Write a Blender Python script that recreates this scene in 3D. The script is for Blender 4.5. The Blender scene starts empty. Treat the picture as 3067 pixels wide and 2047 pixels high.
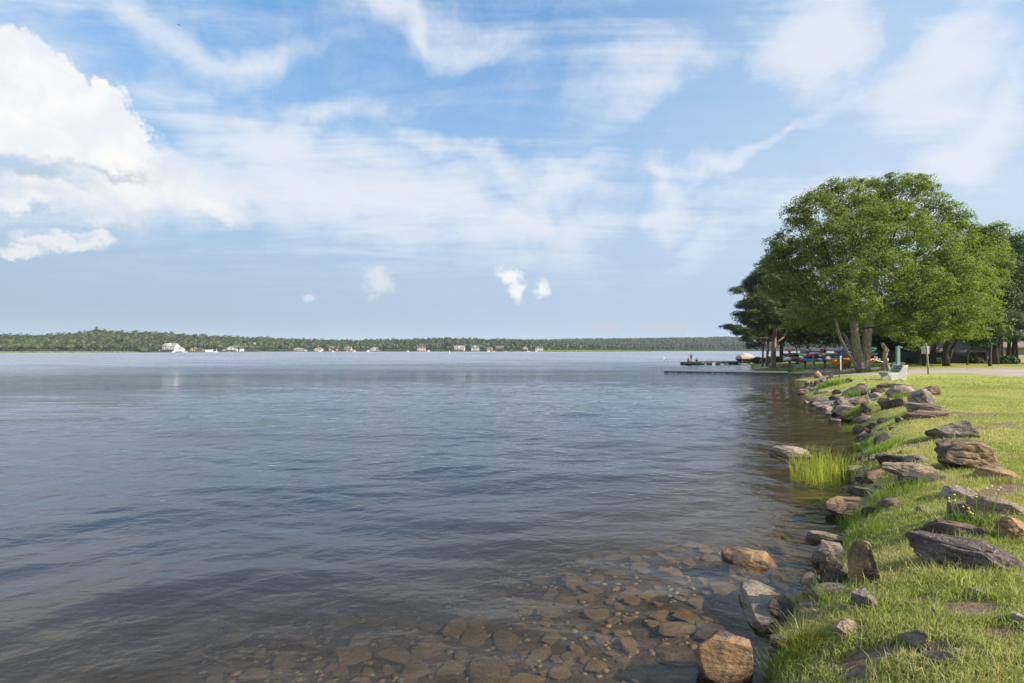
import bpy, bmesh, math, random
import numpy as np
from mathutils import Vector, Matrix, noise as mn

R = math.radians
random.seed(7)
rng = np.random.default_rng(11)
scene = bpy.context.scene
COL = scene.collection

# ------------------------------------------------------------------ camera, sky, sun, exposure
F = 1533.0            # focal length in photo pixels (photo 3067 x 2047)
HOR = 1049.0
CAMZ = 2.5
PITCH = math.atan((HOR - 1023.5) / F)
cam_d = bpy.data.cameras.new('camera')
cam = bpy.data.objects.new('camera', cam_d)
COL.objects.link(cam)
cam_d.sensor_width = 36
cam_d.lens = 36 * F / 3067
cam_d.clip_start = 0.05
cam_d.clip_end = 12000
cam.location = (0, 0, CAMZ)
cam.rotation_euler = (R(90) + PITCH, 0, 0)
scene.camera = cam

SUN_EL, SUN_AZ = 34.0, 118.0          # azimuth measured from +Y towards +X
SKY_STRENGTH = 0.13
SUN_STRENGTH = 4.6
EXPOSURE = 1.1
sd = bpy.data.lights.new('sun', 'SUN')
sun = bpy.data.objects.new('sun', sd)
COL.objects.link(sun)
sd.energy = SUN_STRENGTH
sd.angle = R(0.6)
sd.color = (1.0, 0.90, 0.74)
sdir = Vector((math.sin(R(SUN_AZ)) * math.cos(R(SUN_EL)), math.cos(R(SUN_AZ)) * math.cos(R(SUN_EL)), math.sin(R(SUN_EL))))
sun.rotation_euler = sdir.to_track_quat('Z', 'Y').to_euler()
sun.location = (40, 0, 60)

scene.view_settings.view_transform = 'Standard'
scene.view_settings.look = 'None'
scene.view_settings.gamma = 1
scene.view_settings.use_curve_mapping = False
scene.view_settings.exposure = EXPOSURE
scene.cycles.max_bounces = 8
scene.cycles.diffuse_bounces = 3
scene.cycles.glossy_bounces = 3
scene.cycles.transparent_max_bounces = 8
scene.cycles.volume_bounces = 0
scene.cycles.use_denoising = True


def azel(px, py):
    """photo pixel -> azimuth, elevation in degrees"""
    u = (px - 1533.5) / F
    v = (HOR - py) / F
    return math.degrees(math.atan(u)), math.degrees(math.atan(v / math.sqrt(1 + u * u)))


class NT:
    """tiny helper round a node tree"""
    def __init__(self, tree):
        self.t = tree
        self.n = tree.nodes
        self.l = tree.links

    def node(self, kind, **kw):
        x = self.n.new(kind)
        for k, v in kw.items():
            setattr(x, k, v)
        return x

    def put(self, sock, v):
        if v is None:
            return
        if hasattr(v, 'is_linked') or hasattr(v, 'links'):
            self.l.new(v, sock)
        else:
            sock.default_value = v

    def math(self, op, a, b=None, c=None, clamp=False):
        x = self.node('ShaderNodeMath', operation=op, use_clamp=clamp)
        self.put(x.inputs[0], a)
        self.put(x.inputs[1], b)
        if c is not None:
            self.put(x.inputs[2], c)
        return x.outputs[0]

    def vmath(self, op, a, b=None, scale=None):
        x = self.node('ShaderNodeVectorMath', operation=op)
        self.put(x.inputs[0], a)
        if b is not None:
            self.put(x.inputs[1], b)
        if scale is not None:
            self.put(x.inputs['Scale'], scale)
        return x.outputs['Value'] if op in ('LENGTH', 'DOT_PRODUCT', 'DISTANCE') else x.outputs[0]

    def noise(self, vec, scale, detail=4, rough=0.55, dist=0.0, dim='3D', out='Fac'):
        x = self.node('ShaderNodeTexNoise', noise_dimensions=dim)
        if vec is not None:
            self.l.new(vec, x.inputs['Vector'])
        x.inputs['Scale'].default_value = scale
        x.inputs['Detail'].default_value = detail
        x.inputs['Roughness'].default_value = rough
        x.inputs['Distortion'].default_value = dist
        return x.outputs[out]

    def ramp(self, fac, stops, mode='LINEAR'):
        x = self.node('ShaderNodeValToRGB')
        x.color_ramp.interpolation = mode
        e = x.color_ramp.elements
        while len(e) < len(stops):
            e.new(0.5)
        for i, (p, c) in enumerate(stops):
            e[i].position = p
            e[i].color = (c[0], c[1], c[2], 1) if hasattr(c, '__len__') else (c, c, c, 1)
        self.l.new(fac, x.inputs[0])
        return x.outputs[0]

    def mix(self, fac, a, b, mode='MIX'):
        x = self.node('ShaderNodeMix', data_type='RGBA', blend_type=mode)
        self.put(x.inputs[0], fac)
        for s, v in ((x.inputs[6], a), (x.inputs[7], b)):
            if isinstance(v, tuple) and len(v) == 3:
                v = (*v, 1)
            self.put(s, v)
        return x.outputs[2]

    def mapr(self, v, a, b, c=0.0, d=1.0, smooth=True):
        x = self.node('ShaderNodeMapRange', interpolation_type='SMOOTHSTEP' if smooth else 'LINEAR')
        self.put(x.inputs[0], v)
        for i, q in enumerate((a, b, c, d)):
            x.inputs[i + 1].default_value = q
        return x.outputs[0]

    def mapping(self, vec, loc=(0, 0, 0), rot=(0, 0, 0), scale=(1, 1, 1), kind='POINT'):
        x = self.node('ShaderNodeMapping', vector_type=kind)
        self.l.new(vec, x.inputs[0])
        x.inputs['Location'].default_value = loc
        x.inputs['Rotation'].default_value = rot
        x.inputs['Scale'].default_value = scale
        return x.outputs[0]


def build_world():
    w = bpy.data.worlds.new('World')
    scene.world = w
    w.use_nodes = True
    w.node_tree.nodes.clear()
    N = NT(w.node_tree)
    out = N.node('ShaderNodeOutputWorld')
    bg = N.node('ShaderNodeBackground')
    N.l.new(bg.outputs[0], out.inputs[0])
    sky = N.node('ShaderNodeTexSky', sky_type='NISHITA')
    sky.sun_disc = False
    sky.sun_elevation = R(SUN_EL)
    sky.sun_rotation = R(SUN_AZ)
    sky.altitude = 400
    sky.air_density = 1.0
    sky.dust_density = 0.6
    sky.ozone_density = 2.0
    tc = N.node('ShaderNodeTexCoord')
    d = tc.outputs['Generated']
    sep = N.node('ShaderNodeSeparateXYZ')
    N.l.new(d, sep.inputs[0])
    X, Y, Z = sep.outputs
    az = N.math('MULTIPLY', N.math('ARCTAN2', X, Y), 57.2958)
    el = N.math('MULTIPLY', N.math('ARCSINE', Z), 57.2958)
    cmb = N.node('ShaderNodeCombineXYZ')
    N.l.new(az, cmb.inputs[0]); N.l.new(el, cmb.inputs[1])
    ae = cmb.outputs[0]
    # two warps of the (azimuth, elevation) plane: billows and long wisps
    def warp(scale, amp, detail, rough=0.6):
        c = N.noise(d, scale, detail, rough, out='Color')
        c = N.vmath('SUBTRACT', c, (0.5, 0.5, 0.5))
        c = N.vmath('MULTIPLY', c, (amp, amp * 0.8, 0.0))
        return N.vmath('ADD', ae, c)
    wb = warp(8.0, 9.0, 8, 0.68)
    ww = warp(3.0, 26.0, 5, 0.55)

    def blob(src, px, py, rx, ry, rot=0.0, k=1.0):
        a, e = azel(px, py)
        a2, e2 = azel(px + rx, py)
        a3, e3 = azel(px, py - ry)
        m = N.mapping(src, (a, e, 0), (0, 0, R(rot)), (abs(a2 - a), abs(e3 - e), 1), 'TEXTURE')
        r = N.vmath('LENGTH', m)
        return N.math('MULTIPLY', N.math('SUBTRACT', 1.0, r), k)

    def union(bl):
        o = bl[0]
        for b in bl[1:]:
            o = N.math('MAXIMUM', o, b)
        return o
    # ---- base: the clear sky, saturation lifted, pale towards the horizon
    hsv = N.node('ShaderNodeHueSaturation')
    hsv.inputs['Hue'].default_value = 0.490
    hsv.inputs['Saturation'].default_value = 1.32
    hsv.inputs['Value'].default_value = 0.95
    N.l.new(sky.outputs[0], hsv.inputs['Color'])
    S = 1.0 / (SKY_STRENGTH * 2 ** EXPOSURE)   # cloud tones below are given as they should show
    def c(r, g, b, k=1.0):
        return (r * S * k, g * S * k, b * S * k, 1)
    elc = N.math('MAXIMUM', el, 0.0)
    hz = N.mapr(elc, 0, 46, 1.0, 0.0)
    hcol = N.mix(N.mapr(az, -50, 20), c(0.355, 0.455, 0.585), c(0.445, 0.56, 0.725))
    hcol = N.mix(N.mapr(az, 20, 120), hcol, c(0.60, 0.68, 0.78))
    base = N.mix(hz, hsv.outputs[0], hcol)
    # ---- cirrus: noise on a high flat layer, gathered by broad soft masses
    zc = N.math('MAXIMUM', Z, 0.03)
    zc = N.math('ADD', zc, 0.07)
    pl = N.node('ShaderNodeCombineXYZ')
    N.l.new(N.math('DIVIDE', X, zc), pl.inputs[0])
    N.l.new(N.math('DIVIDE', Y, zc), pl.inputs[1])
    P = pl.outputs[0]
    streak = N.mapping(P, rot=(0, 0, R(38)), scale=(0.55, 1.9, 1))
    n1 = N.noise(streak, 1.3, 10, 0.63, 0.9)
    n2 = N.noise(P, 0.9, 9, 0.64, 0.5)
    n3 = N.noise(ww, 0.10, 9, 0.68)
    masses = union([
        blob(ww, 880, 420, 760, 150, -8, 1.1),
        blob(ww, 620, 560, 820, 150, -6, 1.1),
        blob(ww, 1180, 610, 640, 180, -10, 1.25),
        blob(ww, 1000, 330, 300, 70, 10, 0.9),
        blob(ww, 1500, 700, 360, 100, -20, 1.15),
        blob(ww, 1650, 600, 340, 100, -8, 1.15),
        blob(ww, 1400, 470, 300, 60, -20, 0.9),
        blob(ww, 2000, 620, 230, 95, -25, 0.95),
        blob(ww, 1720, 730, 240, 80, 25, 0.9),
        blob(ww, 560, 70, 520, 110, 8, 0.9),
        blob(ww, 1250, 40, 480, 95, -12, 1.0),
        blob(ww, 2380, 150, 330, 260, 35, 1.1),
        blob(ww, 2850, 170, 620, 260, 24, 1.3),
        blob(ww, 2900, 380, 560, 190, 22, 1.2),
        blob(ww, 1920, 300, 330, 150, 35, 0.75),
        blob(ww, 2050, 760, 380, 60, 5, 0.8),
        blob(ww, 2300, 450, 500, 60, 28, 0.8),
        blob(ww, 2500, 620, 800, 140, 10, 0.7),
    ])
    # outside the frame the high cloud goes on at the same mean cover
    a_abs = N.math('ABSOLUTE', az)
    offm = N.mapr(a_abs, 52, 75)
    off2 = N.mapr(el, 40, 55)
    beyond = N.math('MAXIMUM', offm, off2)
    masses = N.math('MAXIMUM', masses, N.math('MULTIPLY', beyond, 0.38))
    tex = N.math('ADD', N.math('MULTIPLY', n1, 0.55), N.math('ADD', N.math('MULTIPLY', n2, 0.30), N.math('MULTIPLY', n3, 0.35)))
    cf = N.math('ADD', N.math('MULTIPLY', N.math('MAXIMUM', masses, -0.55), 0.75), N.math('MULTIPLY', N.math('SUBTRACT', tex, 0.58), 2.9))
    cirr = N.mapr(cf, -0.22, 0.85)
    cirr = N.math('MULTIPLY', cirr, N.mapr(el, 3, 15, 0.0, 1.0))
    # thin veil everywhere, more of it on the sun's side
    veil = N.mapr(az, -5, 48, 0.03, 0.42)
    cirr = N.math('MAXIMUM', N.math('MULTIPLY', cirr, 0.88), N.math('MULTIPLY', veil, N.math('MULTIPLY', N.mapr(tex, 0.35, 0.75, 0.55, 1.25), N.mapr(el, 1, 14, 0.0, 1.0))))
    col = N.mix(cirr, base, c(0.82, 0.86, 0.93))
    # ---- cumulus
    cum_l = [
        (-40, 190, 190, 120, 0), (60, 190, 140, 105, 0), (120, 300, 190, 130, 0), (20, 350, 230, 130, 0), (305, 290, 75, 75, 0), (290, 390, 150, 110, 0),
        (180, 420, 230, 85, 0), (400, 430, 100, 85, 0), (340, 340, 90, 95, 0), (60, 440, 200, 60, 0)]
    cum_b = [(120, 590, 420, 85, 0), (430, 560, 330, 105, 0), (600, 620, 200, 50, 0), (60, 612, 150, 40, 0), (350, 480, 260, 90, 0)]
    cum_t = [(60, 728, 110, 20, 0), (190, 714, 150, 27, 0), (290, 704, 60, 18, 0), (60, 615, 110, 26, 0)]
    cum_s = [(1530, 825, 52, 32, 0), (1550, 868, 32, 42, 0), (1622, 868, 30, 42, 0), (1130, 840, 45, 50, 0), (925, 893, 24, 12, 0)]
    u1 = union([blob(wb, *b) for b in cum_l])
    ub = union([blob(wb, *b) for b in cum_b])
    ut = union([blob(wb, *b) for b in cum_t])
    ws = warp(26.0, 1.7, 5, 0.6)
    u2 = union([blob(ws, *b) for b in cum_s[:3]])
    u3 = union([blob(ws, *b) for b in cum_s[3:]])
    fine = N.noise(d, 20.0, 8, 0.66)
    finec = N.math('MULTIPLY', N.math('SUBTRACT', fine, 0.5), 1.0)
    fine2 = N.math('MULTIPLY', N.math('SUBTRACT', N.noise(d, 46.0, 6, 0.65), 0.5), 3.2)
    m1 = N.mapr(N.math('ADD', u1, N.math('MULTIPLY', finec, 0.7)), 0.0, 0.30)
    mb_ = N.math('MULTIPLY', N.mapr(N.math('ADD', ub, finec), -0.15, 0.7), 0.9)
    mt_ = N.math('MULTIPLY', N.mapr(N.math('ADD', ut, N.math('MULTIPLY', finec, 1.5)), -0.15, 0.8), 0.85)
    m2 = N.mapr(N.math('ADD', u2, N.math('MULTIPLY', fine2, 0.6)), -0.05, 0.70)
    m3 = N.math('MULTIPLY', N.mapr(N.math('ADD', u3, N.math('MULTIPLY', fine2, 0.7)), -0.25, 0.7), 0.75)
    # tone inside the big cloud: bright heads, blue-grey bases
    grey = union([blob(wb, 20, 500, 260, 55, 0), blob(wb, 330, 520, 160, 22, 0, 0.5)])
    gm = N.mapr(N.math('ADD', grey, finec), -0.15, 0.55)
    bil = N.noise(d, 14.0, 6, 0.6)
    cc = N.mix(N.mapr(bil, 0.35, 0.7), c(0.84, 0.88, 0.94), c(1.02, 1.0, 0.97))
    cc = N.mix(N.math('MULTIPLY', gm, 0.95), cc, c(0.62, 0.70, 0.78))
    soft = N.mapr(az, -34, -24, 1.0, 0.85)
    cb = N.mix(N.mapr(bil, 0.32, 0.68), c(0.66, 0.73, 0.84), c(0.95, 0.94, 0.93))
    cb = N.mix(N.math('MULTIPLY', gm, 0.9), cb, c(0.50, 0.59, 0.67))
    col = N.mix(mb_, col, cb)
    col = N.mix(N.math('MULTIPLY', m1, N.math('MULTIPLY', soft, 0.98)), col, cc)
    col = N.mix(mt_, col, c(0.90, 0.90, 0.90))
    col = N.mix(m2, col, c(0.92, 0.93, 0.95))
    col = N.mix(m3, col, c(0.78, 0.80, 0.86))
    # low pinkish heads of distant cloud on the right horizon
    pk = union([blob(ws, 1800, 980, 70, 30, 0), blob(ws, 2000, 985, 130, 22, 0), blob(ws, 1600, 1000, 90, 18, 0)])
    col = N.mix(N.math('MULTIPLY', N.mapr(N.math('ADD', pk, finec), 0, 0.7), 0.35), col, c(0.62, 0.56, 0.60))
    # below the horizon the world is plain ground colour
    col = N.mix(N.mapr(Z, -0.02, 0.0, smooth=False), c(0.10, 0.12, 0.10), col)
    N.l.new(col, bg.inputs['Color'])
    bg.inputs['Strength'].default_value = SKY_STRENGTH
    w.cycles.sampling_method = 'MANUAL'
    w.cycles.sample_map_resolution = 512


build_world()

# ------------------------------------------------------------------ pixel <-> world helpers
_cp, _sp = math.cos(PITCH), math.sin(PITCH)


def ray(px, py):
    cx, cy = (px - 1533.5) / F, (1023.5 - py) / F
    return (cx, _cp - _sp * cy, _sp + _cp * cy)


def pt(px, py, z=0.0):
    r = ray(px, py)
    t = (z - CAMZ) / r[2]
    return (r[0] * t, r[1] * t, z)


def ptd(px, py, D):
    """point on the pixel's ray at depth D (world y)"""
    r = ray(px, py)
    t = D / r[1]
    return (r[0] * t, D, CAMZ + r[2] * t)


def proj(V):
    V = np.asarray(V, float)
    x, y, z = V[:, 0], V[:, 1], V[:, 2] - CAMZ
    dep = y * _cp + z * _sp
    up = -y * _sp + z * _cp
    return 1533.5 + F * x / dep, 1023.5 - F * up / dep

# ------------------------------------------------------------------ object helpers


def setp(o, label=None, cat=None, group=None, kind=None):
    if label: o['label'] = label
    if cat: o['category'] = cat
    if group: o['group'] = group
    if kind: o['kind'] = kind
    return o


def empty(name, loc=(0, 0, 0), rz=0.0, label=None, cat=None, group=None):
    o = bpy.data.objects.new(name, None)
    o.empty_display_size = 0.2
    COL.objects.link(o)
    o.location = loc
    o.rotation_euler = (0, 0, rz)
    return setp(o, label, cat, group)


def copy_tree(o, parent=None):
    c = o.copy()
    COL.objects.link(c)
    c.parent = parent
    for ch in list(o.children):
        copy_tree(ch, c)
    return c


def np_mesh(name, V, FA, mats, smooth=False, midx=None, sharp=None):
    """V (n,3); FA (m,k) int array with k 3 or 4"""
    V = np.ascontiguousarray(V, dtype=np.float32)
    FA = np.ascontiguousarray(FA, dtype=np.int32)
    me = bpy.data.meshes.new(name)
    k = FA.shape[1]
    me.vertices.add(len(V)); me.vertices.foreach_set('co', V.ravel())
    me.loops.add(FA.size); me.loops.foreach_set('vertex_index', FA.ravel())
    me.polygons.add(len(FA))
    me.polygons.foreach_set('loop_start', np.arange(0, FA.size, k, dtype=np.int32))
    if midx is not None:
        me.polygons.foreach_set('material_index', np.asarray(midx, dtype=np.int32))
    me.polygons.foreach_set('use_smooth', np.full(len(FA), smooth, dtype=bool))
    me.update(calc_edges=True)
    me.validate()
    if not isinstance(mats, (list, tuple)):
        mats = [mats]
    for m in mats:
        me.materials.append(m)
    if smooth and sharp:
        me.set_sharp_from_angle(angle=R(sharp))
    return me


def link(name, me, parent=None, loc=None, rot=None):
    o = bpy.data.objects.new(name, me)
    COL.objects.link(o)
    if parent: o.parent = parent
    if loc is not None: o.location = loc
    if rot is not None: o.rotation_euler = rot
    return o


class MB:
    """collects simple shapes, links them as ONE mesh object"""
    def __init__(self):
        self.v, self.f, self.m = [], [], []

    def add(self, vs, fs, mi=0):
        b = len(self.v)
        self.v += [tuple(p) for p in vs]
        self.f += [tuple(b + i for i in f) for f in fs]
        self.m += [mi] * len(fs)
        return self

    def box(self, x0, x1, y0, y1, z0, z1, mi=0):
        return self.add([(x0, y0, z0), (x1, y0, z0), (x1, y1, z0), (x0, y1, z0), (x0, y0, z1), (x1, y0, z1), (x1, y1, z1), (x0, y1, z1)],
                        [(0, 3, 2, 1), (4, 5, 6, 7), (0, 1, 5, 4), (1, 2, 6, 5), (2, 3, 7, 6), (3, 0, 4, 7)], mi)

    def cbox(self, c, s, mi=0):
        return self.box(c[0] - s[0] / 2, c[0] + s[0] / 2, c[1] - s[1] / 2, c[1] + s[1] / 2, c[2] - s[2] / 2, c[2] + s[2] / 2, mi)

    def tube(self, pts, rad, n=8, mi=0, cap=True, jit=0.0):
        pts = [Vector(p) for p in pts]
        if not hasattr(rad, '__len__'): rad = [rad] * len(pts)
        rings = []
        prev = None
        for i, p in enumerate(pts):
            a = pts[max(0, i - 1)]; b = pts[min(len(pts) - 1, i + 1)]
            t = (b - a)
            t = t.normalized() if t.length > 1e-9 else Vector((0, 0, 1))
            if prev is None:
                s = Vector((1, 0, 0)) if abs(t.x) < 0.9 else Vector((0, 1, 0))
                u = t.cross(s).normalized()
            else:
                u = (prev - t * prev.dot(t)).normalized()
            prev = u
            w = t.cross(u)
            ring = []
            for k in range(n):
                an = 2 * math.pi * k / n
                r = rad[i] * (1 + jit * (random.random() - 0.5))
                ring.append(p + (u * math.cos(an) + w * math.sin(an)) * r)
            rings.append(ring)
        vs = [q for r_ in rings for q in r_]
        fs = []
        for i in range(len(rings) - 1):
            for k in range(n):
                a = i * n + k; b = i * n + (k + 1) % n
                fs.append((a, b, b + n, a + n))
        if cap:
            fs.append(tuple(reversed(range(n))))
            fs.append(tuple(range((len(rings) - 1) * n, len(rings) * n)))
        return self.add(vs, fs, mi)

    def prism(self, prof, x0, x1, axis='x', mi=0):
        """extrude a 2-D profile [(a,b)] between x0 and x1; axis x: (a,b)=(y,z); axis y: (a,b)=(x,z)"""
        n = len(prof)
        if axis == 'x':
            vs = [(x0, a, b) for a, b in prof] + [(x1, a, b) for a, b in prof]
        elif axis == 'y':
            vs = [(a, x0, b) for a, b in prof] + [(a, x1, b) for a, b in prof]
        else:
            vs = [(a, b, x0) for a, b in prof] + [(a, b, x1) for a, b in prof]
        fs = [tuple(range(n)), tuple(reversed(range(n, 2 * n)))]
        for i in range(n):
            j = (i + 1) % n
            fs.append((j, i, i + n, j + n))
        return self.add(vs, fs, mi)

    def mesh(self, name, mats, smooth=False, sharp=None, bevel=0.0):
        me = bpy.data.meshes.new(name)
        me.from_pydata(self.v, [], self.f)
        if not isinstance(mats, (list, tuple)): mats = [mats]
        for m in mats: me.materials.append(m)
        me.polygons.foreach_set('material_index', self.m)
        bm = bmesh.new(); bm.from_mesh(me)
        if bevel > 0:
            bmesh.ops.bevel(bm, geom=list(bm.edges), offset=bevel, segments=2, affect='EDGES', profile=0.6)
        bmesh.ops.recalc_face_normals(bm, faces=list(bm.faces))
        bm.to_mesh(me); bm.free()
        if smooth:
            me.polygons.foreach_set('use_smooth', [True] * len(me.polygons))
            if sharp: me.set_sharp_from_angle(angle=R(sharp))
        return me

    def build(self, name, mats, parent=None, smooth=False, sharp=None, loc=None, rot=None, bevel=0.0):
        return link(name, self.mesh(name, mats, smooth, sharp, bevel), parent, loc, rot)

# ------------------------------------------------------------------ materials


def new_mat(name):
    m = bpy.data.materials.new(name)
    m.use_nodes = True
    m.node_tree.nodes.clear()
    N = NT(m.node_tree)
    out = N.node('ShaderNodeOutputMaterial')
    return m, N, out


def pmat(name, col, rough=0.6, var=0.15, scale=6.0, bump=0.0, bscale=30.0, metal=0.0, spec=0.5, dirt=None, stretch=(1, 1, 1)):
    m, N, out = new_mat(name)
    p = N.node('ShaderNodeBsdfPrincipled')
    tc = N.node('ShaderNodeTexCoord')
    v = N.mapping(tc.outputs['Object'], scale=stretch)
    n = N.noise(v, scale, 5, 0.6)
    hi = tuple(min(1, c * (1 + var)) for c in col); lo = tuple(c * (1 - var) for c in col)
    c = N.ramp(n, [(0.3, lo), (0.7, hi)])
    if dirt:
        n2 = N.noise(v, scale * 0.35, 6, 0.7)
        c = N.mix(N.math('MULTIPLY', N.mapr(n2, 0.48, 0.68), dirt[1]), c, (*dirt[0], 1))
    N.l.new(c, p.inputs['Base Color'])
    p.inputs['Roughness'].default_value = rough
    p.inputs['Metallic'].default_value = metal
    p.inputs['Specular IOR Level'].default_value = spec
    if bump:
        b = N.node('ShaderNodeBump'); b.inputs['Strength'].default_value = bump; b.inputs['Distance'].default_value = 0.02
        N.l.new(N.noise(v, bscale, 5, 0.65), b.inputs['Height']); N.l.new(b.outputs[0], p.inputs['Normal'])
    N.l.new(p.outputs[0], out.inputs[0])
    return m


def leaf_mat(name, cols, trans=0.35, rough=0.55, tcol=None):
    m, N, out = new_mat(name)
    g = N.node('ShaderNodeNewGeometry')
    tc = N.node('ShaderNodeTexCoord')
    big = N.noise(tc.outputs['Object'], 0.55, 3, 0.5)
    f = N.math('ADD', N.math('MULTIPLY', g.outputs['Random Per Island'], 0.6), N.math('MULTIPLY', N.mapr(big, 0.3, 0.7), 0.4))
    k = len(cols)
    c = N.ramp(f, [(i / (k - 1), cc) for i, cc in enumerate(cols)])
    p = N.node('ShaderNodeBsdfPrincipled')
    N.l.new(c, p.inputs['Base Color'])
    p.inputs['Roughness'].default_value = rough
    p.inputs['Specular IOR Level'].default_value = 0.35
    t = N.node('ShaderNodeBsdfTranslucent')
    tc2 = N.mix(1.0, c, (*(tcol or (1.5, 1.45, 0.6)), 1), 'MULTIPLY')
    N.l.new(tc2, t.inputs['Color'])
    mx = N.node('ShaderNodeMixShader'); mx.inputs[0].default_value = trans
    N.l.new(p.outputs[0], mx.inputs[1]); N.l.new(t.outputs[0], mx.inputs[2])
    N.l.new(mx.outputs[0], out.inputs[0])
    return m


def rock_mat(name, a, b, cdark, patch=0.5, speck=0.0):
    """a, b the two stone tones, cdark the weathered crust"""
    m, N, out = new_mat(name)
    tc = N.node('ShaderNodeTexCoord'); oi = N.node('ShaderNodeObjectInfo')
    off = N.vmath('SCALE', oi.outputs['Location'], scale=3.7)
    v = N.vmath('ADD', tc.outputs['Object'], off)
    vs = N.mapping(v, rot=(0.3, 0.2, 0), scale=(1, 1, 3.2))
    n1 = N.noise(v, 2.6, 7, 0.62, 0.6)
    n2 = N.noise(vs, 6.0, 7, 0.65, 0.4)
    n3 = N.noise(v, 42.0, 4, 0.6)
    c = N.mix(N.mapr(n2, 0.35, 0.66), a, b)
    c = N.mix(N.math('MULTIPLY', N.mapr(n1, 0.62 - 0.24 * patch, 0.72 - 0.2 * patch), 0.85), c, cdark)
    c = N.mix(N.mapr(n3, 0.35, 0.7, 0.0, 0.45), c, N.mix(1.0, c, (0.55, 0.52, 0.50, 1), 'MULTIPLY'))
    if speck:
        sp = N.noise(v, 60.0, 2, 0.5)
        c = N.mix(N.math('MULTIPLY', N.mapr(sp, 0.66, 0.72), speck), c, (0.55, 0.52, 0.48, 1))
    # pale lichen spots
    li = N.noise(v, 9.0, 4, 0.7)
    c = N.mix(N.math('MULTIPLY', N.mapr(li, 0.66, 0.74), 0.55), c, (0.40, 0.40, 0.34, 1))
    geo = N.node('ShaderNodeNewGeometry'); sp_ = N.node('ShaderNodeSeparateXYZ'); N.l.new(geo.outputs['Position'], sp_.inputs[0])
    wz = N.math('ADD', sp_.outputs[2], N.math('MULTIPLY', n1, 0.03))
    wet = N.math('MULTIPLY', N.mapr(wz, 0.045, 0.13, 1.0, 0.0), N.mapr(wz, -0.16, -0.06))
    c = N.mix(N.math('MULTIPLY', wet, 0.72), c, N.mix(1.0, c, (0.30, 0.24, 0.17, 1), 'MULTIPLY'))
    p = N.node('ShaderNodeBsdfPrincipled')
    N.l.new(c, p.inputs['Base Color'])
    N.l.new(N.mapr(wet, 0, 1, 0.82, 0.3), p.inputs['Roughness'])
    p.inputs['Specular IOR Level'].default_value = 0.35
    h = N.math('ADD', N.math('MULTIPLY', n2, 0.6), N.math('ADD', N.math('MULTIPLY', n3, 0.12), N.math('MULTIPLY', N.noise(v, 14, 6, 0.7), 0.35)))
    bp = N.node('ShaderNodeBump'); bp.inputs['Strength'].default_value = 1.0; bp.inputs['Distance'].default_value = 0.09
    N.l.new(h, bp.inputs['Height']); N.l.new(bp.outputs[0], p.inputs['Normal'])
    N.l.new(p.outputs[0], out.inputs[0])
    return m


def bark_mat(name, a, b, scale=7.0, lich=0.0):
    m, N, out = new_mat(name)
    tc = N.node('ShaderNodeTexCoord')
    v = N.mapping(tc.outputs['Object'], scale=(1, 1, 0.28))
    n = N.noise(v, scale, 7, 0.7, 0.8)
    c = N.ramp(n, [(0.35, a), (0.62, b)])
    if lich:
        c = N.mix(N.math('MULTIPLY', N.mapr(N.noise(tc.outputs['Object'], 2.4, 6, 0.7), 0.5, 0.62), lich), c, (0.26, 0.27, 0.18, 1))
    p = N.node('ShaderNodeBsdfPrincipled'); N.l.new(c, p.inputs['Base Color'])
    p.inputs['Roughness'].default_value = 0.9; p.inputs['Specular IOR Level'].default_value = 0.2
    bp = N.node('ShaderNodeBump'); bp.inputs['Strength'].default_value = 1.0; bp.inputs['Distance'].default_value = 0.08
    N.l.new(n, bp.inputs['Height']); N.l.new(bp.outputs[0], p.inputs['Normal'])
    N.l.new(p.outputs[0], out.inputs[0])
    return m


M = {}
M['rock_brown'] = rock_mat('rock_brown', (0.22, 0.145, 0.085), (0.36, 0.245, 0.14), (0.075, 0.060, 0.052), 0.66)
M['rock_orange'] = rock_mat('rock_orange', (0.34, 0.20, 0.10), (0.42, 0.28, 0.15), (0.10, 0.075, 0.055), 0.6)
M['rock_tan'] = rock_mat('rock_tan', (0.34, 0.27, 0.18), (0.27, 0.21, 0.14), (0.13, 0.115, 0.085), 0.30)
M['rock_grey'] = rock_mat('rock_grey', (0.205, 0.168, 0.130), (0.30, 0.250, 0.190), (0.085, 0.078, 0.075), 0.45)
M['rock_dark'] = rock_mat('rock_dark', (0.085, 0.066, 0.052), (0.15, 0.118, 0.090), (0.035, 0.030, 0.030), 0.55)
M['rock_purple'] = rock_mat('rock_purple', (0.110, 0.082, 0.078), (0.22, 0.172, 0.155), (0.045, 0.036, 0.042), 0.55, 0.8)
M['rock_wet'] = rock_mat('rock_wet', (0.27, 0.165, 0.085), (0.36, 0.23, 0.12), (0.065, 0.050, 0.044), 0.72)
M['rock_pale'] = rock_mat('rock_pale', (0.40, 0.34, 0.29), (0.31, 0.25, 0.21), (0.13, 0.10, 0.085), 0.34, 0.2)
M['rock_mauve'] = rock_mat('rock_mauve', (0.26, 0.20, 0.165), (0.37, 0.295, 0.245), (0.12, 0.088, 0.075), 0.45, 0.2)
M['rock_red'] = rock_mat('rock_red', (0.23, 0.145, 0.115), (0.30, 0.19, 0.15), (0.12, 0.08, 0.07), 0.35)
M['rock_bed'] = rock_mat('rock_bed', (0.235, 0.160, 0.072), (0.170, 0.120, 0.060), (0.085, 0.065, 0.046), 0.3)

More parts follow.
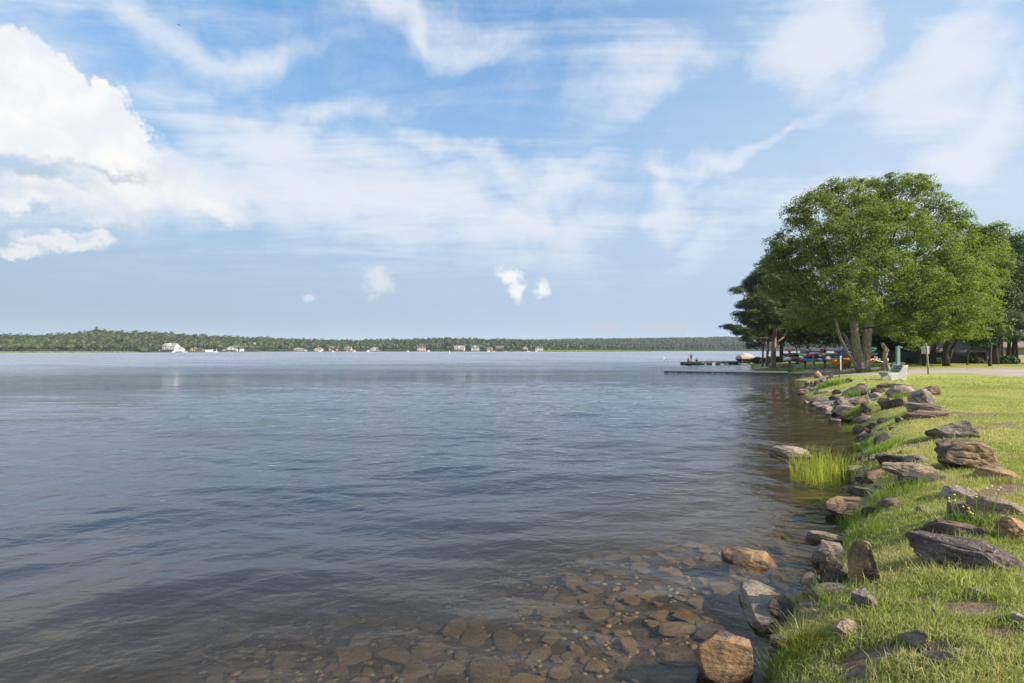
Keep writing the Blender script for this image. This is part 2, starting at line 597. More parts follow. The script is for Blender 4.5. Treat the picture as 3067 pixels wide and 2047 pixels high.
M['maple_leaf'] = leaf_mat('maple_leaf', [(0.055, 0.095, 0.018), (0.100, 0.155, 0.026), (0.155, 0.215, 0.038), (0.225, 0.265, 0.050)], 0.45)
M['maple_leaf_yellow'] = leaf_mat('maple_leaf_yellow', [(0.085, 0.135, 0.018), (0.150, 0.205, 0.028), (0.225, 0.265, 0.040)], 0.47)
M['oak_leaf'] = leaf_mat('oak_leaf', [(0.045, 0.088, 0.024), (0.075, 0.128, 0.030), (0.115, 0.170, 0.042)], 0.38)
M['pine_needle'] = leaf_mat('pine_needle', [(0.032, 0.064, 0.024), (0.052, 0.090, 0.030), (0.080, 0.118, 0.038)], 0.3)
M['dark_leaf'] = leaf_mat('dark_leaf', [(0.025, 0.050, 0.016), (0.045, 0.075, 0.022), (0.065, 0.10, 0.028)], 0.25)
M['grass_blade'] = leaf_mat('grass_blade', [(0.145, 0.205, 0.055), (0.215, 0.275, 0.070), (0.290, 0.335, 0.100), (0.390, 0.390, 0.160), (0.48, 0.42, 0.26), (0.42, 0.34, 0.20)], 0.38, 0.5)
M['reed_blade'] = leaf_mat('reed_blade', [(0.20, 0.26, 0.03), (0.29, 0.34, 0.04), (0.38, 0.40, 0.06)], 0.4, 0.5)
M['lush_blade'] = leaf_mat('lush_blade', [(0.10, 0.17, 0.025), (0.15, 0.24, 0.035), (0.22, 0.30, 0.05)], 0.4, 0.5)
M['sedge_blade'] = leaf_mat('sedge_blade', [(0.13, 0.17, 0.025), (0.20, 0.22, 0.04), (0.28, 0.22, 0.07)], 0.35, 0.5)
M['bark_maple'] = bark_mat('bark_maple', (0.13, 0.11, 0.08), (0.38, 0.335, 0.25), 7, 0.5)
M['bark_dark'] = bark_mat('bark_dark', (0.035, 0.028, 0.024), (0.09, 0.072, 0.058), 8)
M['bark_red'] = bark_mat('bark_red', (0.15, 0.10, 0.075), (0.33, 0.23, 0.17), 6)
M['bark_grey'] = bark_mat('bark_grey', (0.14, 0.125, 0.10), (0.28, 0.25, 0.20), 9)
M['wood_grey'] = pmat('wood_grey', (0.26, 0.23, 0.19), 0.85, 0.3, 9, 0.5, 30, stretch=(1, 6, 6))
M['wood_post'] = pmat('wood_post', (0.24, 0.21, 0.15), 0.85, 0.3, 14, 0.5, 30, stretch=(5, 5, 0.6))
M['wood_dark'] = pmat('wood_dark', (0.07, 0.055, 0.042), 0.85, 0.3, 6, 0.4, 25)
M['wood_brown'] = pmat('wood_brown', (0.17, 0.115, 0.075), 0.8, 0.3, 8, 0.4, 25, stretch=(1, 1, 0.4))
M['metal_grey'] = pmat('metal_grey', (0.42, 0.43, 0.43), 0.45, 0.1, 8, metal=0.6)
M['alu'] = pmat('alu', (0.62, 0.61, 0.58), 0.5, 0.12, 8, metal=0.3)
M['white_paint'] = pmat('white_paint', (0.78, 0.77, 0.74), 0.6, 0.06, 3)
M['black'] = pmat('black', (0.02, 0.02, 0.022), 0.7, 0.2, 5)
M['concrete'] = pmat('concrete', (0.68, 0.64, 0.57), 0.85, 0.10, 5, 0.5, 40, dirt=((0.30, 0.26, 0.20), 0.45))
M['concrete_shaded'] = pmat('concrete_shaded', (0.42, 0.45, 0.47), 0.85, 0.10, 5, 0.5, 40, dirt=((0.24, 0.25, 0.25), 0.4))  # same bench concrete, with the shade of its inner parts in the colour
M['slat_green'] = pmat('slat_green', (0.085, 0.12, 0.115), 0.7, 0.15, 8)

# ------------------------------------------------------------------ the near shore: outline, height
shore_px = [  # waterline in the photograph (z = 0), far to near
    (2262, 1078), (2254, 1084), (2250, 1091), (2252, 1097), (2249, 1103), (2252, 1108), (2300, 1114), (2345, 1119), (2385, 1124),
    (2420, 1128), (2425, 1132), (2378, 1137), (2382, 1141), (2425, 1143), (2430, 1152), (2440, 1160), (2415, 1167), (2400, 1176), (2410, 1186),
    (2421, 1197), (2436, 1208), (2455, 1216), (2478, 1228), (2500, 1240), (2524, 1252), (2556, 1266), (2592, 1280),
    (2606, 1296), (2600, 1318), (2590, 1345), (2572, 1380), (2545, 1410), (2545, 1440), (2565, 1470), (2570, 1490), (2560, 1515), (2550, 1545),
    (2535, 1580), (2530, 1620), (2510, 1670), (2480, 1720), (2440, 1760), (2400, 1800), (2370, 1850), (2345, 1890), (2322, 1940), (2308, 1990), (2304, 2047)]
shore = [pt(x, y, 0)[:2] for x, y in shore_px]
behind_far = [(420, 520), (200, 270), (120, 160), (82, 124), (66, 118)]
near_tail = [(1.55, 3.1), (0.6, 2.55), (-1.2, 2.3), (-4, 1.6), (-9, -1), (-20, -8), (-60, -40), (-200, -220)]
shore = behind_far + shore + near_tail
land_poly = shore + [(-200, -900), (1500, -900), (1500, 700), (400, 500)]
SP = np.array(shore, float)
LP = np.array(land_poly, float)


def in_poly(x, y, P):
    ins = np.zeros(x.shape, bool)
    n = len(P)
    j = n - 1
    for i in range(n):
        xi, yi = P[i]; xj, yj = P[j]
        cr = ((yi > y) != (yj > y))
        xs = (xj - xi) * (y - yi) / (yj - yi + 1e-12) + xi
        ins ^= cr & (x < xs)
        j = i
    return ins


def sdist(x, y):
    x = np.asarray(x, float); y = np.asarray(y, float)
    best = np.full(x.shape, 1e9)
    for i in range(len(SP) - 1):
        ax, ay = SP[i]; bx, by = SP[i + 1]
        dx, dy = bx - ax, by - ay
        t = np.clip(((x - ax) * dx + (y - ay) * dy) / (dx * dx + dy * dy), 0, 1)
        best = np.minimum(best, np.hypot(x - ax - t * dx, y - ay - t * dy))
    return np.where(in_poly(x, y, LP), best, -best)


def gauss(x, y, c, rx, ry=None):
    ry = ry or rx
    return np.exp(-((x - c[0]) / rx) ** 2 - ((y - c[1]) / ry) ** 2)


BEACH = pt(2470, 1200, 0.1)
RAMP = pt(2420, 1116, 0.3)
POINT = pt(2290, 1103, 0.2)
SPIT = pt(2440, 1137, 0.05)


def H(x, y):
    x = np.asarray(x, float); y = np.asarray(y, float)
    s = sdist(x, y)
    L = 0.75 + 4.5 * gauss(x, y, BEACH, 2.6, 3.6) + 9 * gauss(x, y, RAMP, 6, 7) + 6 * gauss(x, y, POINT, 7, 9) + 2.5 * gauss(x, y, SPIT, 3, 3)
    up = 0.80 * (1 - np.exp(-np.maximum(s, 0) / L))
    un = 0.035 * np.sin(x * 1.7 + 1.3 * np.sin(y * 1.1)) * np.sin(y * 1.3 + 0.7) * np.clip(s / 1.5, 0, 1) * np.exp(-np.hypot(x - 6, y - 8) / 18)
    a = np.maximum(-s, 0)
    dn = -0.26 * (1 - np.exp(-a / 1.4)) - 0.07 * a
    dn = np.maximum(dn, -3.2)
    return np.where(s > 0, up + un, dn)


def Hs(x, y):
    return float(H(np.array([x]), np.array([y]))[0])


def gpt(px, py):
    """photo pixel -> point on the terrain"""
    z = 0.6
    for _ in range(6):
        p = pt(px, py, z)
        z = 0.5 * z + 0.5 * Hs(p[0], p[1])
    return (p[0], p[1], Hs(p[0], p[1]))


def axis(segs):
    out = []
    for a, b, st in segs:
        out += list(np.arange(a, b, st))
    return np.array(sorted(set(np.round(out, 4))))


def grid_mesh(name, xs, ys, zf, mat, smooth=True, attrs=None):
    gx, gy = np.meshgrid(xs, ys)
    z = zf(gx, gy)
    V = np.stack([gx.ravel(), gy.ravel(), z.ravel()], 1)
    nx, ny = len(xs), len(ys)
    i = np.arange(nx * ny).reshape(ny, nx)
    FA = np.stack([i[:-1, :-1].ravel(), i[:-1, 1:].ravel(), i[1:, 1:].ravel(), i[1:, :-1].ravel()], 1)
    me = np_mesh(name, V, FA, mat, smooth)
    for k, fn in (attrs or {}).items():
        a = me.attributes.new(k, 'FLOAT', 'POINT')
        a.data.foreach_set('value', fn(gx, gy).astype(np.float32).ravel())
    return me


# ground material
def build_ground_mat():
    m, N, out = new_mat('lawn_and_bed')
    tc = N.node('ShaderNodeTexCoord'); v = tc.outputs['Object']
    sep = N.node('ShaderNodeSeparateXYZ'); N.l.new(v, sep.inputs[0])
    n1 = N.noise(v, 0.35, 5, 0.6); n2 = N.noise(v, 2.2, 6, 0.65); n3 = N.noise(v, 24, 5, 0.7)
    g = N.mix(N.mapr(n1, 0.35, 0.68), (0.215, 0.265, 0.058), (0.325, 0.335, 0.098))
    g = N.mix(N.mapr(n2, 0.4, 0.72, 0, 0.6), g, (0.165, 0.220, 0.042))
    g = N.mix(N.math('MULTIPLY', N.mapr(n3, 0.40, 0.75), 0.5), g, (0.260, 0.235, 0.085))
    at = N.node('ShaderNodeAttribute', attribute_name='bare')
    bare = N.mapr(N.math('ADD', at.outputs['Fac'], N.math('MULTIPLY', N.math('SUBTRACT', n2, 0.5), 0.9)), 0.4, 0.65)
    soil = N.mix(N.mapr(n3, 0.3, 0.7), (0.24, 0.18, 0.12), (0.12, 0.085, 0.055))
    g = N.mix(bare, g, soil)
    ab = N.node('ShaderNodeAttribute', attribute_name='beach')
    stones = N.node('ShaderNodeTexVoronoi'); stones.inputs['Scale'].default_value = 11
    N.l.new(v, stones.inputs['Vector'])
    gr = N.mix(N.mapr(n3, 0.3, 0.7), (0.30, 0.26, 0.22), (0.17, 0.145, 0.12))
    gr = N.mix(0.5, gr, N.mix(1.0, gr, N.vmath('DOT_PRODUCT', stones.outputs['Color'], (0.6, 0.5, 0.4)), 'MULTIPLY'))
    g = N.mix(N.mapr(N.math('ADD', ab.outputs['Fac'], N.math('MULTIPLY', N.math('SUBTRACT', n2, 0.5), 0.7)), 0.42, 0.6), g, gr)
    # lake bed: silt and small stones
    bn = N.node('ShaderNodeTexVoronoi'); bn.inputs['Scale'].default_value = 9
    N.l.new(v, bn.inputs['Vector'])
    bed = N.mix(N.mapr(n2, 0.35, 0.68), (0.090, 0.066, 0.036), (0.050, 0.038, 0.023))
    bed = N.mix(0.55, bed, N.mix(1.0, bed, N.vmath('DOT_PRODUCT', bn.outputs['Color'], (0.6, 0.5, 0.4)), 'MULTIPLY'))
    fac = N.mapr(N.math('ADD', sep.outputs[2], N.math('MULTIPLY', N.math('SUBTRACT', n2, 0.5), 0.10)), -0.01, 0.09)
    mud = N.mix(N.mapr(sep.outputs[2], -0.02, 0.04), bed, (0.085, 0.062, 0.040))
    c = N.mix(fac, mud, g)
    p = N.node('ShaderNodeBsdfPrincipled'); N.l.new(c, p.inputs['Base Color'])
    p.inputs['Roughness'].default_value = 0.95; p.inputs['Specular IOR Level'].default_value = 0.12
    bp = N.node('ShaderNodeBump'); bp.inputs['Strength'].default_value = 0.8; bp.inputs['Distance'].default_value = 0.05
    N.l.new(N.math('ADD', N.math('MULTIPLY', n3, 0.6), N.math('MULTIPLY', N.noise(v, 7, 5, 0.65), 0.6)), bp.inputs['Height'])
    N.l.new(bp.outputs[0], p.inputs['Normal'])
    N.l.new(p.outputs[0], out.inputs[0])
    return m


BARE = [(gpt(2650, 1960), .25, .15), (gpt(2560, 2035), .2, .12), (gpt(2990, 1900), .3, .2), (gpt(2760, 1800), .2, .12), (gpt(2960, 1480), .5, .3), (gpt(3040, 1460), .4, .3), (gpt(2560, 1890), .15, .1), (gpt(2740, 1330), .5, .3), (gpt(2850, 1240), .8, .4), (gpt(2975, 1243), 1.5, 0.5), (gpt(3030, 1275), 1.3, 0.7), (gpt(3040, 1375), 0.8, 0.5), (gpt(2500, 1130), 1.8, 0.8), (gpt(2600, 1143), 2.2, 0.35),
        (gpt(2900, 1830), 0.4, 0.3), (gpt(2570, 1985), 0.4, 0.25), (gpt(2345, 1099), 3, 3.5), (gpt(2700, 1287), 0.4, 0.2), (gpt(2900, 1285), 0.6, 0.5), (gpt(2800, 1950), .3, .2)]


def bare_f(x, y):
    o = np.zeros(x.shape)
    for c, rx, ry in BARE:
        o = np.maximum(o, gauss(x, y, c, rx, ry))
    return o


def beach_f(x, y):
    s = sdist(x, y)
    a = gauss(x, y, pt(2465, 1203, 0.1), 1.9, 3.2) * 1.25
    a = np.maximum(a, gauss(x, y, pt(2410, 1120, 0.2), 6, 4.5) * 1.2)
    a = np.maximum(a, gauss(x, y, pt(2275, 1104, 0.1), 4, 6))
    a = np.maximum(a, gauss(x, y, pt(2400, 1138, 0.02), 2.2, 1.2) * 1.2)
    a = np.maximum(a, 0.55 * np.exp(-np.maximum(s, 0) / 0.25))
    return a


gx = axis([(-900, -100, 80), (-100, -12, 8), (-12, 0, 0.6), (0, 14, 0.12), (14, 40, 0.3), (40, 70, 1.0), (70, 200, 6), (200, 1600, 80)])
gy = axis([(-300, -20, 40), (-20, 1, 2), (1, 20, 0.12), (20, 65, 0.3), (65, 130, 1.2), (130, 400, 12), (400, 5600, 200)])
gm = grid_mesh('ground', gx, gy, H, build_ground_mat(), True, {'bare': bare_f, 'beach': beach_f})
setp(link('ground', gm), kind='structure')

# ------------------------------------------------------------------ water


def build_water_mat():
    m, N, out = new_mat('lake_water')
    tc = N.node('ShaderNodeTexCoord'); v = tc.outputs['Object']
    cd = N.node('ShaderNodeAttribute', attribute_name='dist')
    vr = N.mapping(v, rot=(0, 0, R(-12)), scale=(0.62, 1.0, 1))
    a = N.noise(vr, 2.6, 3, 0.5, 0.4)
    b = N.noise(vr, 7.0, 4, 0.55, 0.3)
    far = N.noise(N.mapping(v, rot=(0, 0, R(6)), scale=(0.35, 1.0, 1)), 1.0, 5, 0.6, 0.2)
    calm = N.mapr(N.noise(N.mapping(v, scale=(0.5, 1.6, 1)), 0.05, 4, 0.6), 0.35, 0.65, 0.55, 1.15)
    h = N.math('ADD', N.math('MULTIPLY', a, 0.058), N.math('MULTIPLY', b, 0.021))
    h = N.math('ADD', h, N.math('MULTIPLY', N.math('MULTIPLY', far, N.mapr(cd.outputs['Fac'], 8, 60)), 0.24))
    h = N.math('ADD', h, N.math('MULTIPLY', N.math('MULTIPLY', far, N.mapr(cd.outputs['Fac'], 60, 400)), 0.15))
    dp0 = N.node('ShaderNodeAttribute', attribute_name='depth')
    h = N.math('MULTIPLY', h, N.math('MULTIPLY', calm, N.mapr(dp0.outputs['Fac'], 0.1, 1.0, 0.62, 1.0)))   # sheltered water near the bank
    bp = N.node('ShaderNodeBump'); bp.inputs['Strength'].default_value = 1.0; bp.inputs['Distance'].default_value = 1.0
    N.l.new(h, bp.inputs['Height'])
    fr = N.node('ShaderNodeFresnel')
    ge = N.node('ShaderNodeNewGeometry')      # the node inverts the index on back faces: undo it, so light leaves the water as it enters
    N.l.new(N.math('ADD', N.math('MULTIPLY', ge.outputs['Backfacing'], 0.75 - 1.333), 1.333), fr.inputs['IOR'])
    N.l.new(bp.outputs[0], fr.inputs['Normal'])
    gl = N.node('ShaderNodeBsdfGlossy'); gl.inputs['Color'].default_value = (1, 1, 1, 1)
    N.l.new(N.mapr(cd.outputs['Fac'], 15, 170, 0.015, 0.38), gl.inputs['Roughness'])
    N.l.new(bp.outputs[0], gl.inputs['Normal'])
    tr = N.node('ShaderNodeBsdfTransparent')
    N.put(tr.inputs['Color'], (0.90, 0.84, 0.68, 1))
    df = N.node('ShaderNodeBsdfDiffuse')
    dp = N.node('ShaderNodeAttribute', attribute_name='depth')
    N.l.new(N.mix(N.mapr(dp.outputs['Fac'], 0.22, 0.75), (0.046, 0.040, 0.028), (0.022, 0.034, 0.056)), df.inputs['Color'])   # silty by the bank; offshore blue painted in for reflected sky
    mk = N.mapr(dp.outputs['Fac'], 0.17, 0.62)
    m1 = N.node('ShaderNodeMixShader'); N.l.new(mk, m1.inputs[0])
    N.l.new(tr.outputs[0], m1.inputs[1]); N.l.new(df.outputs[0], m1.inputs[2])
    m2 = N.node('ShaderNodeMixShader'); N.l.new(fr.outputs[0], m2.inputs[0])
    N.l.new(m1.outputs[0], m2.inputs[1]); N.l.new(gl.outputs[0], m2.inputs[2])
    N.l.new(m2.outputs[0], out.inputs[0])
    return m


def wave_h(x, y):
    rr = np.random.default_rng(5)
    z = np.zeros(x.shape)
    wx = x + 0.5 * np.sin(0.35 * y + 0.2 * x) + 0.3 * np.sin(0.9 * x - 0.4 * y)
    wy = y + 0.5 * np.sin(0.31 * x - 0.27 * y) + 0.25 * np.sin(0.8 * y + 0.7 * x + 2)
    for k in range(26):
        lam = 0.45 * (1.16 ** k) ** 0.75
        th = R(92) + rr.normal(0, 0.55)
        kk = 2 * math.pi / lam
        amp = 0.0030 * lam ** 0.9 * 0.95
        z += amp * np.sin(kk * (wx * math.cos(th) + wy * math.sin(th)) + rr.uniform(0, 6.28))
    s = sdist(x, y)
    r = np.hypot(x, y)
    fade = np.clip(1 - (r - 20) / 25, 0, 1) * np.clip(-s / 1.2 + 0.15, 0.12, 1)
    return z * fade


wx = axis([(-2400, -400, 100), (-400, -60, 20), (-60, -16, 2), (-16, -8, 0.3), (-8, 14, 0.09), (14, 36, 0.5), (36, 70, 2), (70, 400, 20), (400, 2600, 100)])
wy = axis([(-300, -20, 40), (-20, 2, 2), (2, 18, 0.09), (18, 45, 0.28), (45, 120, 2), (120, 400, 15), (400, 3000, 100)])
wm = grid_mesh('lake_water', wx, wy, wave_h, build_water_mat(), True,
               {'depth': lambda x, y: np.maximum(-H(x, y), 0), 'dist': lambda x, y: np.hypot(x, y)})
setp(link('lake_water', wm), kind='structure')

# ------------------------------------------------------------------ far shore and hills
# photo column, depth of the waterline, tree-top line in the photo, extra distance of the crest
far_prof = [(-1400, 430, 1000, 160), (-400, 450, 1000, 160), (0, 480, 999, 160), (120, 500, 1002, 160), (220, 520, 996, 170), (290, 530, 987, 170), (345, 540, 990, 160),
            (420, 550, 994, 150), (500, 555, 994, 150), (560, 570, 1000, 150), (640, 600, 1003, 150), (720, 640, 1006, 150), (790, 690, 1008, 150),
            (860, 740, 1012, 150), (930, 760, 1014, 150), (1000, 775, 1017, 150), (1100, 785, 1015, 150), (1250, 790, 1013, 160), (1330, 795, 1010, 170),
            (1440, 800, 1013, 160), (1520, 800, 1015, 150), (1600, 815, 1018, 120), (1680, 860, 1024, 110), (1750, 930, 1028, 100), (1820, 990, 1030, 110), (1950, 1050, 1032, 120), (2050, 1100, 1028, 150), (2200, 1080, 1024, 200),
            (2260, 1000, 1028, 250), (2400, 900, 1024, 200), (2700, 800, 1022, 200), (3400, 700, 1010, 200)]
hill_prof = [(1300, 1020), (1560, 1018), (1640, 1019), (1720, 1016), (1850, 1015), (1950, 1014), (2050, 1012), (2120, 1012), (2175, 1010), (2215, 1012), (2250, 1022), (2290, 1036), (2350, 1040), (2600, 1042)]
fp = np.array(far_prof, float)
hp = np.array(hill_prof, float)


def far_R(px): return np.interp(px, fp[:, 0], fp[:, 1])
def far_top(px): return np.interp(px, fp[:, 0], fp[:, 2])
def far_dc(px): return np.interp(px, fp[:, 0], fp[:, 3])


def far_z(px, d):
    """ground height at photo column px, d metres behind the waterline"""
    Rr, top, dc = far_R(px), far_top(px), far_dc(px)
    crest = np.maximum(CAMZ + (HOR - top) / F * (Rr + dc) - 13.5, 1.0)
    t = np.clip((d - 12) / (dc - 12), 0, 1)
    return np.where(d <= 0, -1.0, 0.9 + (crest - 0.9) * t * t * (3 - 2 * t))


HILL_D0, HILL_D1 = 1250.0, 1750.0


def hill_z(px, D):
    top = np.interp(px, hp[:, 0], hp[:, 1])
    crest = CAMZ + (HOR - top) / F * HILL_D1 - 11
    t = np.clip((D - HILL_D0) / (HILL_D1 - HILL_D0), 0, 1)
    return 0.9 + (crest - 0.9) * np.sin(t * math.pi / 2)


M['far_soil'] = pmat('far_soil', (0.045, 0.060, 0.025), 0.95, 0.3, 0.05, spec=0.1)
cols = np.arange(-1400, 3401, 20.0)
offs = np.array([-2, 0.0, 3, 12, 30, 60, 100, 150, 200, 300, 420])
PXg, Og = np.meshgrid(cols, offs)
Dg = far_R(PXg) + Og
Vf = np.stack([((PXg - 1533.5) / F * Dg).ravel(), Dg.ravel(), far_z(PXg, Og).ravel()], 1)
nx, ny = len(cols), len(offs)
ii = np.arange(nx * ny).reshape(ny, nx)
FAf = np.stack([ii[:-1, :-1].ravel(), ii[:-1, 1:].ravel(), ii[1:, 1:].ravel(), ii[1:, :-1].ravel()], 1)
setp(link('far_shore', np_mesh('far_shore', Vf, FAf, M['far_soil'], True)), kind='structure')
cols = np.arange(1300, 2601, 20.0)
offs = np.array([HILL_D0, 1350, 1450, 1550, 1650, 1750, 1900, 2100.])
PXg, Dg = np.meshgrid(cols, offs)
Vf = np.stack([((PXg - 1533.5) / F * Dg).ravel(), Dg.ravel(), hill_z(PXg, Dg).ravel()], 1)
nx, ny = len(cols), len(offs)
ii = np.arange(nx * ny).reshape(ny, nx)
FAf = np.stack([ii[:-1, :-1].ravel(), ii[:-1, 1:].ravel(), ii[1:, 1:].ravel(), ii[1:, :-1].ravel()], 1)
setp(link('hill', np_mesh('hill', Vf, FAf, M['far_soil'], True)), kind='structure')

# ------------------------------------------------------------------ gravel roads
M['gravel'] = None


def build_gravel_mat():
    m, N, out = new_mat('gravel')
    tc = N.node('ShaderNodeTexCoord'); v = tc.outputs['Object']
    n1 = N.noise(N.mapping(v, scale=(0.25, 1.2, 1)), 0.8, 6, 0.6); n2 = N.noise(v, 30, 4, 0.7)
    c = N.mix(N.mapr(n1, 0.35, 0.68), (0.40, 0.36, 0.32), (0.29, 0.26, 0.23))
    c = N.mix(N.mapr(n2, 0.35, 0.7, 0, 0.5), c, (0.18, 0.16, 0.14))
    p = N.node('ShaderNodeBsdfPrincipled'); N.l.new(c, p.inputs['Base Color']); p.inputs['Roughness'].default_value = 0.95
    p.inputs['Specular IOR Level'].default_value = 0.15
    bp = N.node('ShaderNodeBump'); bp.inputs['Strength'].default_value = 0.7; bp.inputs['Distance'].default_value = 0.03
    N.l.new(n2, bp.inputs['Height']); N.l.new(bp.outputs[0], p.inputs['Normal'])
    N.l.new(p.outputs[0], out.inputs[0])
    return m


M['gravel'] = build_gravel_mat()


def road(name, top, bot, lift=0.016, n=120, k=10, taper=True):
    """strip between two edges given in photo pixels on the lawn"""
    def res(e):
        P = np.array([gpt(x, y)[:2] for x, y in e])
        L = np.concatenate([[0], np.cumsum(np.hypot(*np.diff(P, axis=0).T))])
        t = np.linspace(0, L[-1], n)
        Q = np.stack([np.interp(t, L, P[:, 0]), np.interp(t, L, P[:, 1])], 1)
        return Q
    A, B = res(top), res(bot)
    ja = np.array([mn.noise((i * 0.35, 3.1, 0)) for i in range(n)]) * 0.22
    jb = np.array([mn.noise((i * 0.35, 9.4, 0)) for i in range(n)]) * 0.22
    dn = (A - B) / (np.linalg.norm(A - B, axis=1, keepdims=True) + 1e-9)
    A = A + dn * ja[:, None]; B = B - dn * jb[:, None]
    ws = np.linspace(0, 1, k)
    V = []
    for w in ws:
        Q = A * (1 - w) + B * w
        z = H(Q[:, 0], Q[:, 1])
        V.append(np.concatenate([Q, (z + (lift if 0 < w < 1 else -0.02))[:, None]], 1))
    V = np.concatenate(V)
    i = np.arange(n * k).reshape(k, n)
    FA = np.stack([i[:-1, :-1].ravel(), i[1:, :-1].ravel(), i[1:, 1:].ravel(), i[:-1, 1:].ravel()], 1)
    o = link(name, np_mesh(name, V, FA, M['gravel'], True))
    return setp(o, kind='structure')


road('gravel_road', [(2720, 1104), (2800, 1103), (2900, 1101), (2990, 1099), (3067, 1098), (3200, 1096), (3500, 1093)],
     [(2720, 1124), (2790, 1121.5), (2870, 1121), (2950, 1125), (3067, 1135), (3180, 1148), (3450, 1190)])
road('gravel_path', [(2420, 1106), (2470, 1103), (2560, 1102.5), (2640, 1103), (2725, 1104)], [(2405, 1113), (2460, 1112), (2560, 1107.5), (2640, 1107), (2725, 1108)], 0.02)
road('gravel_track', [(2505, 1122), (2560, 1121), (2640, 1119), (2725, 1112)], [(2510, 1127), (2560, 1125.5), (2640, 1125.5), (2725, 1124)], 0.02)

# ------------------------------------------------------------------ rocks
_ico = {}


def ico(sub):
    if sub not in _ico:
        bm = bmesh.new(); bmesh.ops.create_icosphere(bm, subdivisions=sub, radius=1)
        V = np.array([v.co[:] for v in bm.verts]); Fc = np.array([[v.index for v in f.verts] for f in bm.faces])
        bm.free(); _ico[sub] = (V, Fc)
    return _ico[sub]


def rock_shape(seed, kind='block', sub=4, n=20, rough=0.035):
    r = np.random.default_rng(seed)
    V, Fc = ico(sub)
    V = V.copy()
    V /= np.max(np.abs(V), axis=1, keepdims=True) ** {'block': 0.72, 'slab': 0.6, 'round': 0.25, 'wedge': 0.6, 'pillar': 0.6}[kind]
    cuts = []
    for _ in range(n):
        d = r.normal(size=3)
        if kind == 'slab': d[2] *= 0.6
        d /= np.linalg.norm(d)
        cuts.append((d, r.uniform(0.62, 1.02) if kind != 'round' else r.uniform(0.8, 1.0)))
    if kind == 'wedge':
        d = np.array([r.choice([-1, 1]) * 0.75, r.uniform(-0.4, 0.1), 0.75]); cuts.append((d / np.linalg.norm(d), 0.42))
        d = np.array([0.15, -0.75, 0.55]); cuts.append((d / np.linalg.norm(d), 0.55))
    if kind == 'pillar':
        for a in (0.3, 2.0, 3.6, 5.2):
            d = np.array([math.cos(a + r.uniform(-.3, .3)), math.sin(a + r.uniform(-.3, .3)), 0.38]); cuts.append((d / np.linalg.norm(d), r.uniform(0.55, 0.7)))
    if kind in ('block', 'slab'):
        d = np.array([r.uniform(-.15, .15), r.uniform(-.25, .05), 1]); cuts.append((d / np.linalg.norm(d), r.uniform(0.72, 0.85)))
        d = np.array([r.uniform(-.3, .3), -1, r.uniform(0.1, 0.4)]); cuts.append((d / np.linalg.norm(d), r.uniform(0.68, 0.85)))
    for d, q in cuts:
        p = V @ d - q
        V -= np.clip(p, 0, None)[:, None] * d
    sd_ = seed * 7.31
    nz = np.array([mn.noise((x * 1.6 + sd_, y * 1.6, z * 1.6)) * 0.9 + mn.noise((x * 4.5, y * 4.5 + sd_, z * 6)) * 0.45 + mn.noise((x * 11, y * 11, z * 14 + sd_)) * 0.25 for x, y, z in V])
    # split layers: shallow steps along the bedding, and ragged ridges
    lay = V[:, 2] * 3.1 + np.array([mn.noise((x * 1.3, y * 1.3 + sd_, 0.5)) for x, y, z in V]) * 1.2
    st = (np.abs((lay % 1.0) - 0.5) * 2) ** 6
    nz = nz - st * (0.75 if kind in ('slab', 'wedge', 'block') else 0.3)
    nz = nz + np.array([(0.5 - abs(mn.noise((x * 3.1 + 5, y * 3.1, z * 3.1 + sd_)))) * 0.55 for x, y, z in V])
    ln = np.linalg.norm(V, axis=1, keepdims=True)
    V = V + V / ln * nz[:, None] * rough * 2.6
    return V, Fc


rock_spots = []   # x, y, half-width, for the grass


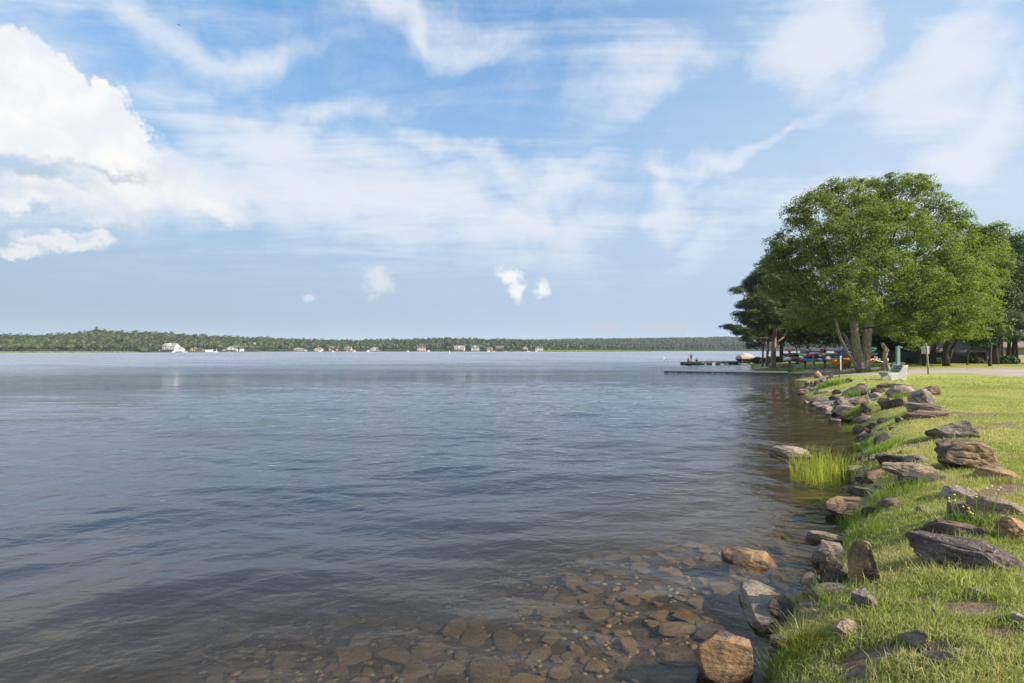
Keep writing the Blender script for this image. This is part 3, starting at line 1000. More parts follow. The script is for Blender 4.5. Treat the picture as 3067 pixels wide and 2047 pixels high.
def rock(bb, kind, mat, label, seed, dfac=0.75, rot=0.0, tilt=0.0, roll=0.0, sub=None, zbase=None, name='rock', rough=0.035, cat='rock', sink=0.35, hcap=None):
    x0, y0, x1, y1 = bb
    pxc = (x0 + x1) / 2
    wpx = x1 - x0
    if sub is None:
        sub = 5 if wpx > 95 else 4 if wpx > 30 else 3
    V0, Fc = rock_shape(seed, kind, sub, rough=rough)
    g = gpt(pxc, y1)
    if zbase is not None: g = pt(pxc, y1, zbase)
    dist = math.hypot(g[0], g[1]); rd = np.array([g[0] / dist, g[1] / dist])
    w = wpx / F * g[1] * math.cos(math.atan(g[0] / g[1])) * 1.0
    dd = dfac * w
    cx, cy = g[0] + rd[0] * dd * 0.45, g[1] + rd[1] * dd * 0.45
    top = ptd(pxc, y0, cy)[2]
    zg = Hs(cx, cy) if zbase is None else zbase
    h = np.clip(top - zg, 0.10 * w, 1.5 * w)
    if hcap: h = min(h, hcap * w)
    hz_ = h * 0.5 * (1 + sink)
    sx, sy, sz = w / 2, dd / 2, hz_
    ang = math.atan2(rd[1], rd[0]) - math.pi / 2 + R(rot)
    RM = np.array(Matrix.Rotation(ang, 3, 'Z') @ Matrix.Rotation(R(roll), 3, 'Y') @ Matrix.Rotation(R(tilt), 3, 'X'))
    c = np.array([cx, cy, zg + h - hz_])
    for it in range(7):
        W = (V0 * [sx, sy, sz]) @ RM.T + c
        vis = W[:, 2] > (H(W[:, 0], W[:, 1]) if zbase is None else zbase) - 0.005
        if vis.sum() < 8:
            c[2] += 0.05; continue
        ux, uy = proj(W[vis])
        a0, a1, b0, b1 = ux.min(), ux.max(), uy.min(), uy.max()
        k = np.clip(wpx / max(a1 - a0, 1), 0.7, 1.4)
        sx *= k; sy *= k ** 0.5
        sh = ((x0 + x1) / 2 - (a0 + a1) / 2) / F * c[1]
        c[0] += sh * 0.8
        if hcap:
            gk = np.clip(1 + (b0 - y0) / max(b1 - b0, 4) * 0.8, 0.75, 1.35)
            c[0] += rd[0] * sy * (gk - 1); c[1] += rd[1] * sy * (gk - 1)
            sy *= gk
            c[2] = (Hs(c[0], c[1]) if zbase is None else zbase) + h - hz_
        else:
            c[2] += np.clip((b0 - y0) / F * c[1], -0.1, 0.1) * 0.6
        eb = (b1 - y1)          # bottom too low in the picture -> push away
        st = np.clip(eb / F * c[1] * (c[1] / CAMZ) * 0.35, -0.25, 0.25)
        c[0] += rd[0] * st; c[1] += rd[1] * st
    W = (V0 * [sx, sy, sz]) @ RM.T
    me = np_mesh(name, W, Fc, M[mat], True, sharp=26)
    o = link(name, me, loc=c)
    setp(o, label, cat)
    rock_spots.append((c[0], c[1], max(sx, sy)))
    return o


ROCKS = [
 # bbox, kind, material, label, extra
 ((2084, 1888, 2257, 2075), 'block', 'rock_wet', 'orange-brown squared boulder standing in the water at the bottom edge', dict(dfac=0.9, rot=12, rough=0.018)),
 ((2159, 1638, 2329, 1740), 'block', 'rock_wet', 'brown angular boulder standing alone in the water beyond the big grey slab', dict(dfac=0.8, rot=-8, rough=0.02)),
 ((2213, 1734, 2359, 1897), 'round', 'rock_grey', 'big smooth grey slab lying half in the water beside the squared boulder', dict(dfac=1.2, rot=8, sink=0.5, hcap=0.34, zbase=0.0, rough=0.03)),
 ((2409, 1593, 2545, 1634), 'slab', 'rock_tan', 'flat tan layered ledge rock just behind the upright pointed rock', dict(dfac=0.8, hcap=0.35)),
 ((2431, 1620, 2540, 1697), 'slab', 'rock_grey', 'grey flat-topped rock under the tan ledge at the waterline', dict(dfac=0.9, rot=15)),
 ((2454, 1655, 2527, 1748), 'block', 'rock_dark', 'dark blocky stone left of the upright pointed rock, above a rounder one', dict(dfac=0.8)),
 ((2463, 1697, 2545, 1785), 'round', 'rock_dark', 'dark rounded stone at the foot of the upright pointed rock', dict(dfac=0.8)),
 ((2536, 1618, 2645, 1768), 'pillar', 'rock_wet', 'upright pointed rock with a brown front and tan right side', dict(dfac=0.7, rot=-20)),
 ((2547, 1763, 2640, 1830), 'block', 'rock_purple', 'small purplish rock in the grass just in front of the upright rock', dict(dfac=0.8)),
 ((2402, 1745, 2481, 1815), 'slab', 'rock_brown', 'low brown stone between the grey slab and the upright rock', dict(dfac=0.9)),
 ((2338, 1825, 2409, 1866), 'block', 'rock_dark', 'low dark stone touching the right foot of the big grey slab', dict(dfac=0.8)),
 ((2404, 1822, 2461, 1868), 'round', 'rock_tan', 'mossy tan stone above the fine brown sedge tuft', dict(dfac=0.8)),
 ((2427, 1811, 2490, 1838), 'slab', 'rock_grey', 'small grey stone in shade behind the mossy tan stone', dict(dfac=0.8)),
 ((2490, 1852, 2590, 1922), 'wedge', 'rock_tan', 'pale tan wedge half buried in the grass right of the sedge tuft', dict(dfac=0.9, rot=20)),
 ((2304, 1900, 2392, 1968), 'block', 'rock_dark', 'dark mossy stone under the sedge tuft at the water edge', dict(dfac=0.8)),
 ((2688, 1886, 2792, 1955), 'wedge', 'rock_grey', 'long thin grey-brown ridge stone sunk in the near grass', dict(dfac=0.35, rot=-30)),
 ((2767, 1948, 2878, 2010), 'wedge', 'rock_grey', 'grey-brown stone continuing the ridge lowest in the near grass', dict(dfac=0.5, rot=-25)),
 ((2853, 1940, 2964, 1983), 'slab', 'rock_mauve', 'pitted flat mauve stone flush with the near grass', dict(dfac=0.5, hcap=0.15)),
 ((2613, 1988, 2656, 2008), 'slab', 'rock_tan', 'tiny flat tan stone in the grass at the bottom of the picture', dict(dfac=0.8)),
 ((3031, 1830, 3090, 1880), 'block', 'rock_pale', 'pinkish stone cut by the right edge in the near grass', dict(dfac=0.7)),
 ((2899, 1760, 2969, 1792), 'round', 'rock_grey', 'smooth blue-grey stone half hidden in grass below the purple slab', dict(dfac=0.7)),
 ((2785, 1820, 2826, 1842), 'round', 'rock_grey', 'small round grey stone left of and below the blue-grey one', dict(dfac=0.8)),
 ((2676, 1732, 2719, 1754), 'block', 'rock_tan', 'small two-toned stone in the grass right of the upright rock', dict(dfac=0.8)),
 ((2708, 1595, 3110, 1728), 'slab', 'rock_purple', 'largest rock, long purple-black pitted slab with white specks', dict(dfac=0.45, rot=-14, rough=0.05, hcap=0.34)),
 ((2735, 1556, 2990, 1622), 'slab', 'rock_brown', 'olive-brown slab lying along the back of the purple-black slab', dict(dfac=0.4, rot=-6)),
 ((2976, 1546, 3100, 1628), 'wedge', 'rock_orange', 'orange-tan block at the right edge above the purple-black slab', dict(dfac=0.7)),
 ((2835, 1498, 2910, 1572), 'slab', 'rock_purple', 'dark layered block under the left end of the long tan slab', dict(dfac=0.8)),
 ((2883, 1484, 3110, 1560), 'slab', 'rock_tan', 'long tan slab running off the right edge behind yellow flowers', dict(dfac=0.35, rot=-22)),
 ((2815, 1453, 2938, 1500), 'round', 'rock_pale', 'pale speckled rounded rock behind the dark layered block', dict(dfac=0.7)),
 ((2472, 1485, 2606, 1565), 'slab', 'rock_wet', 'brown and orange flat rock jutting into the water below the reeds', dict(dfac=0.7, rot=10, hcap=0.3)),
 ((2552, 1457, 2638, 1500), 'block', 'rock_dark', 'dark square-edged rock on the bank right behind the flat brown rock', dict(dfac=0.7)),
 ((2743, 1516, 2774, 1543), 'wedge', 'rock_grey', 'small grey chip in the grass left of the dark layered block', dict(dfac=0.7)),
 ((2662, 1413, 2840, 1470), 'slab', 'rock_dark', 'long thin nearly black rock slanting through the grass', dict(dfac=0.3, rot=18, roll=-8)),
 ((2639, 1384, 2822, 1437), 'block', 'rock_tan', 'wide block with a smooth tan face behind the nearly black rock', dict(dfac=0.5)),
 ((2643, 1373, 2704, 1402), 'wedge', 'rock_brown', 'brown wedge peeping over the left end of the tan-faced block', dict(dfac=0.7)),
 ((2698, 1364, 2794, 1393), 'slab', 'rock_grey', 'grey speckled low rock behind the tan-faced block', dict(dfac=0.7)),
 ((2634, 1358, 2683, 1381), 'block', 'rock_dark', 'small dark brown rock farther back than the brown wedge', dict(dfac=0.7)),
 ((2797, 1312, 2989, 1410), 'block', 'rock_brown', 'largest rounded boulder on the lawn, brown with a pale right facet', dict(dfac=0.8, rot=10)),
 ((2893, 1362, 3020, 1416), 'wedge', 'rock_grey', 'olive wedge leaning on the right foot of the largest boulder', dict(dfac=0.5)),
 ((2914, 1399, 3065, 1443), 'slab', 'rock_orange', 'orange-tan flat block in front of the olive wedge', dict(dfac=0.5)),
 ((2768, 1259, 2940, 1318), 'wedge', 'rock_grey', 'grey split boulder with a sharp ridge behind the largest boulder', dict(dfac=0.6)),
 ((2302, 1334, 2433, 1371), 'round', 'rock_mauve', 'flat oval mauve-grey rock alone in the water beside the reeds', dict(dfac=0.7, zbase=-0.02, sink=0.8)),
 ((2537, 1394, 2600, 1421), 'wedge', 'rock_grey', 'grey wedge at the right side of the reed patch', dict(dfac=0.7)),
 ((2559, 1421, 2610, 1454), 'block', 'rock_dark', 'dark grey block below the grey wedge at the reeds', dict(dfac=0.7)),
 ((2561, 1292, 2610, 1318), 'wedge', 'rock_grey', 'grey wedge poking from the grassy shore into the dark water', dict(dfac=0.7)),
 ((2601, 1267, 2624, 1291), 'round', 'rock_dark', 'small dark rock at the grass edge above the grey shore wedge', dict(dfac=0.7)),
 ((2598, 1362, 2634, 1384), 'round', 'rock_grey', 'greenish grey stone in the grass right of the reed tops', dict(dfac=0.7)),
 ((2717, 1164, 2806, 1214), 'round', 'rock_pale', 'pale tan rounded boulder standing on edge at the rock pile', dict(dfac=0.45, rough=0.05)),
 ((2703, 1206, 2844, 1238), 'slab', 'rock_mauve', 'long pale grey slab directly under the pale tan boulder', dict(dfac=0.3, rot=-5)),
 ((2698, 1229, 2849, 1260), 'slab', 'rock_red', 'long reddish-brown slab, lowest of the rock pile', dict(dfac=0.35, rot=-8)),
 ((2680, 1248, 2703, 1269), 'block', 'rock_dark', 'small black stub at the left end of the reddish slab', dict(dfac=0.8)),
 ((2635, 1190, 2720, 1230), 'slab', 'rock_dark', 'dark slab tilted up against the pale tan boulder', dict(dfac=0.4, roll=-14)),
 ((2626, 1192, 2670, 1214), 'slab', 'rock_grey', 'grey flat stone behind the tilted dark slab', dict(dfac=0.7)),
 ((2740, 1157, 2819, 1187), 'wedge', 'rock_brown', 'brown wedge behind the pale tan boulder', dict(dfac=0.5)),
 ((2650, 1154, 2742, 1192), 'round', 'rock_mauve', 'big rounded mauve rock in the middle of the pile', dict(dfac=0.7)),
 ((2622, 1147, 2740, 1164), 'slab', 'rock_brown', 'long flat brown rock along the back of the pile', dict(dfac=0.4)),
 ((2600, 1175, 2642, 1193), 'round', 'rock_mauve', 'small rounded mauve rock at the front left of the pile', dict(dfac=0.7)),
 ((2606, 1163, 2652, 1182), 'slab', 'rock_dark', 'flat dark rock between the pink rock and the rounded mauve rock', dict(dfac=0.7)),
 ((2577, 1166, 2608, 1185), 'wedge', 'rock_dark', 'dark brown wedge under the pink rock', dict(dfac=0.7)),
 ((2520, 1154, 2604, 1187), 'slab', 'rock_pale', 'long pinkish-white rock slanting up at the left of the pile', dict(dfac=0.3, roll=-12)),
 ((2565, 1149, 2595, 1162), 'round', 'rock_dark', 'dark round rock behind the long pinkish-white rock', dict(dfac=0.7)),
 ((2578, 1211, 2604, 1238), 'block', 'rock_pale', 'small pale spotted rock in the grass left of the tilted slab', dict(dfac=0.7)),
 ((2540, 1192, 2612, 1215), 'wedge', 'rock_brown', 'brown low rock behind the pale spotted one', dict(dfac=0.6)),
 ((2502, 1212, 2567, 1247), 'block', 'rock_tan', 'block with a black left end and tan face beside the gravel beach', dict(dfac=0.6)),
 ((2496, 1188, 2530, 1216), 'wedge', 'rock_grey', 'grey pyramid-shaped rock on the gravel beach', dict(dfac=0.7)),
 ((2481, 1183, 2513, 1200), 'slab', 'rock_dark', 'low dark rock on the gravel beach left of the pyramid', dict(dfac=0.8)),
 ((2490, 1167, 2522, 1182), 'round', 'rock_dark', 'dark round rock where the gravel beach meets the lawn', dict(dfac=0.7)),
 ((2440, 1213, 2487, 1230), 'slab', 'rock_pale', 'pale flat rock at the near water edge of the gravel beach', dict(dfac=0.6)),
 ((2384, 1165, 2421, 1184), 'block', 'rock_red', 'orange-pink block lying at the water beyond the gravel beach', dict(dfac=0.6)),
 ((2420, 1161, 2451, 1170), 'slab', 'rock_pale', 'tan flat rock behind the orange-pink block', dict(dfac=0.6)),
 ((2435, 1167, 2491, 1183), 'slab', 'rock_tan', 'wide tan-grey stone at the head of the gravel beach', dict(dfac=0.6)),
 ((2424, 1142, 2440, 1160), 'round', 'rock_pale', 'upright pale egg-shaped rock at the waterline', dict(dfac=0.8)),
 ((2408, 1140, 2429, 1154), 'round', 'rock_tan', 'rounded tan rock left of the pale egg-shaped rock', dict(dfac=0.8)),
 ((2436, 1140, 2458, 1157), 'block', 'rock_dark', 'dark overhanging rock right of the pale egg-shaped rock', dict(dfac=0.8)),
 ((2455, 1149, 2470, 1158), 'slab', 'rock_pale', 'little white slab below the dark overhanging rock', dict(dfac=0.8)),
 ((2455, 1132, 2476, 1147), 'round', 'rock_grey', 'grey round stone on the bank below the orange faceted rock', dict(dfac=0.8)),
 ((2472, 1127, 2490, 1140), 'wedge', 'rock_dark', 'dark peaked stone on the bank right of the orange faceted rock', dict(dfac=0.8)),
 ((2474, 1136, 2489, 1147), 'round', 'rock_pale', 'small pale stone in front of the dark peaked stone', dict(dfac=0.8)),
 ((2485, 1122, 2496, 1131), 'block', 'rock_pale', 'tiny pale stone at the edge of the gravel track', dict(dfac=0.8)),
 ((2434, 1111, 2463, 1133), 'wedge', 'rock_orange', 'orange faceted boulder at the foot of the boat ramp', dict(dfac=0.7)),
 ((2531, 1133, 2555, 1146), 'block', 'rock_dark', 'dark stone on the lawn left of the near bench', dict(dfac=0.6)),
 ((2470, 1235, 2492, 1245), 'slab', 'rock_grey', 'blue-grey wet stone in the water below the black-ended block', dict(dfac=0.7, zbase=-0.01)),
 ((2480, 1253, 2520, 1265), 'slab', 'rock_mauve', 'flat wet slab in the shallows near the gravel beach', dict(dfac=0.5, zbase=-0.01)),
 ((2527, 1246, 2582, 1264), 'slab', 'rock_brown', 'flat brown rock on the shore behind the tall green tufts', dict(dfac=0.5)),
 ((2545, 1262, 2572, 1272), 'slab', 'rock_dark', 'thin dark flat stone just under the flat brown shore rock', dict(dfac=0.6)),
 ((2310, 1131, 2319, 1134), 'slab', 'rock_pale', 'tiny pale stone awash off the end of the ramp', dict(dfac=0.6, zbase=0.0)),
 ((2320, 1165, 2327, 1169), 'slab', 'rock_red', 'tiny reddish stone awash in the tree reflection', dict(dfac=0.6, zbase=0.0)),
 ((2333, 1091, 2363, 1102), 'slab', 'rock_tan', 'flat tan boulder on the grass beside the far bench', dict(dfac=0.8)),
 ((2588, 1134, 2602, 1139), 'slab', 'rock_tan', 'flat stone set in the lawn at the foot of the near bench', dict(dfac=0.8)),
 ((2640, 1505, 2676, 1522), 'slab', 'rock_grey', 'faint grey stone almost covered by grass near the dark square rock', dict(dfac=0.7)),
 ((3020, 1715, 3090, 1745), 'slab', 'rock_pale', 'pale pinkish flat stone under the right end of the purple-black slab', dict(dfac=0.6)),
]
for i, (bb, kind, mat, lab, kw) in enumerate(ROCKS):
    rock(bb, kind, mat, lab, 101 + i * 3, **kw)

# small stones that fill the gaps of the stony shore
fill = []
for i in range(6):
    V, Fc = rock_shape(700 + i, ['block', 'round', 'slab'][i % 3], 3, n=12)
    fill.append([np_mesh('shore_stone', V, Fc, M[m_], True, sharp=34) for m_ in ('rock_dark', 'rock_brown', 'rock_grey', 'rock_mauve')])
rf_ = np.random.default_rng(23)
SEG = np.array(shore[5:5 + len(shore_px)])
for i in range(80):
    j = int(rf_.integers(20, len(SEG) - 1)); t = rf_.random()
    p = SEG[j] * (1 - t) + SEG[j + 1] * t
    nrm = np.array([SEG[j + 1][1] - SEG[j][1], -(SEG[j + 1][0] - SEG[j][0])]); nrm /= np.linalg.norm(nrm)
    if sdist(np.array([p[0] + nrm[0] * .2]), np.array([p[1] + nrm[1] * .2]))[0] < 0: nrm = -nrm
    q = p + nrm * rf_.normal(0.12, 0.28)
    if q[1] < 9 and rf_.random() < .6: continue
    r_ = rf_.uniform(0.05, 0.17) * (1 + q[1] / 30)
    o = link('shore_stone', fill[int(rf_.integers(0, 6))][int(rf_.integers(0, 4))], loc=(q[0], q[1], max(Hs(q[0], q[1]), -.06) + r_ * .15), rot=(rf_.normal(0, .25), rf_.normal(0, .25), rf_.uniform(0, 6.28)))
    o.scale = (r_ * rf_.uniform(.9, 1.5), r_ * rf_.uniform(.7, 1.1), r_ * rf_.uniform(.4, .8))
    setp(o, 'small dark stone wedged between the bigger rocks along the waterline', 'stone', 'small stones along the waterline')

# ------------------------------------------------------------------ stones under the shallow water, pebbles
variants = []
for i in range(10):
    V, Fc = rock_shape(900 + i, ['slab', 'block', 'slab', 'wedge'][i % 4], 3, n=16, rough=0.05)
    variants.append(np_mesh('submerged_stone', V, Fc, M['rock_bed'], True, sharp=38))
placed = []
cnt = 0
rs = np.random.default_rng(3)
big_px = [(1445, 2000, .30), (1290, 1930, .24), (1345, 1935, .15), (1330, 1985, .12), (1400, 1905, .09), (1265, 1790, .22), (1720, 1960, .26), (1800, 1950, .25), (1180, 2015, .2), (1080, 2030, .18),
          (1560, 2010, .14), (1700, 2020, .15), (1640, 2040, .15), (1480, 1860, .2), (1290, 1880, .2), (1930, 1850, .16), (2040, 1930, .12), (1990, 1880, .1), (2030, 2030, .17), (1745, 1775, .16), (1160, 1960, .17), (1010, 2000, .16), (930, 2035, .18), (1880, 1790, .13), (1500, 1770, .2), (1850, 2010, .12)]
tries = 0
while cnt < 300 and tries < 9000:
    tries += 1
    if cnt < len(big_px) and tries <= len(big_px):
        px, py, r = big_px[cnt]
        x, y, z = gpt(px, py)
    else:
        D = 3.5 + 3.9 * rs.random() ** 1.3
        x = rs.uniform(-0.65, 0.55) * D
        y = D
        r = rs.choice([0.07, 0.09, 0.12, 0.15, 0.20], p=[.26, .26, .22, .16, .10])
    s = float(sdist(np.array([x]), np.array([y]))[0])
    if s > -0.12 or s < -4.2: continue
    if any((x - a) ** 2 + (y - b) ** 2 < (0.66 * (r + q)) ** 2 for a, b, q in placed): continue
    placed.append((x, y, r))
    z = Hs(x, y)
    o = link('submerged_stone', variants[cnt % 10], loc=(x, y, z + r * 0.04), rot=(rs.normal(0, .08), rs.normal(0, .08), rs.uniform(0, 6.28)))
    o.scale = (r * rs.uniform(0.9, 1.35), r * rs.uniform(0.7, 1.0), r * rs.uniform(0.16, 0.28))
    setp(o, 'brown stone lying on the lake bed under the clear shallow water in the foreground', 'stone', 'stones on the lake bed under the shallow water')
    cnt += 1


def pebbles(name, mat, fn, n, rlo, rhi, label):
    V0, F0 = ico(1)
    Vs, Fs = [], []
    k = 0
    r_ = np.random.default_rng(17)
    for _ in range(n):
        x, y = fn(r_)
        r = r_.uniform(rlo, rhi)
        Vv = V0 * (1 + r_.normal(0, .18, (len(V0), 1))) * [r * r_.uniform(.8, 1.4), r * r_.uniform(.7, 1.1), r * r_.uniform(.2, .4)]
        a = r_.uniform(0, 6.28); ca, sa = math.cos(a), math.sin(a)
        Vv = Vv @ np.array([[ca, -sa, 0], [sa, ca, 0], [0, 0, 1]]).T
        Vs.append((Vv, x, y)); Fs.append(F0 + k * len(V0)); k += 1
    xs = np.array([q[1] for q in Vs]); ys = np.array([q[2] for q in Vs]); zs = H(xs, ys)
    V = np.concatenate([q[0] + [xs[i], ys[i], zs[i]] for i, q in enumerate(Vs)])
    o = link(name, np_mesh(name, V, np.concatenate(Fs), M[mat], True))
    return setp(o, label, 'pebbles', kind='stuff')


def f_bed(r):
    while True:
        D = 3.4 + 3.6 * r.random() ** 1.2
        x = r.uniform(-0.6, 0.62) * D
        s = float(sdist(np.array([x]), np.array([D]))[0])
        if -3.6 < s < 0.1: return x, D


def f_beach(r):
    c = pt(2465, 1203, 0.1)
    while True:
        x, y = c[0] + r.normal(0, 1.3), c[1] + r.normal(0, 2.4)
        s = float(sdist(np.array([x]), np.array([y]))[0])
        if -0.6 < s < 2.2: return x, y


pebbles('lake_bed_pebbles', 'rock_bed', f_bed, 900, 0.02, 0.05, 'small brown pebbles between the stones on the shallow lake bed')
pebbles('beach_pebbles', 'rock_mauve', f_beach, 1300, 0.02, 0.06, 'small grey pebbles on the little gravel beach')

# ------------------------------------------------------------------ foliage tools


def leaf_quads(C, Nrm, size, r, aspect=0.62, droop=0.0):
    """diamond leaves at points C facing Nrm (n,3); returns V, F"""
    n = len(C)
    t = r.normal(size=(n, 3)); t[:, 2] -= droop
    t -= (t * Nrm).sum(1, keepdims=True) * Nrm
    t /= np.linalg.norm(t, axis=1, keepdims=True) + 1e-9
    b = np.cross(Nrm, t)
    s = size * r.uniform(0.65, 1.3, (n, 1))
    fold = Nrm * s * 0.12
    V = np.stack([C - t * s * 0.5, C + b * s * 0.5 * aspect + fold, C + t * s * 0.5, C - b * s * 0.5 * aspect + fold], 1).reshape(-1, 3)
    Fq = np.arange(4 * n).reshape(n, 4)
    return V, Fq


def crown_points(blobs, n, r, cl=22, csig=0.34, flat=0.45, shell=(0.62, 1.06), low=-0.75):
    """clusters of leaf positions on the shells of blobs [(x,y,z,rx,ry,rz)]"""
    B = np.array(blobs, float)
    wts = (B[:, 3] * B[:, 4] + B[:, 3] * B[:, 5] + B[:, 4] * B[:, 5]); wts /= wts.sum()
    nc = n // cl
    bi = r.choice(len(B), nc, p=wts)
    d = r.normal(size=(nc, 3)); d /= np.linalg.norm(d, axis=1, keepdims=True)
    d[:, 2] = np.where(d[:, 2] < low, -d[:, 2], d[:, 2])
    rad = r.uniform(*shell, (nc, 1))
    c = B[bi, :3] + d * B[bi, 3:6] * rad
    sc = r.uniform(0.6, 1.5, (nc, 1))
    # each cluster is a small drooping dome of leaves: lit on top, dark below
    di = r.normal(size=(nc, cl, 3)) + d[:, None, :] * 0.5 + np.array([0, 0, 0.55])
    di /= np.linalg.norm(di, axis=2, keepdims=True)
    P = c[:, None, :] + di * (csig * 1.5 * sc)[:, None, :] * r.uniform(0.45, 1.08, (nc, cl, 1)) * np.array([1, 1, flat * 1.25])
    Nn = r.normal(size=(nc, cl, 3)) * 0.42 + di * 0.8 + d[:, None, :] * 0.25 + np.array([0, 0, 0.3])
    Nn /= np.linalg.norm(Nn, axis=2, keepdims=True)
    return P.reshape(-1, 3), Nn.reshape(-1, 3), c


def limb_path(a, b, sag=0.15, k=5, r=None):
    a, b = np.array(a, float), np.array(b, float)
    L = np.linalg.norm(b - a)
    out = []
    off = (r.normal(size=3) if r is not None else np.zeros(3)) * 0.06 * L
    for i in range(k + 1):
        t = i / k
        p = a * (1 - t) + b * t
        p = p + off * math.sin(math.pi * t)
        p[2] += -sag * L * math.sin(math.pi * t) * (1 if b[2] > a[2] else 0)
        out.append(p)
    return out


def make_tree(name, base, blobs, trunks, leafmat, barkmat, nleaf, lsize, label, cat='tree', group=None, seed=1, cl=22, csig=0.34, flat=0.45, limbs=True, aspect=0.62, shell=(0.62, 1.06), fork=None, nsub=2, droop=0.3):
    """blobs and trunks in world coordinates; trunks: list of (points, radii)"""
    r = np.random.default_rng(seed)
    root = empty(name, base, 0, label, cat, group)
    b = np.array(base)
    mb = MB()
    for pts_, rad in trunks:
        P = [np.array(p) - b for p in pts_]
        # smooth a little by inserting midpoints
        mb.tube(P, rad, 12 if rad[0] > 0.15 else 7, jit=0.16)
    link('trunk', mb.mesh('trunk', M[barkmat], True), root)
    if limbs:
        ml = MB()
        forks = [np.array(p[0][-1]) for p in trunks] + ([np.array(p) for p in fork] if fork else [])
        fr = [p[1][-1] for p in trunks] + ([0.16] * len(fork) if fork else [])
        for bl in blobs:
            c = np.array(bl[:3])
            if nleaf > 100000 and c[2] < 5.2: continue
            j = int(np.argmin([np.linalg.norm((c - f) * [1, 1, 0.7]) + 2.0 * max(0, f[2] - c[2]) for f in forks]))
            a = forks[j]
            L = np.linalg.norm(c - a)
            r0 = min(fr[j] * 0.75, 0.035 + 0.020 * L)
            path = limb_path(a - b, c - b, 0.06, 5, r)
            ml.tube(path, list(np.linspace(r0, 0.03, 6)), 6, cap=False)
            for q in range(nsub):
                d = r.normal(size=3); d /= np.linalg.norm(d); d[2] = abs(d[2]) * 0.6
                e = c + d * np.array(bl[3:6]) * 0.85
                s = path[3 + (q % 2)] + b
                ml.tube(limb_path(s - b, e - b, 0.04, 3, r), [0.045, 0.03, 0.02, 0.012], 4, cap=False)
        link('limbs', ml.mesh('limbs', M['bark_dark' if barkmat == 'bark_maple' else barkmat], True), root)
    P, Nn, _ = crown_points(blobs, nleaf, r, cl, csig, flat, shell)
    V, Fq = leaf_quads(P - b, Nn, lsize, r, aspect, droop)
    link('crown', np_mesh('crown', V, Fq, M[leafmat]), root)
    return root


def pxblobs(L, D, rz=0.85, ry=1.0):
    out = []
    for q in L:
        px, py, rp, dd = q[:4]
        kz = q[4] if len(q) > 4 else rz
        c = ptd(px, py, D + dd)
        k = rp / F * (D + dd)
        out.append((c[0], c[1], c[2], k, k * ry, k * kz))
    return out


def at(px, py, D):
    return np.array(ptd(px, py, D))


def trunk_px(L, D, k=1.0, foot=None):
    """[(px,py,width_px,dD)] -> trunk path and radii"""
    P = [at(q[0], q[1], D + (q[3] if len(q) > 3 else 0)) for q in L]
    rad = [q[2] / 2 / F * D * k for q in L]
    return (P, rad)

# ------------------------------------------------------------------ trees of the park
# the big maple with its two pale trunks
bm_ = gpt(2588, 1113); D0 = bm_[1]
hero_t = [
    trunk_px([(2580, 1120, 36), (2579, 1104, 27), (2576, 1085, 25), (2570, 1060, 24), (2565, 1030, 22), (2561, 1000, 21), (2557, 970, 20), (2552, 930, 18), (2545, 880, 14)], D0),
    trunk_px([(2590, 1120, 36), (2590, 1104, 29), (2591, 1080, 27), (2594, 1050, 26), (2597, 1010, 25), (2600, 980, 24), (2606, 950, 23), (2613, 920, 20), (2622, 880, 16), (2625, 820, 12)], D0, 1.0),
    trunk_px([(2572, 1112, 14, -.3), (2561, 1092, 10, -.3), (2545, 1066, 9, -.4), (2527, 1035, 8.5, -.5), (2516, 1010, 8, -.8), (2506, 975, 7, -1.2), (2498, 930, 5, -1.4)], D0),
    trunk_px([(2572, 1096, 12, .5), (2556, 1058, 8, .8), (2540, 1025, 7, 1.2), (2524, 990, 6, 1.6)], D0),
]
hero_b = pxblobs([
    (2402, 705, 62, 0), (2360, 790, 60, 1), (2322, 792, 34, 0), (2450, 645, 62, -1), (2378, 660, 42, 0), (2340, 735, 36, 0), (2415, 620, 36, 0), (2490, 575, 36, 0), (2570, 560, 34, 0), (2660, 548, 30, 0), (2745, 560, 34, 0), (2845, 640, 36, 0), (2880, 700, 36, 0), (2575, 640, 60, -1), (2530, 600, 62, 0), (2440, 598, 34, 0), (2620, 588, 60, 1), (2700, 578, 55, 0), (2770, 600, 52, 1), (2815, 650, 55, 0),
    (2855, 715, 50, 1), (2885, 662, 22, 0), (2480, 740, 85, -3), (2580, 690, 80, -4), (2690, 680, 80, -4), (2770, 745, 80, -3), (2430, 840, 75, -2), (2530, 850, 70, -5),
    (2640, 800, 75, -5), (2740, 850, 80, -4), (2830, 820, 75, -2), (2905, 800, 55, 0), (2925, 880, 50, -1), (2860, 910, 70, -3), (2780, 940, 55, -4),
    (2925, 950, 32, -2), (2460, 915, 55, -3), (2370, 890, 55, 0), (2320, 870, 40, 1), (2580, 905, 45, -5), (2700, 1005, 26, -3, 0.6), (2735, 1030, 22, -4, 0.6), (2660, 1015, 22, -2, 0.6), (2880, 985, 34, -3, .7),
    (2440, 975, 42, 1, .7), (2500, 985, 34, 2, .7), (2650, 985, 38, 1, .7), (2700, 970, 45, -1, .7), (2600, 945, 42, -3, .7), (2540, 945, 40, -3, .7), (2400, 960, 44, 1, .7),
    (2560, 720, 90, 4), (2700, 730, 95, 4), (2620, 850, 90, 4), (2800, 850, 80, 4), (2450, 800, 80, 4), (2640, 640, 60, 4), (2510, 930, 60, 3), (2640, 950, 55, 4), (2760, 930, 60, 4)], D0)
make_tree('maple_tree', bm_, hero_b, hero_t, 'maple_leaf', 'bark_maple', 170000, 0.175, 'largest tree, broad round maple with two pale leaning trunks beside the gravel path',
          group=None, seed=21, cl=62, csig=0.42, flat=0.50, fork=[at(2600, 800, D0), at(2620, 900, D0 + 1), at(2700, 880, D0)], nsub=3, shell=(0.55, 1.08))

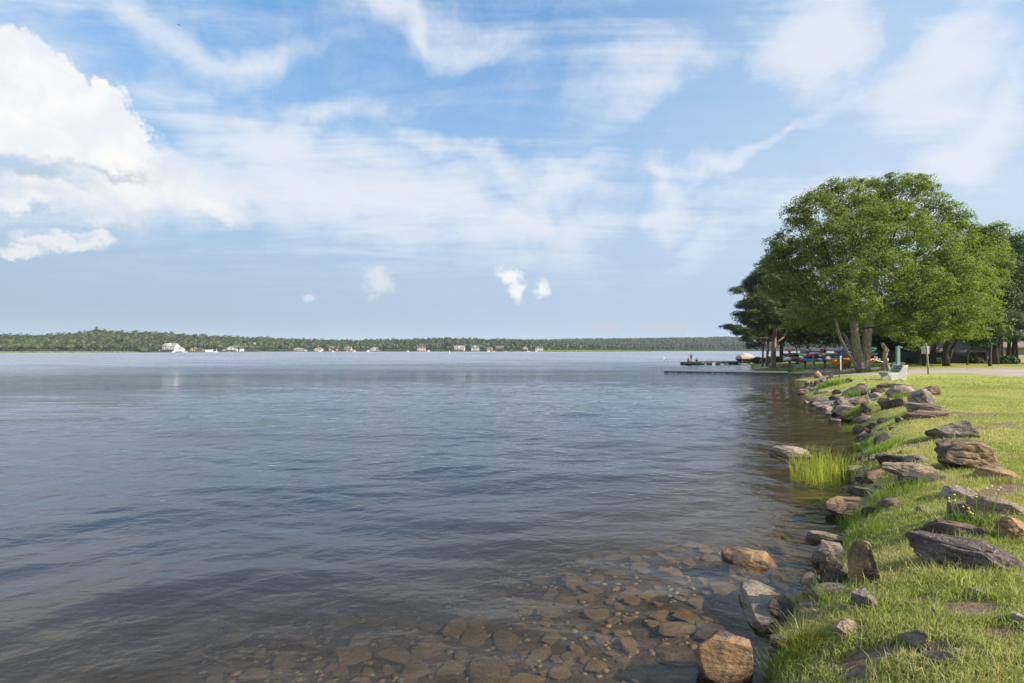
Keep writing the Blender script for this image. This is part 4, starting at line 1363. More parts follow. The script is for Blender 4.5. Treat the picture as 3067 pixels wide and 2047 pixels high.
# a second, yellower maple at its right shoulder
b2 = gpt(2835, 1098)
t2 = [trunk_px([(2835, 1100, 20), (2832, 1060, 16), (2838, 1020, 14), (2845, 960, 11)], b2[1]), trunk_px([(2838, 1098, 10), (2850, 1050, 8), (2868, 1015, 7), (2880, 970, 6)], b2[1])]
make_tree('maple_tree', b2, pxblobs([(2930, 760, 50, 0), (2935, 715, 34, 1), (2985, 700, 30, 0), (2960, 740, 45, 1), (2900, 840, 60, -1), (2960, 850, 50, 0), (2985, 790, 35, 1), (2850, 900, 60, -2), (2930, 930, 50, -2), (2800, 970, 50, -2, .6),
          (2870, 1005, 40, -3, .5), (2790, 1015, 36, -3, .5), (2910, 1000, 40, -2, .5), (2760, 940, 55, 2), (2960, 980, 40, 0, .6), (2880, 780, 60, 3)], b2[1]), t2,
          'maple_leaf_yellow', 'bark_dark', 52000, 0.19, 'yellow-green tree at the right shoulder of the big maple, its low sprays over the lawn', seed=31, cl=60, csig=0.42, flat=0.48)

# conifers and dark trees at the right edge
for (px, py, name, mat, bk, blobs, tr, lab, n, ls, asp) in [
    (2982, 1092, 'pine_tree', 'pine_needle', 'bark_dark',
     [(2985, 760, 30, 0), (3000, 800, 42, 0, .5), (2975, 850, 50, 0, .4), (3010, 890, 55, 0, .4), (2965, 930, 55, -1, .35), (3010, 960, 50, -1, .35), (2960, 985, 40, -2, .35), (3015, 1005, 38, -1, .35)],
     [[(2981, 1095, 17), (2980, 1040, 13), (2985, 960, 11), (2988, 760, 4)], [(2988, 1094, 9), (2992, 1040, 8), (2995, 980, 7)]],
     'dark pine with a thick black trunk beside the blue sign', 26000, 0.34, 0.16),
    (3028, 1090, 'pine_tree', 'pine_needle', 'bark_dark',
     [(3035, 735, 30, 0), (3050, 790, 45, 0, .5), (3030, 850, 50, 0, .4), (3065, 900, 55, 0, .4), (3030, 945, 50, 0, .35), (3070, 985, 50, 0, .35), (3035, 1015, 35, 0, .3)],
     [[(3022, 1092, 10), (3022, 1040, 9), (3030, 900, 8), (3036, 740, 4)], [(3034, 1092, 11), (3036, 1040, 9), (3042, 960, 7)], [(3046, 1091, 8), (3044, 1040, 7), (3040, 980, 6)]],
     'dark pine clump with three close trunks near the right edge', 24000, 0.34, 0.16),
    (3110, 1090, 'spruce_tree', 'pine_needle', 'bark_dark',
     [(3085, 705, 25, 0), (3090, 760, 45, 0, .5), (3080, 830, 55, 0, .4), (3095, 900, 65, 0, .4), (3085, 970, 65, 0, .4), (3140, 880, 80, 0, .5), (3170, 960, 90, 0, .5)],
     [[(3110, 1092, 16), (3108, 1000, 13), (3092, 720, 4)]], 'dark spruce cut by the right edge of the picture', 20000, 0.36, 0.16)]:
    g = gpt(px, py)
    make_tree(name, g, pxblobs(blobs, g[1]), [trunk_px(t, g[1]) for t in tr], mat, bk, n, ls, lab, seed=px, cl=30, csig=0.42, flat=0.22, aspect=asp, droop=0.1)

# left group by the point
g = gpt(2315, 1103)
make_tree('pine_tree', g, pxblobs([(2205, 872, 18, 0, .5), (2230, 868, 22, 1, .5), (2255, 845, 26, 1, .6), (2290, 830, 34, 0, .7), (2180, 980, 16, 0, .4), (2200, 985, 20, 0, .4), (2225, 995, 28, -1, .4), (2260, 960, 40, 0, .5), (2215, 940, 16, 0, .4), (2235, 915, 26, 1, .5),
          (2280, 910, 40, -1, .6), (2330, 890, 42, 1, .6), (2320, 950, 45, -1, .5), (2240, 1015, 20, -1, .4), (2360, 960, 40, 0, .5)], g[1]),
          [trunk_px([(2316, 1108, 24), (2316, 1098, 17), (2317, 1060, 14), (2319, 1020, 12.5), (2322, 980, 11), (2318, 900, 6)], g[1]), trunk_px([(2323, 1030, 5), (2334, 1020, 4), (2348, 1010, 3.4)], g[1]), trunk_px([(2318, 1018, 4), (2308, 1010, 4), (2296, 1008, 3)], g[1])],
          'pine_needle', 'bark_red', 42000, 0.30, 'pine with a thick reddish-brown trunk on the grassy point', seed=41, cl=30, csig=0.34, flat=0.25, aspect=0.2, droop=0.1)
g = gpt(2296, 1097)
make_tree('oak_tree', g, pxblobs([(2300, 800, 30, 2), (2330, 780, 34, 2), (2270, 850, 36, 2), (2320, 840, 50, 2), (2290, 900, 46, 1), (2255, 905, 28, 1), (2340, 920, 50, 1), (2290, 950, 44, 0), (2330, 985, 34, 0, .6), (2270, 985, 28, 0, .6), (2240, 955, 30, 0, .6), (2262, 935, 34, 0), (2300, 965, 36, -1), (2350, 1005, 34, -1, .6), (2225, 1000, 22, 0, .6), (2380, 940, 44, 0), (2350, 860, 40, 1)], g[1]),
          [trunk_px([(2297, 1100, 9), (2299, 1060, 7), (2301, 1030, 6), (2306, 990, 5)], g[1])],
          'oak_leaf', 'bark_grey', 38000, 0.24, 'slender pale-barked tree just left of the reddish pine trunk', seed=43, cl=24, csig=0.4)
g = gpt(2286, 1097)
make_tree('birch_tree', g, pxblobs([(2262, 1000, 20, 0, .5), (2280, 1010, 22, -1, .5), (2245, 1020, 13, 0, .5), (2290, 985, 26, 0, .6)], g[1]),
          [trunk_px([(2284, 1100, 6.5), (2285, 1060, 5), (2283, 1020, 4), (2280, 990, 3)], g[1]), trunk_px([(2285, 1060, 4), (2289, 1030, 3.5), (2290, 1000, 3)], g[1])],
          'maple_leaf', 'bark_grey', 6000, 0.2, 'thin forked pale tree at the left end of the tree group', seed=44, cl=20, csig=0.32)
g = gpt(2343, 1096)
make_tree('oak_tree', (g[0] + 3, g[1] + 6, g[2]), pxblobs([(2350, 860, 60, 3), (2400, 900, 60, 3), (2340, 960, 50, 2), (2390, 980, 50, 2), (2430, 960, 55, 3), (2300, 1010, 34, 2, .6), (2260, 1035, 18, 2, .6), (2360, 1020, 34, 3, .6)], g[1] + 6),
          [trunk_px([(2345, 1092, 18), (2340, 1060, 11), (2342, 1030, 10), (2345, 990, 9)], g[1] + 6)],
          'dark_leaf', 'bark_dark', 34000, 0.26, 'dark tree with a black leaning trunk behind the reddish pine', seed=45, cl=24, csig=0.45)

# trees behind the racks and the building, one by one
BACK = [  # trunk px, base D, crown blobs(px,py,r), trunk path px, leaf, label
    (2405, 74, [(2400, 940, 60), (2440, 990, 48), (2370, 1000, 40), (2420, 1020, 34)], [(2387, 1052, 3.5), (2380, 1030, 3.5), (2374, 1005, 3)], 'dark_leaf', 'dark tree behind the left end of the kayak rack'),
    (2470, 78, [(2480, 950, 60), (2450, 1000, 50), (2510, 1000, 48), (2490, 1020, 34)], [(2467, 1060, 5), (2452, 1030, 5), (2440, 1005, 4)], 'oak_leaf', 'tree with a thin trunk leaning left above the grey canoe'),
    (2500, 66, [(2500, 930, 55), (2530, 980, 50), (2470, 1005, 36), (2520, 1015, 30)], [(2502, 1060, 5), (2497, 1020, 4.5), (2495, 980, 4)], 'dark_leaf', 'tree with a short pale trunk above the silver canoe'),
    (2575, 80, [(2570, 960, 60), (2610, 1000, 55), (2540, 1010, 40), (2600, 1035, 34)], [(2575, 1085, 9), (2575, 1040, 8), (2572, 1000, 6)], 'dark_leaf', 'dark tree straight behind the two pale maple trunks'),
    (2640, 72, [(2650, 960, 60), (2690, 1000, 50), (2620, 1010, 44), (2660, 1040, 30)], [(2668, 1095, 9), (2664, 1050, 8), (2660, 1000, 6)], 'dark_leaf', 'dark tree behind the broken trunk'),
    (2742, 60, [(2740, 920, 60), (2700, 960, 50), (2780, 960, 50), (2740, 1000, 50), (2720, 1030, 30)], [(2750, 1092, 5), (2744, 1060, 4.5), (2738, 1020, 4), (2736, 990, 3)], 'dark_leaf', 'tree with a thin trunk leaning left, left of the grey sign back'),
    (2760, 58, [(2780, 900, 60), (2820, 950, 55), (2790, 990, 45), (2750, 985, 35)], [(2757, 1093, 12), (2755, 1070, 8), (2750, 1050, 7), (2744, 1020, 6)], 'oak_leaf', 'tree with a lichen-spotted trunk left of the grey sign back'),
    (2767, 56, [(2830, 880, 55), (2850, 930, 50), (2800, 1000, 35)], [(2766, 1093, 9), (2763, 1060, 8), (2757, 1020, 7)], 'dark_leaf', 'tree with a straight brown trunk just behind the grey sign back'),
    (2790, 64, [(2860, 960, 50), (2900, 960, 50), (2840, 990, 40)], [(2797, 1088, 14), (2797, 1060, 12), (2797, 1020, 10)], 'dark_leaf', 'tree with a thick dark trunk right of the grey sign back'),
    (2897, 58, [(2900, 985, 34), (2935, 960, 36), (2910, 1010, 26)], [(2897, 1091, 5), (2897, 1070, 4.5), (2903, 1055, 4), (2912, 1045, 3.5), (2914, 1020, 3)], 'maple_leaf', 'small curved double-stemmed tree before the dark building'),
    (2945, 66, [(2950, 900, 55), (2980, 940, 55), (2930, 990, 40)], [(2942, 1086, 5), (2945, 1050, 5), (2950, 1010, 4)], 'dark_leaf', 'slim dark tree left of the white building corner'),
    (2968, 54, [(3010, 850, 55), (2990, 900, 60), (2975, 985, 34), (2955, 1015, 28)], [(2965, 1093, 9), (2966, 1050, 7), (2972, 1000, 6)], 'dark_leaf', 'dark slender tree just behind the blue sign'),
    (3000, 75, [(3030, 760, 50), (3065, 735, 40), (3030, 800, 50), (3060, 860, 60), (3010, 930, 60), (3060, 960, 60)], [(3003, 1088, 10), (3000, 1050, 8), (3000, 1000, 7)], 'dark_leaf', 'tall dark tree behind the pines at the right'),
    (2590, 105, [(2590, 880, 70), (2660, 920, 60), (2640, 980, 60), (2560, 1000, 50), (2700, 1000, 50)], [(2600, 1080, 8), (2600, 1000, 7)], 'oak_leaf', 'tall tree far behind the maple, seen through its crown'),
    (2860, 95, [(2860, 880, 70), (2930, 900, 70), (2800, 940, 60), (2990, 960, 60), (2760, 1000, 50)], [(2870, 1075, 8), (2870, 1000, 7)], 'oak_leaf', 'tall tree rising behind the dark building'),
    (2420, 110, [(2400, 960, 55), (2440, 940, 60), (2360, 1000, 40), (2480, 990, 50)], [(2420, 1070, 7), (2420, 1000, 6)], 'oak_leaf', 'tree at the far edge of the point behind the rail fence'),
]
for i, (px, D, bl, tp, lm, lab) in enumerate(BACK):
    x = (px - 1533.5) / F * D
    gz = Hs(x, D)
    tp2 = list(tp)
    base = (x, D, gz)
    first = at(tp[0][0], tp[0][1], D)
    T = trunk_px(tp2, D)
    if first[2] > gz:
        T = ([np.array([first[0], D, gz - 0.1])] + T[0], [T[1][0] * 1.15] + T[1])
    n = int(sum(b[2] ** 2 for b in bl) * D * D / 60 ** 2 * 0.62)
    n = min(max(n, 4500), 17000)
    make_tree('tree', base, pxblobs([(q[0], q[1], q[2], random.uniform(-1.5, 1.5)) for q in bl], D), [T], lm, 'bark_dark' if 'pale' not in lab else 'bark_grey', n, 0.34, lab, group='trees behind the kayak rack and the building', seed=500 + i, cl=24, csig=0.55, flat=0.4, shell=(0.2, 1.05), nsub=1)

# the wood goes on beyond the right edge of the picture
backs = [o for o in scene.objects if o.get('group') == 'trees behind the kayak rack and the building' and o.parent is None]
rb_ = np.random.default_rng(12)
for i in range(14):
    o = copy_tree(backs[(i * 5 + 3) % len(backs)])
    D = rb_.uniform(52, 92); x = D * (1.12 + i * 0.085 + rb_.uniform(-.02, .02))
    k = rb_.uniform(.9, 1.15)
    o.location = (x, D, Hs(x, D)); o.scale = (k, k, k)
    o['label'] = 'leafy tree of the park wood beyond the right edge of the picture'
    o['group'] = 'trees of the park wood beyond the right edge'

# broken trunk and its small stub
g = gpt(2650, 1110)
root = empty('broken_tree', g, 0, 'broken-off leaning trunk with a splintered pale top beside the green post', 'dead tree')
mb = MB(); P, rd = trunk_px([(2651, 1113, 30), (2650, 1103, 19), (2649, 1085, 14), (2650, 1065, 13), (2654, 1050, 13), (2646, 1036, 11), (2640, 1028, 7)], g[1])
mb.tube([p - np.array(g) for p in P], rd, 12, jit=.25); link('trunk', mb.mesh('trunk', M['bark_maple'], True), root)
mb = MB(); P, rd = trunk_px([(2655, 1056, 7, -.1), (2652, 1048, 6, -.25), (2651, 1040, 2, -.3)], g[1])
M['split_wood'] = pmat('split_wood', (0.50, 0.36, 0.20), 0.8, 0.2, 10)
mb.tube([p - np.array(g) for p in P], rd, 7, jit=.3); link('splinter', mb.mesh('splinter', M['split_wood'], True), root)
g = gpt(2660, 1111)
root = empty('tree_stub', g, 0, 'short mossy stub close against the broken trunk', 'stump')
mb = MB(); P, rd = trunk_px([(2662, 1113, 12), (2658, 1100, 11), (2656, 1085, 10), (2657, 1073, 7)], g[1])
mb.tube([p - np.array(g) for p in P], rd, 10, jit=.25); link('trunk', mb.mesh('trunk', M['bark_maple'], True), root)

# ------------------------------------------------------------------ the wood on the far shore
M['far_leaf_a'] = leaf_mat('far_leaf_a', [(0.038, 0.060, 0.026), (0.056, 0.082, 0.034), (0.080, 0.105, 0.045)], 0.15, 0.8)
M['far_leaf_b'] = leaf_mat('far_leaf_b', [(0.052, 0.074, 0.032), (0.080, 0.105, 0.042), (0.112, 0.132, 0.060)], 0.15, 0.8)
M['far_leaf_c'] = leaf_mat('far_leaf_c', [(0.022, 0.045, 0.020), (0.034, 0.060, 0.024), (0.050, 0.075, 0.030)], 0.1, 0.8)
M['far_leaf_y'] = leaf_mat('far_leaf_y', [(0.090, 0.13, 0.02), (0.13, 0.17, 0.03), (0.18, 0.21, 0.04)], 0.2, 0.8)
M['far_bark'] = bark_mat('far_bark', (0.12, 0.10, 0.08), (0.25, 0.22, 0.18), 3)


def far_tree_mesh(seed, kind, lm):
    r = np.random.default_rng(seed)
    if kind == 'round':
        blobs = [(0, 0, 8.0, 3.6, 3.6, 4.2)] + [(r.normal(0, 2.0), r.normal(0, 2.0), 7.5 + r.normal(0, 2.4), r.uniform(1.6, 2.8), r.uniform(1.6, 2.8), r.uniform(1.4, 2.6)) for _ in range(7)]
        hz_ = 13
    elif kind == 'tall':
        blobs = [(0, 0, 8.0, 2.9, 2.9, 4.3)] + [(r.normal(0, 1.4), r.normal(0, 1.4), 8.0 + r.normal(0, 2.0), r.uniform(1.5, 2.4), r.uniform(1.5, 2.4), r.uniform(1.4, 2.2)) for _ in range(6)]
    elif kind == 'pine':
        blobs = [(r.normal(0, .8) + math.cos(a * 2.4) * (6.2 - a * 0.75) * 0.35, math.sin(a * 2.4) * (6.2 - a * 0.75) * 0.35, 4.5 + a * 1.35, (6.2 - a * 0.62) * 0.5, (6.2 - a * 0.62) * 0.5, 0.75) for a in range(9)]
    else:
        blobs = [(0, 0, 2.0, 2.6, 2.6, 1.9), (1.2, .5, 2.2, 1.5, 1.5, 1.6), (-1.2, -.4, 1.8, 1.6, 1.6, 1.5)]
    n = 1100 if kind != 'bush' else 420
    P, Nn, _ = crown_points(blobs, n, r, 10, 0.36, 0.7, (0.72, 0.98), low=-0.5)
    V, Fq = leaf_quads(P, Nn, 0.85 if kind != 'pine' else 1.1, r, 0.85 if kind != 'pine' else 0.4)
    m = [0] * len(Fq)
    # inner core so that the crown is not see-through
    iv, if_ = ico(2)
    nn = np.array([1 + 0.22 * mn.noise(Vector(v) * 2 + Vector((seed, 0, 0))) for v in iv])[:, None]
    bz = blobs[0]
    if kind != 'pine':
        cv = iv * nn * [bz[3] * .92, bz[4] * .92, bz[5] * .92] + [0, 0, bz[2]]
    else:
        cv = iv * nn * [1.3, 1.3, 5.2] + [0, 0, 9]
    tb = MB().tube([(0, 0, -1.5), (0, 0, bz[2] if kind != 'pine' else 15.5)], [0.28, 0.12], 5, cap=False)
    tv = np.array([q[:] if hasattr(q, '__len__') else q for q in tb.v], float)
    k1 = len(V)
    allV = np.concatenate([V, cv, tv])
    f4 = [tuple(f) for f in Fq] + [tuple(f + k1) for f in if_] + [tuple(i + k1 + len(cv) for i in f) for f in tb.f]
    me = bpy.data.meshes.new('deciduous_tree')
    me.from_pydata(allV.tolist(), [], [tuple(int(a) for a in f) for f in f4])
    me.materials.append(M[lm]); me.materials.append(M['far_bark'])
    mi = m + [0] * len(if_) + [1] * len(tb.f)
    me.polygons.foreach_set('material_index', mi)
    return me


ft = {
    'round': [far_tree_mesh(1, 'round', 'far_leaf_a'), far_tree_mesh(2, 'round', 'far_leaf_b'), far_tree_mesh(3, 'round', 'far_leaf_a'), far_tree_mesh(8, 'round', 'far_leaf_c')],
    'tall': [far_tree_mesh(4, 'tall', 'far_leaf_a'), far_tree_mesh(5, 'tall', 'far_leaf_b'), far_tree_mesh(11, 'tall', 'far_leaf_c')],
    'pine': [far_tree_mesh(6, 'pine', 'far_leaf_c'), far_tree_mesh(7, 'pine', 'far_leaf_c')],
    'bush': [far_tree_mesh(9, 'bush', 'far_leaf_a'), far_tree_mesh(10, 'bush', 'far_leaf_b')],
    'willow': [far_tree_mesh(12, 'round', 'far_leaf_y')]}
tr_ = np.random.default_rng(77)
house_px = [(480, 545), (566, 606), (612, 642), (668, 712), (872, 916), (936, 966), (984, 1006), (1026, 1056), (1106, 1136), (1246, 1278), (1356, 1396), (1408, 1438), (1452, 1480), (1484, 1512), (1560, 1586), (1600, 1630), (1636, 1668)]
src = []


def far_tree(px, d, kind, vi, sc, label=None, name=None, group='front row of trees along the far shore', sz=1.0, z=None):
    Dd = far_R(px) + d
    o = link(name or {'pine': 'pine_tree', 'bush': 'bush'}.get(kind, 'deciduous_tree'), ft[kind][vi % len(ft[kind])],
             loc=((px - 1533.5) / F * Dd, Dd, float(far_z(px, d)) if z is None else z), rot=(0, 0, tr_.uniform(0, 6.28)))
    o.scale = (sc * tr_.uniform(1.1, 1.45), sc * 1.25, sc * sz)
    setp(o, label or {'pine': 'dark pine in the front row of the wood across the lake', 'bush': 'low green bush on the bank across the lake'}.get(kind, 'leafy green tree in the front row of the wood across the lake'),
         {'bush': 'bush'}.get(kind, 'tree'), group if not label else None)
    return o


px = -60.0
row = 0
while px < 2290:
    ish = any(a - 2 < px < b + 2 for a, b in house_px)
    d = tr_.uniform(6, 22) if not ish else tr_.uniform(34, 50)
    marsh = 1640 < px < 1960
    left = px < 420
    kind = tr_.choice(['round', 'tall', 'pine', 'round'], p=[.48, .24, .04, .24])
    sc = tr_.uniform(0.80, 1.08)
    if left: d += 12; sc *= 0.9
    if marsh: sc *= 0.55 if px > 1690 else 0.7
    if px > 1960: sc *= 0.8
    far_tree(px, d, kind, tr_.integers(0, 9), sc * (0.75 if not ish else 0.95))
    px += tr_.uniform(6.5, 10.5) * (1.35 if px < 420 else 1)
# marked single trees
far_tree(996, 14, 'willow', 0, 0.55, 'bright yellow-green round tree beside the half-hidden pinkish house')
far_tree(1087, 10, 'willow', 0, 0.66, 'largest bright yellow-green willow on the far shore, left of the white-and-grey house')
far_tree(432, -6, 'bush', 0, 1.8, 'cone-shaped green bush at the right end of the left marsh')
far_tree(466, -4, 'round', 3, 0.62, 'dark round tree hanging over the water left of the large white house')
far_tree(1728, 20, 'pine', 1, 0.95, 'tall single dark pine standing above the right marsh')
far_tree(290, 160, 'pine', 0, 1.05, 'highest pine on the left skyline')
far_tree(311, 160, 'pine', 1, 0.95, 'second pine on the left skyline, right of the highest one')
far_tree(472, 150, 'pine', 1, 0.8, 'flat-topped pine on the skyline above the large white house')
far_tree(1672, 16, 'round', 3, 0.6, 'dark round tree at the left end of the right marsh')

# the wood behind: copies of the front trees, thousands, nobody could count them


def scatter(name, P, rot, scl, sources, label, cat='wood'):
    me = bpy.data.meshes.new(name)
    me.vertices.add(len(P)); me.vertices.foreach_set('co', P.astype(np.float32).ravel())
    for k, arr in (('rz', rot), ('sc', scl)):
        a = me.attributes.new(k, 'FLOAT', 'POINT'); a.data.foreach_set('value', arr.astype(np.float32))
    a = me.attributes.new('pick', 'INT', 'POINT'); a.data.foreach_set('value', tr_.integers(0, len(sources), len(P)).astype(np.int32))
    o = link(name, me)
    ng = bpy.data.node_groups.new(name, 'GeometryNodeTree')
    ng.interface.new_socket('Geometry', in_out='INPUT', socket_type='NodeSocketGeometry')
    ng.interface.new_socket('Geometry', in_out='OUTPUT', socket_type='NodeSocketGeometry')
    gi = ng.nodes.new('NodeGroupInput'); go = ng.nodes.new('NodeGroupOutput')
    ip = ng.nodes.new('GeometryNodeInstanceOnPoints')
    jn = ng.nodes.new('GeometryNodeJoinGeometry')
    for s_ in reversed(sources):
        oi = ng.nodes.new('GeometryNodeObjectInfo'); oi.transform_space = 'ORIGINAL'
        oi.inputs['Object'].default_value = s_
        oi.inputs['As Instance'].default_value = True
        ng.links.new(oi.outputs['Geometry'], jn.inputs[0])
    def attr(nm, ty):
        a_ = ng.nodes.new('GeometryNodeInputNamedAttribute'); a_.data_type = ty; a_.inputs['Name'].default_value = nm
        return a_.outputs['Attribute']
    ng.links.new(gi.outputs[0], ip.inputs['Points'])
    ng.links.new(jn.outputs[0], ip.inputs['Instance'])
    ip.inputs['Pick Instance'].default_value = True
    ng.links.new(attr('pick', 'INT'), ip.inputs['Instance Index'])
    cx = ng.nodes.new('ShaderNodeCombineXYZ'); ng.links.new(attr('rz', 'FLOAT'), cx.inputs[2])
    ng.links.new(cx.outputs[0], ip.inputs['Rotation'])
    ng.links.new(attr('sc', 'FLOAT'), ip.inputs['Scale'])
    ng.links.new(ip.outputs[0], go.inputs[0])
    md = o.modifiers.new('scatter', 'NODES'); md.node_group = ng
    return setp(o, label, cat, kind='stuff')


first = {}
for o in list(scene.objects):
    if o.type == 'MESH' and o.data in [m for k in ('round', 'tall', 'pine') for m in ft[k]] and o.data.name not in first:
        first[o.data.name] = o
srcs = [o for o in first.values() if o.data not in ft['pine']]
n = 2600
pxs = tr_.uniform(-900, 2300, n)
pxs = np.concatenate([pxs, tr_.uniform(2300, 3300, 500)])
dd = 24 + (far_dc(pxs) + 50 - 24) * tr_.random(len(pxs)) ** 0.8
inh = np.zeros(len(pxs), bool)
for a, b in house_px: inh |= (pxs > a - 3) & (pxs < b + 3)
dd = np.where(inh, np.maximum(dd, 52), dd)
dd = np.where(pxs < 430, np.maximum(dd, 36), dd)
Dd = far_R(pxs) + dd
P = np.stack([(pxs - 1533.5) / F * Dd, Dd, far_z(pxs, dd)], 1)
scatter('woods', P, tr_.uniform(0, 6.28, len(P)), tr_.uniform(0.82, 1.05, len(P)), srcs, 'green mixed wood covering the low far shore behind the front trees')
n = 4200
pxs = tr_.uniform(1450, 2500, n)
Dh = HILL_D0 + (HILL_D1 + 60 - HILL_D0) * tr_.random(n) ** 0.85
P = np.stack([(pxs - 1533.5) / F * Dh, Dh, hill_z(pxs, Dh)], 1)
scatter('hill_forest', P, tr_.uniform(0, 6.28, n), tr_.uniform(0.7, 1.0, n), srcs, 'hazy blue-green forest on the low hill behind the right shore', 'forest')

# marsh reeds, left and right


def marsh(name, edge, back, zf, n, hgt, label, seed):
    r = np.random.default_rng(seed)
    pxs = r.uniform(edge[0], edge[1], n)
    d = r.uniform(*back, n)
    Dd = far_R(pxs) + d
    x = (pxs - 1533.5) / F * Dd
    hh = hgt * r.uniform(0.6, 1.15, n) * zf(pxs)
    w = r.uniform(0.3, 0.8, n)
    a = r.uniform(-.5, .5, n)
    ca, sa = np.cos(a) * w, np.sin(a) * w
    z0 = np.full(n, -0.1)
    lean = r.normal(0, .25, n)
    V = np.stack([np.stack([x - ca, Dd - sa, z0], 1), np.stack([x + ca, Dd + sa, z0], 1), np.stack([x + ca * .5 + lean, Dd + sa * .5, z0 + hh], 1), np.stack([x - ca * .5 + lean, Dd - sa * .5, z0 + hh], 1)], 1).reshape(-1, 3)
    o = link(name, np_mesh(name, V, np.arange(4 * n).reshape(n, 4), M['marsh']))
    return setp(o, label, 'reeds', kind='stuff')


M['marsh'] = leaf_mat('marsh', [(0.14, 0.19, 0.03), (0.20, 0.25, 0.04), (0.26, 0.29, 0.06)], 0.2, 0.8)
marsh('marsh_reeds', (-300, 425), (-22, 8), lambda p: np.clip((430 - p) / 60, 0.2, 1), 5200, 1.25, 'flat yellow-green marsh along the far left shore', 5)


def rmarsh(n=7000):
    r = np.random.default_rng(9)
    px = r.uniform(1624, 1952, n)
    Dw = np.interp(px, [1624, 1700, 1950], [770, 720, 720])
    Dd = Dw + r.uniform(0, 1, n) * np.interp(px, [1624, 1952], [45, 60])
    x = (px - 1533.5) / F * Dd
    hh = np.interp(px, [1624, 1660, 1880, 1952], [1.6, 2.4, 1.9, 1.1]) * r.uniform(.6, 1.15, n)
    w = r.uniform(0.35, 0.9, n); lean = r.normal(0, .25, n)
    z0 = np.full(n, -0.1)
    V = np.stack([np.stack([x - w, Dd, z0], 1), np.stack([x + w, Dd, z0], 1), np.stack([x + w * .4 + lean, Dd, z0 + hh], 1), np.stack([x - w * .4 + lean, Dd, z0 + hh], 1)], 1).reshape(-1, 3)
    o = link('marsh_reeds', np_mesh('marsh_reeds', V, np.arange(4 * n).reshape(n, 4), M['marsh']))
    setp(o, 'raised green reed marsh reaching right from the last houses', 'reeds', kind='stuff')


rmarsh()
# dead pale trees over the right marsh
for k, (px, lab) in enumerate([(1737, 'bare pale tree trunk beside the single tall pine of the right marsh'), (1590, 'bare pale forked tree right of the pink gabled house')]):
    Dd = far_R(px) + 10
    x = (px - 1533.5) / F * Dd
    root = empty('dead_tree', (x, Dd, 0.8), 0, lab, 'dead tree')
    mb = MB(); mb.tube([(0, 0, -1), (0.2, 0, 5), (0, 0, 11)], [0.35, 0.25, 0.08], 6)
    link('trunk', mb.mesh('trunk', M['far_bark'], True), root)
    mb = MB()
    for j in range(6):
        a = j * 1.05
        mb.tube([(0.1, 0, 3.5 + j), (math.cos(a) * 1.6, math.sin(a) * 1.2, 7 + j), (math.cos(a) * 2.1, math.sin(a) * 1.6, 10 + j * .4)], [0.16, 0.1, 0.04], 4)
    link('limbs', mb.mesh('limbs', M['far_bark'], True), root)

# mast on the hill
D_ = 1720
x = (2059 - 1533.5) / F * D_
zb = float(hill_z(np.array(2059.), np.array(D_ * 1.0)))
root = empty('radio_mast', (x, D_, zb), 0, 'thin white radio mast standing above the wooded hill', 'mast')
ztop = ptd(2059, 1000, D_)[2] - zb
MB().tube([(0, 0, 0), (0, 0, ztop)], [0.7, 0.6], 6).build('pole', M['white_paint'], root)
MB().cbox((0, 0, ztop), (2.8, 2.8, 1.6)).build('mast_head', M['white_paint'], root)

# ------------------------------------------------------------------ houses and boats across the lake
def cmat(key, col, rough=0.7, **k):
    if key not in M: M[key] = pmat(key, col, rough, 0.08, 1.0, **k)
    return M[key]


M['pane'] = pmat('pane', (0.03, 0.035, 0.045), 0.15, 0.1, 1)
ROOFS = {'grey': (0.20, 0.20, 0.22), 'brown': (0.14, 0.10, 0.085), 'dark': (0.10, 0.10, 0.11), 'red': (0.20, 0.10, 0.08)}
WALLS = {'white': (0.46, 0.455, 0.43), 'cream': (0.48, 0.44, 0.34), 'tan': (0.44, 0.35, 0.25), 'pink': (0.48, 0.34, 0.28), 'beige': (0.50, 0.42, 0.33), 'brown': (0.13, 0.085, 0.065), 'grey': (0.40, 0.41, 0.40), 'yellow': (0.56, 0.46, 0.28), 'orange': (0.50, 0.34, 0.18), 'wood': (0.14, 0.11, 0.09)}


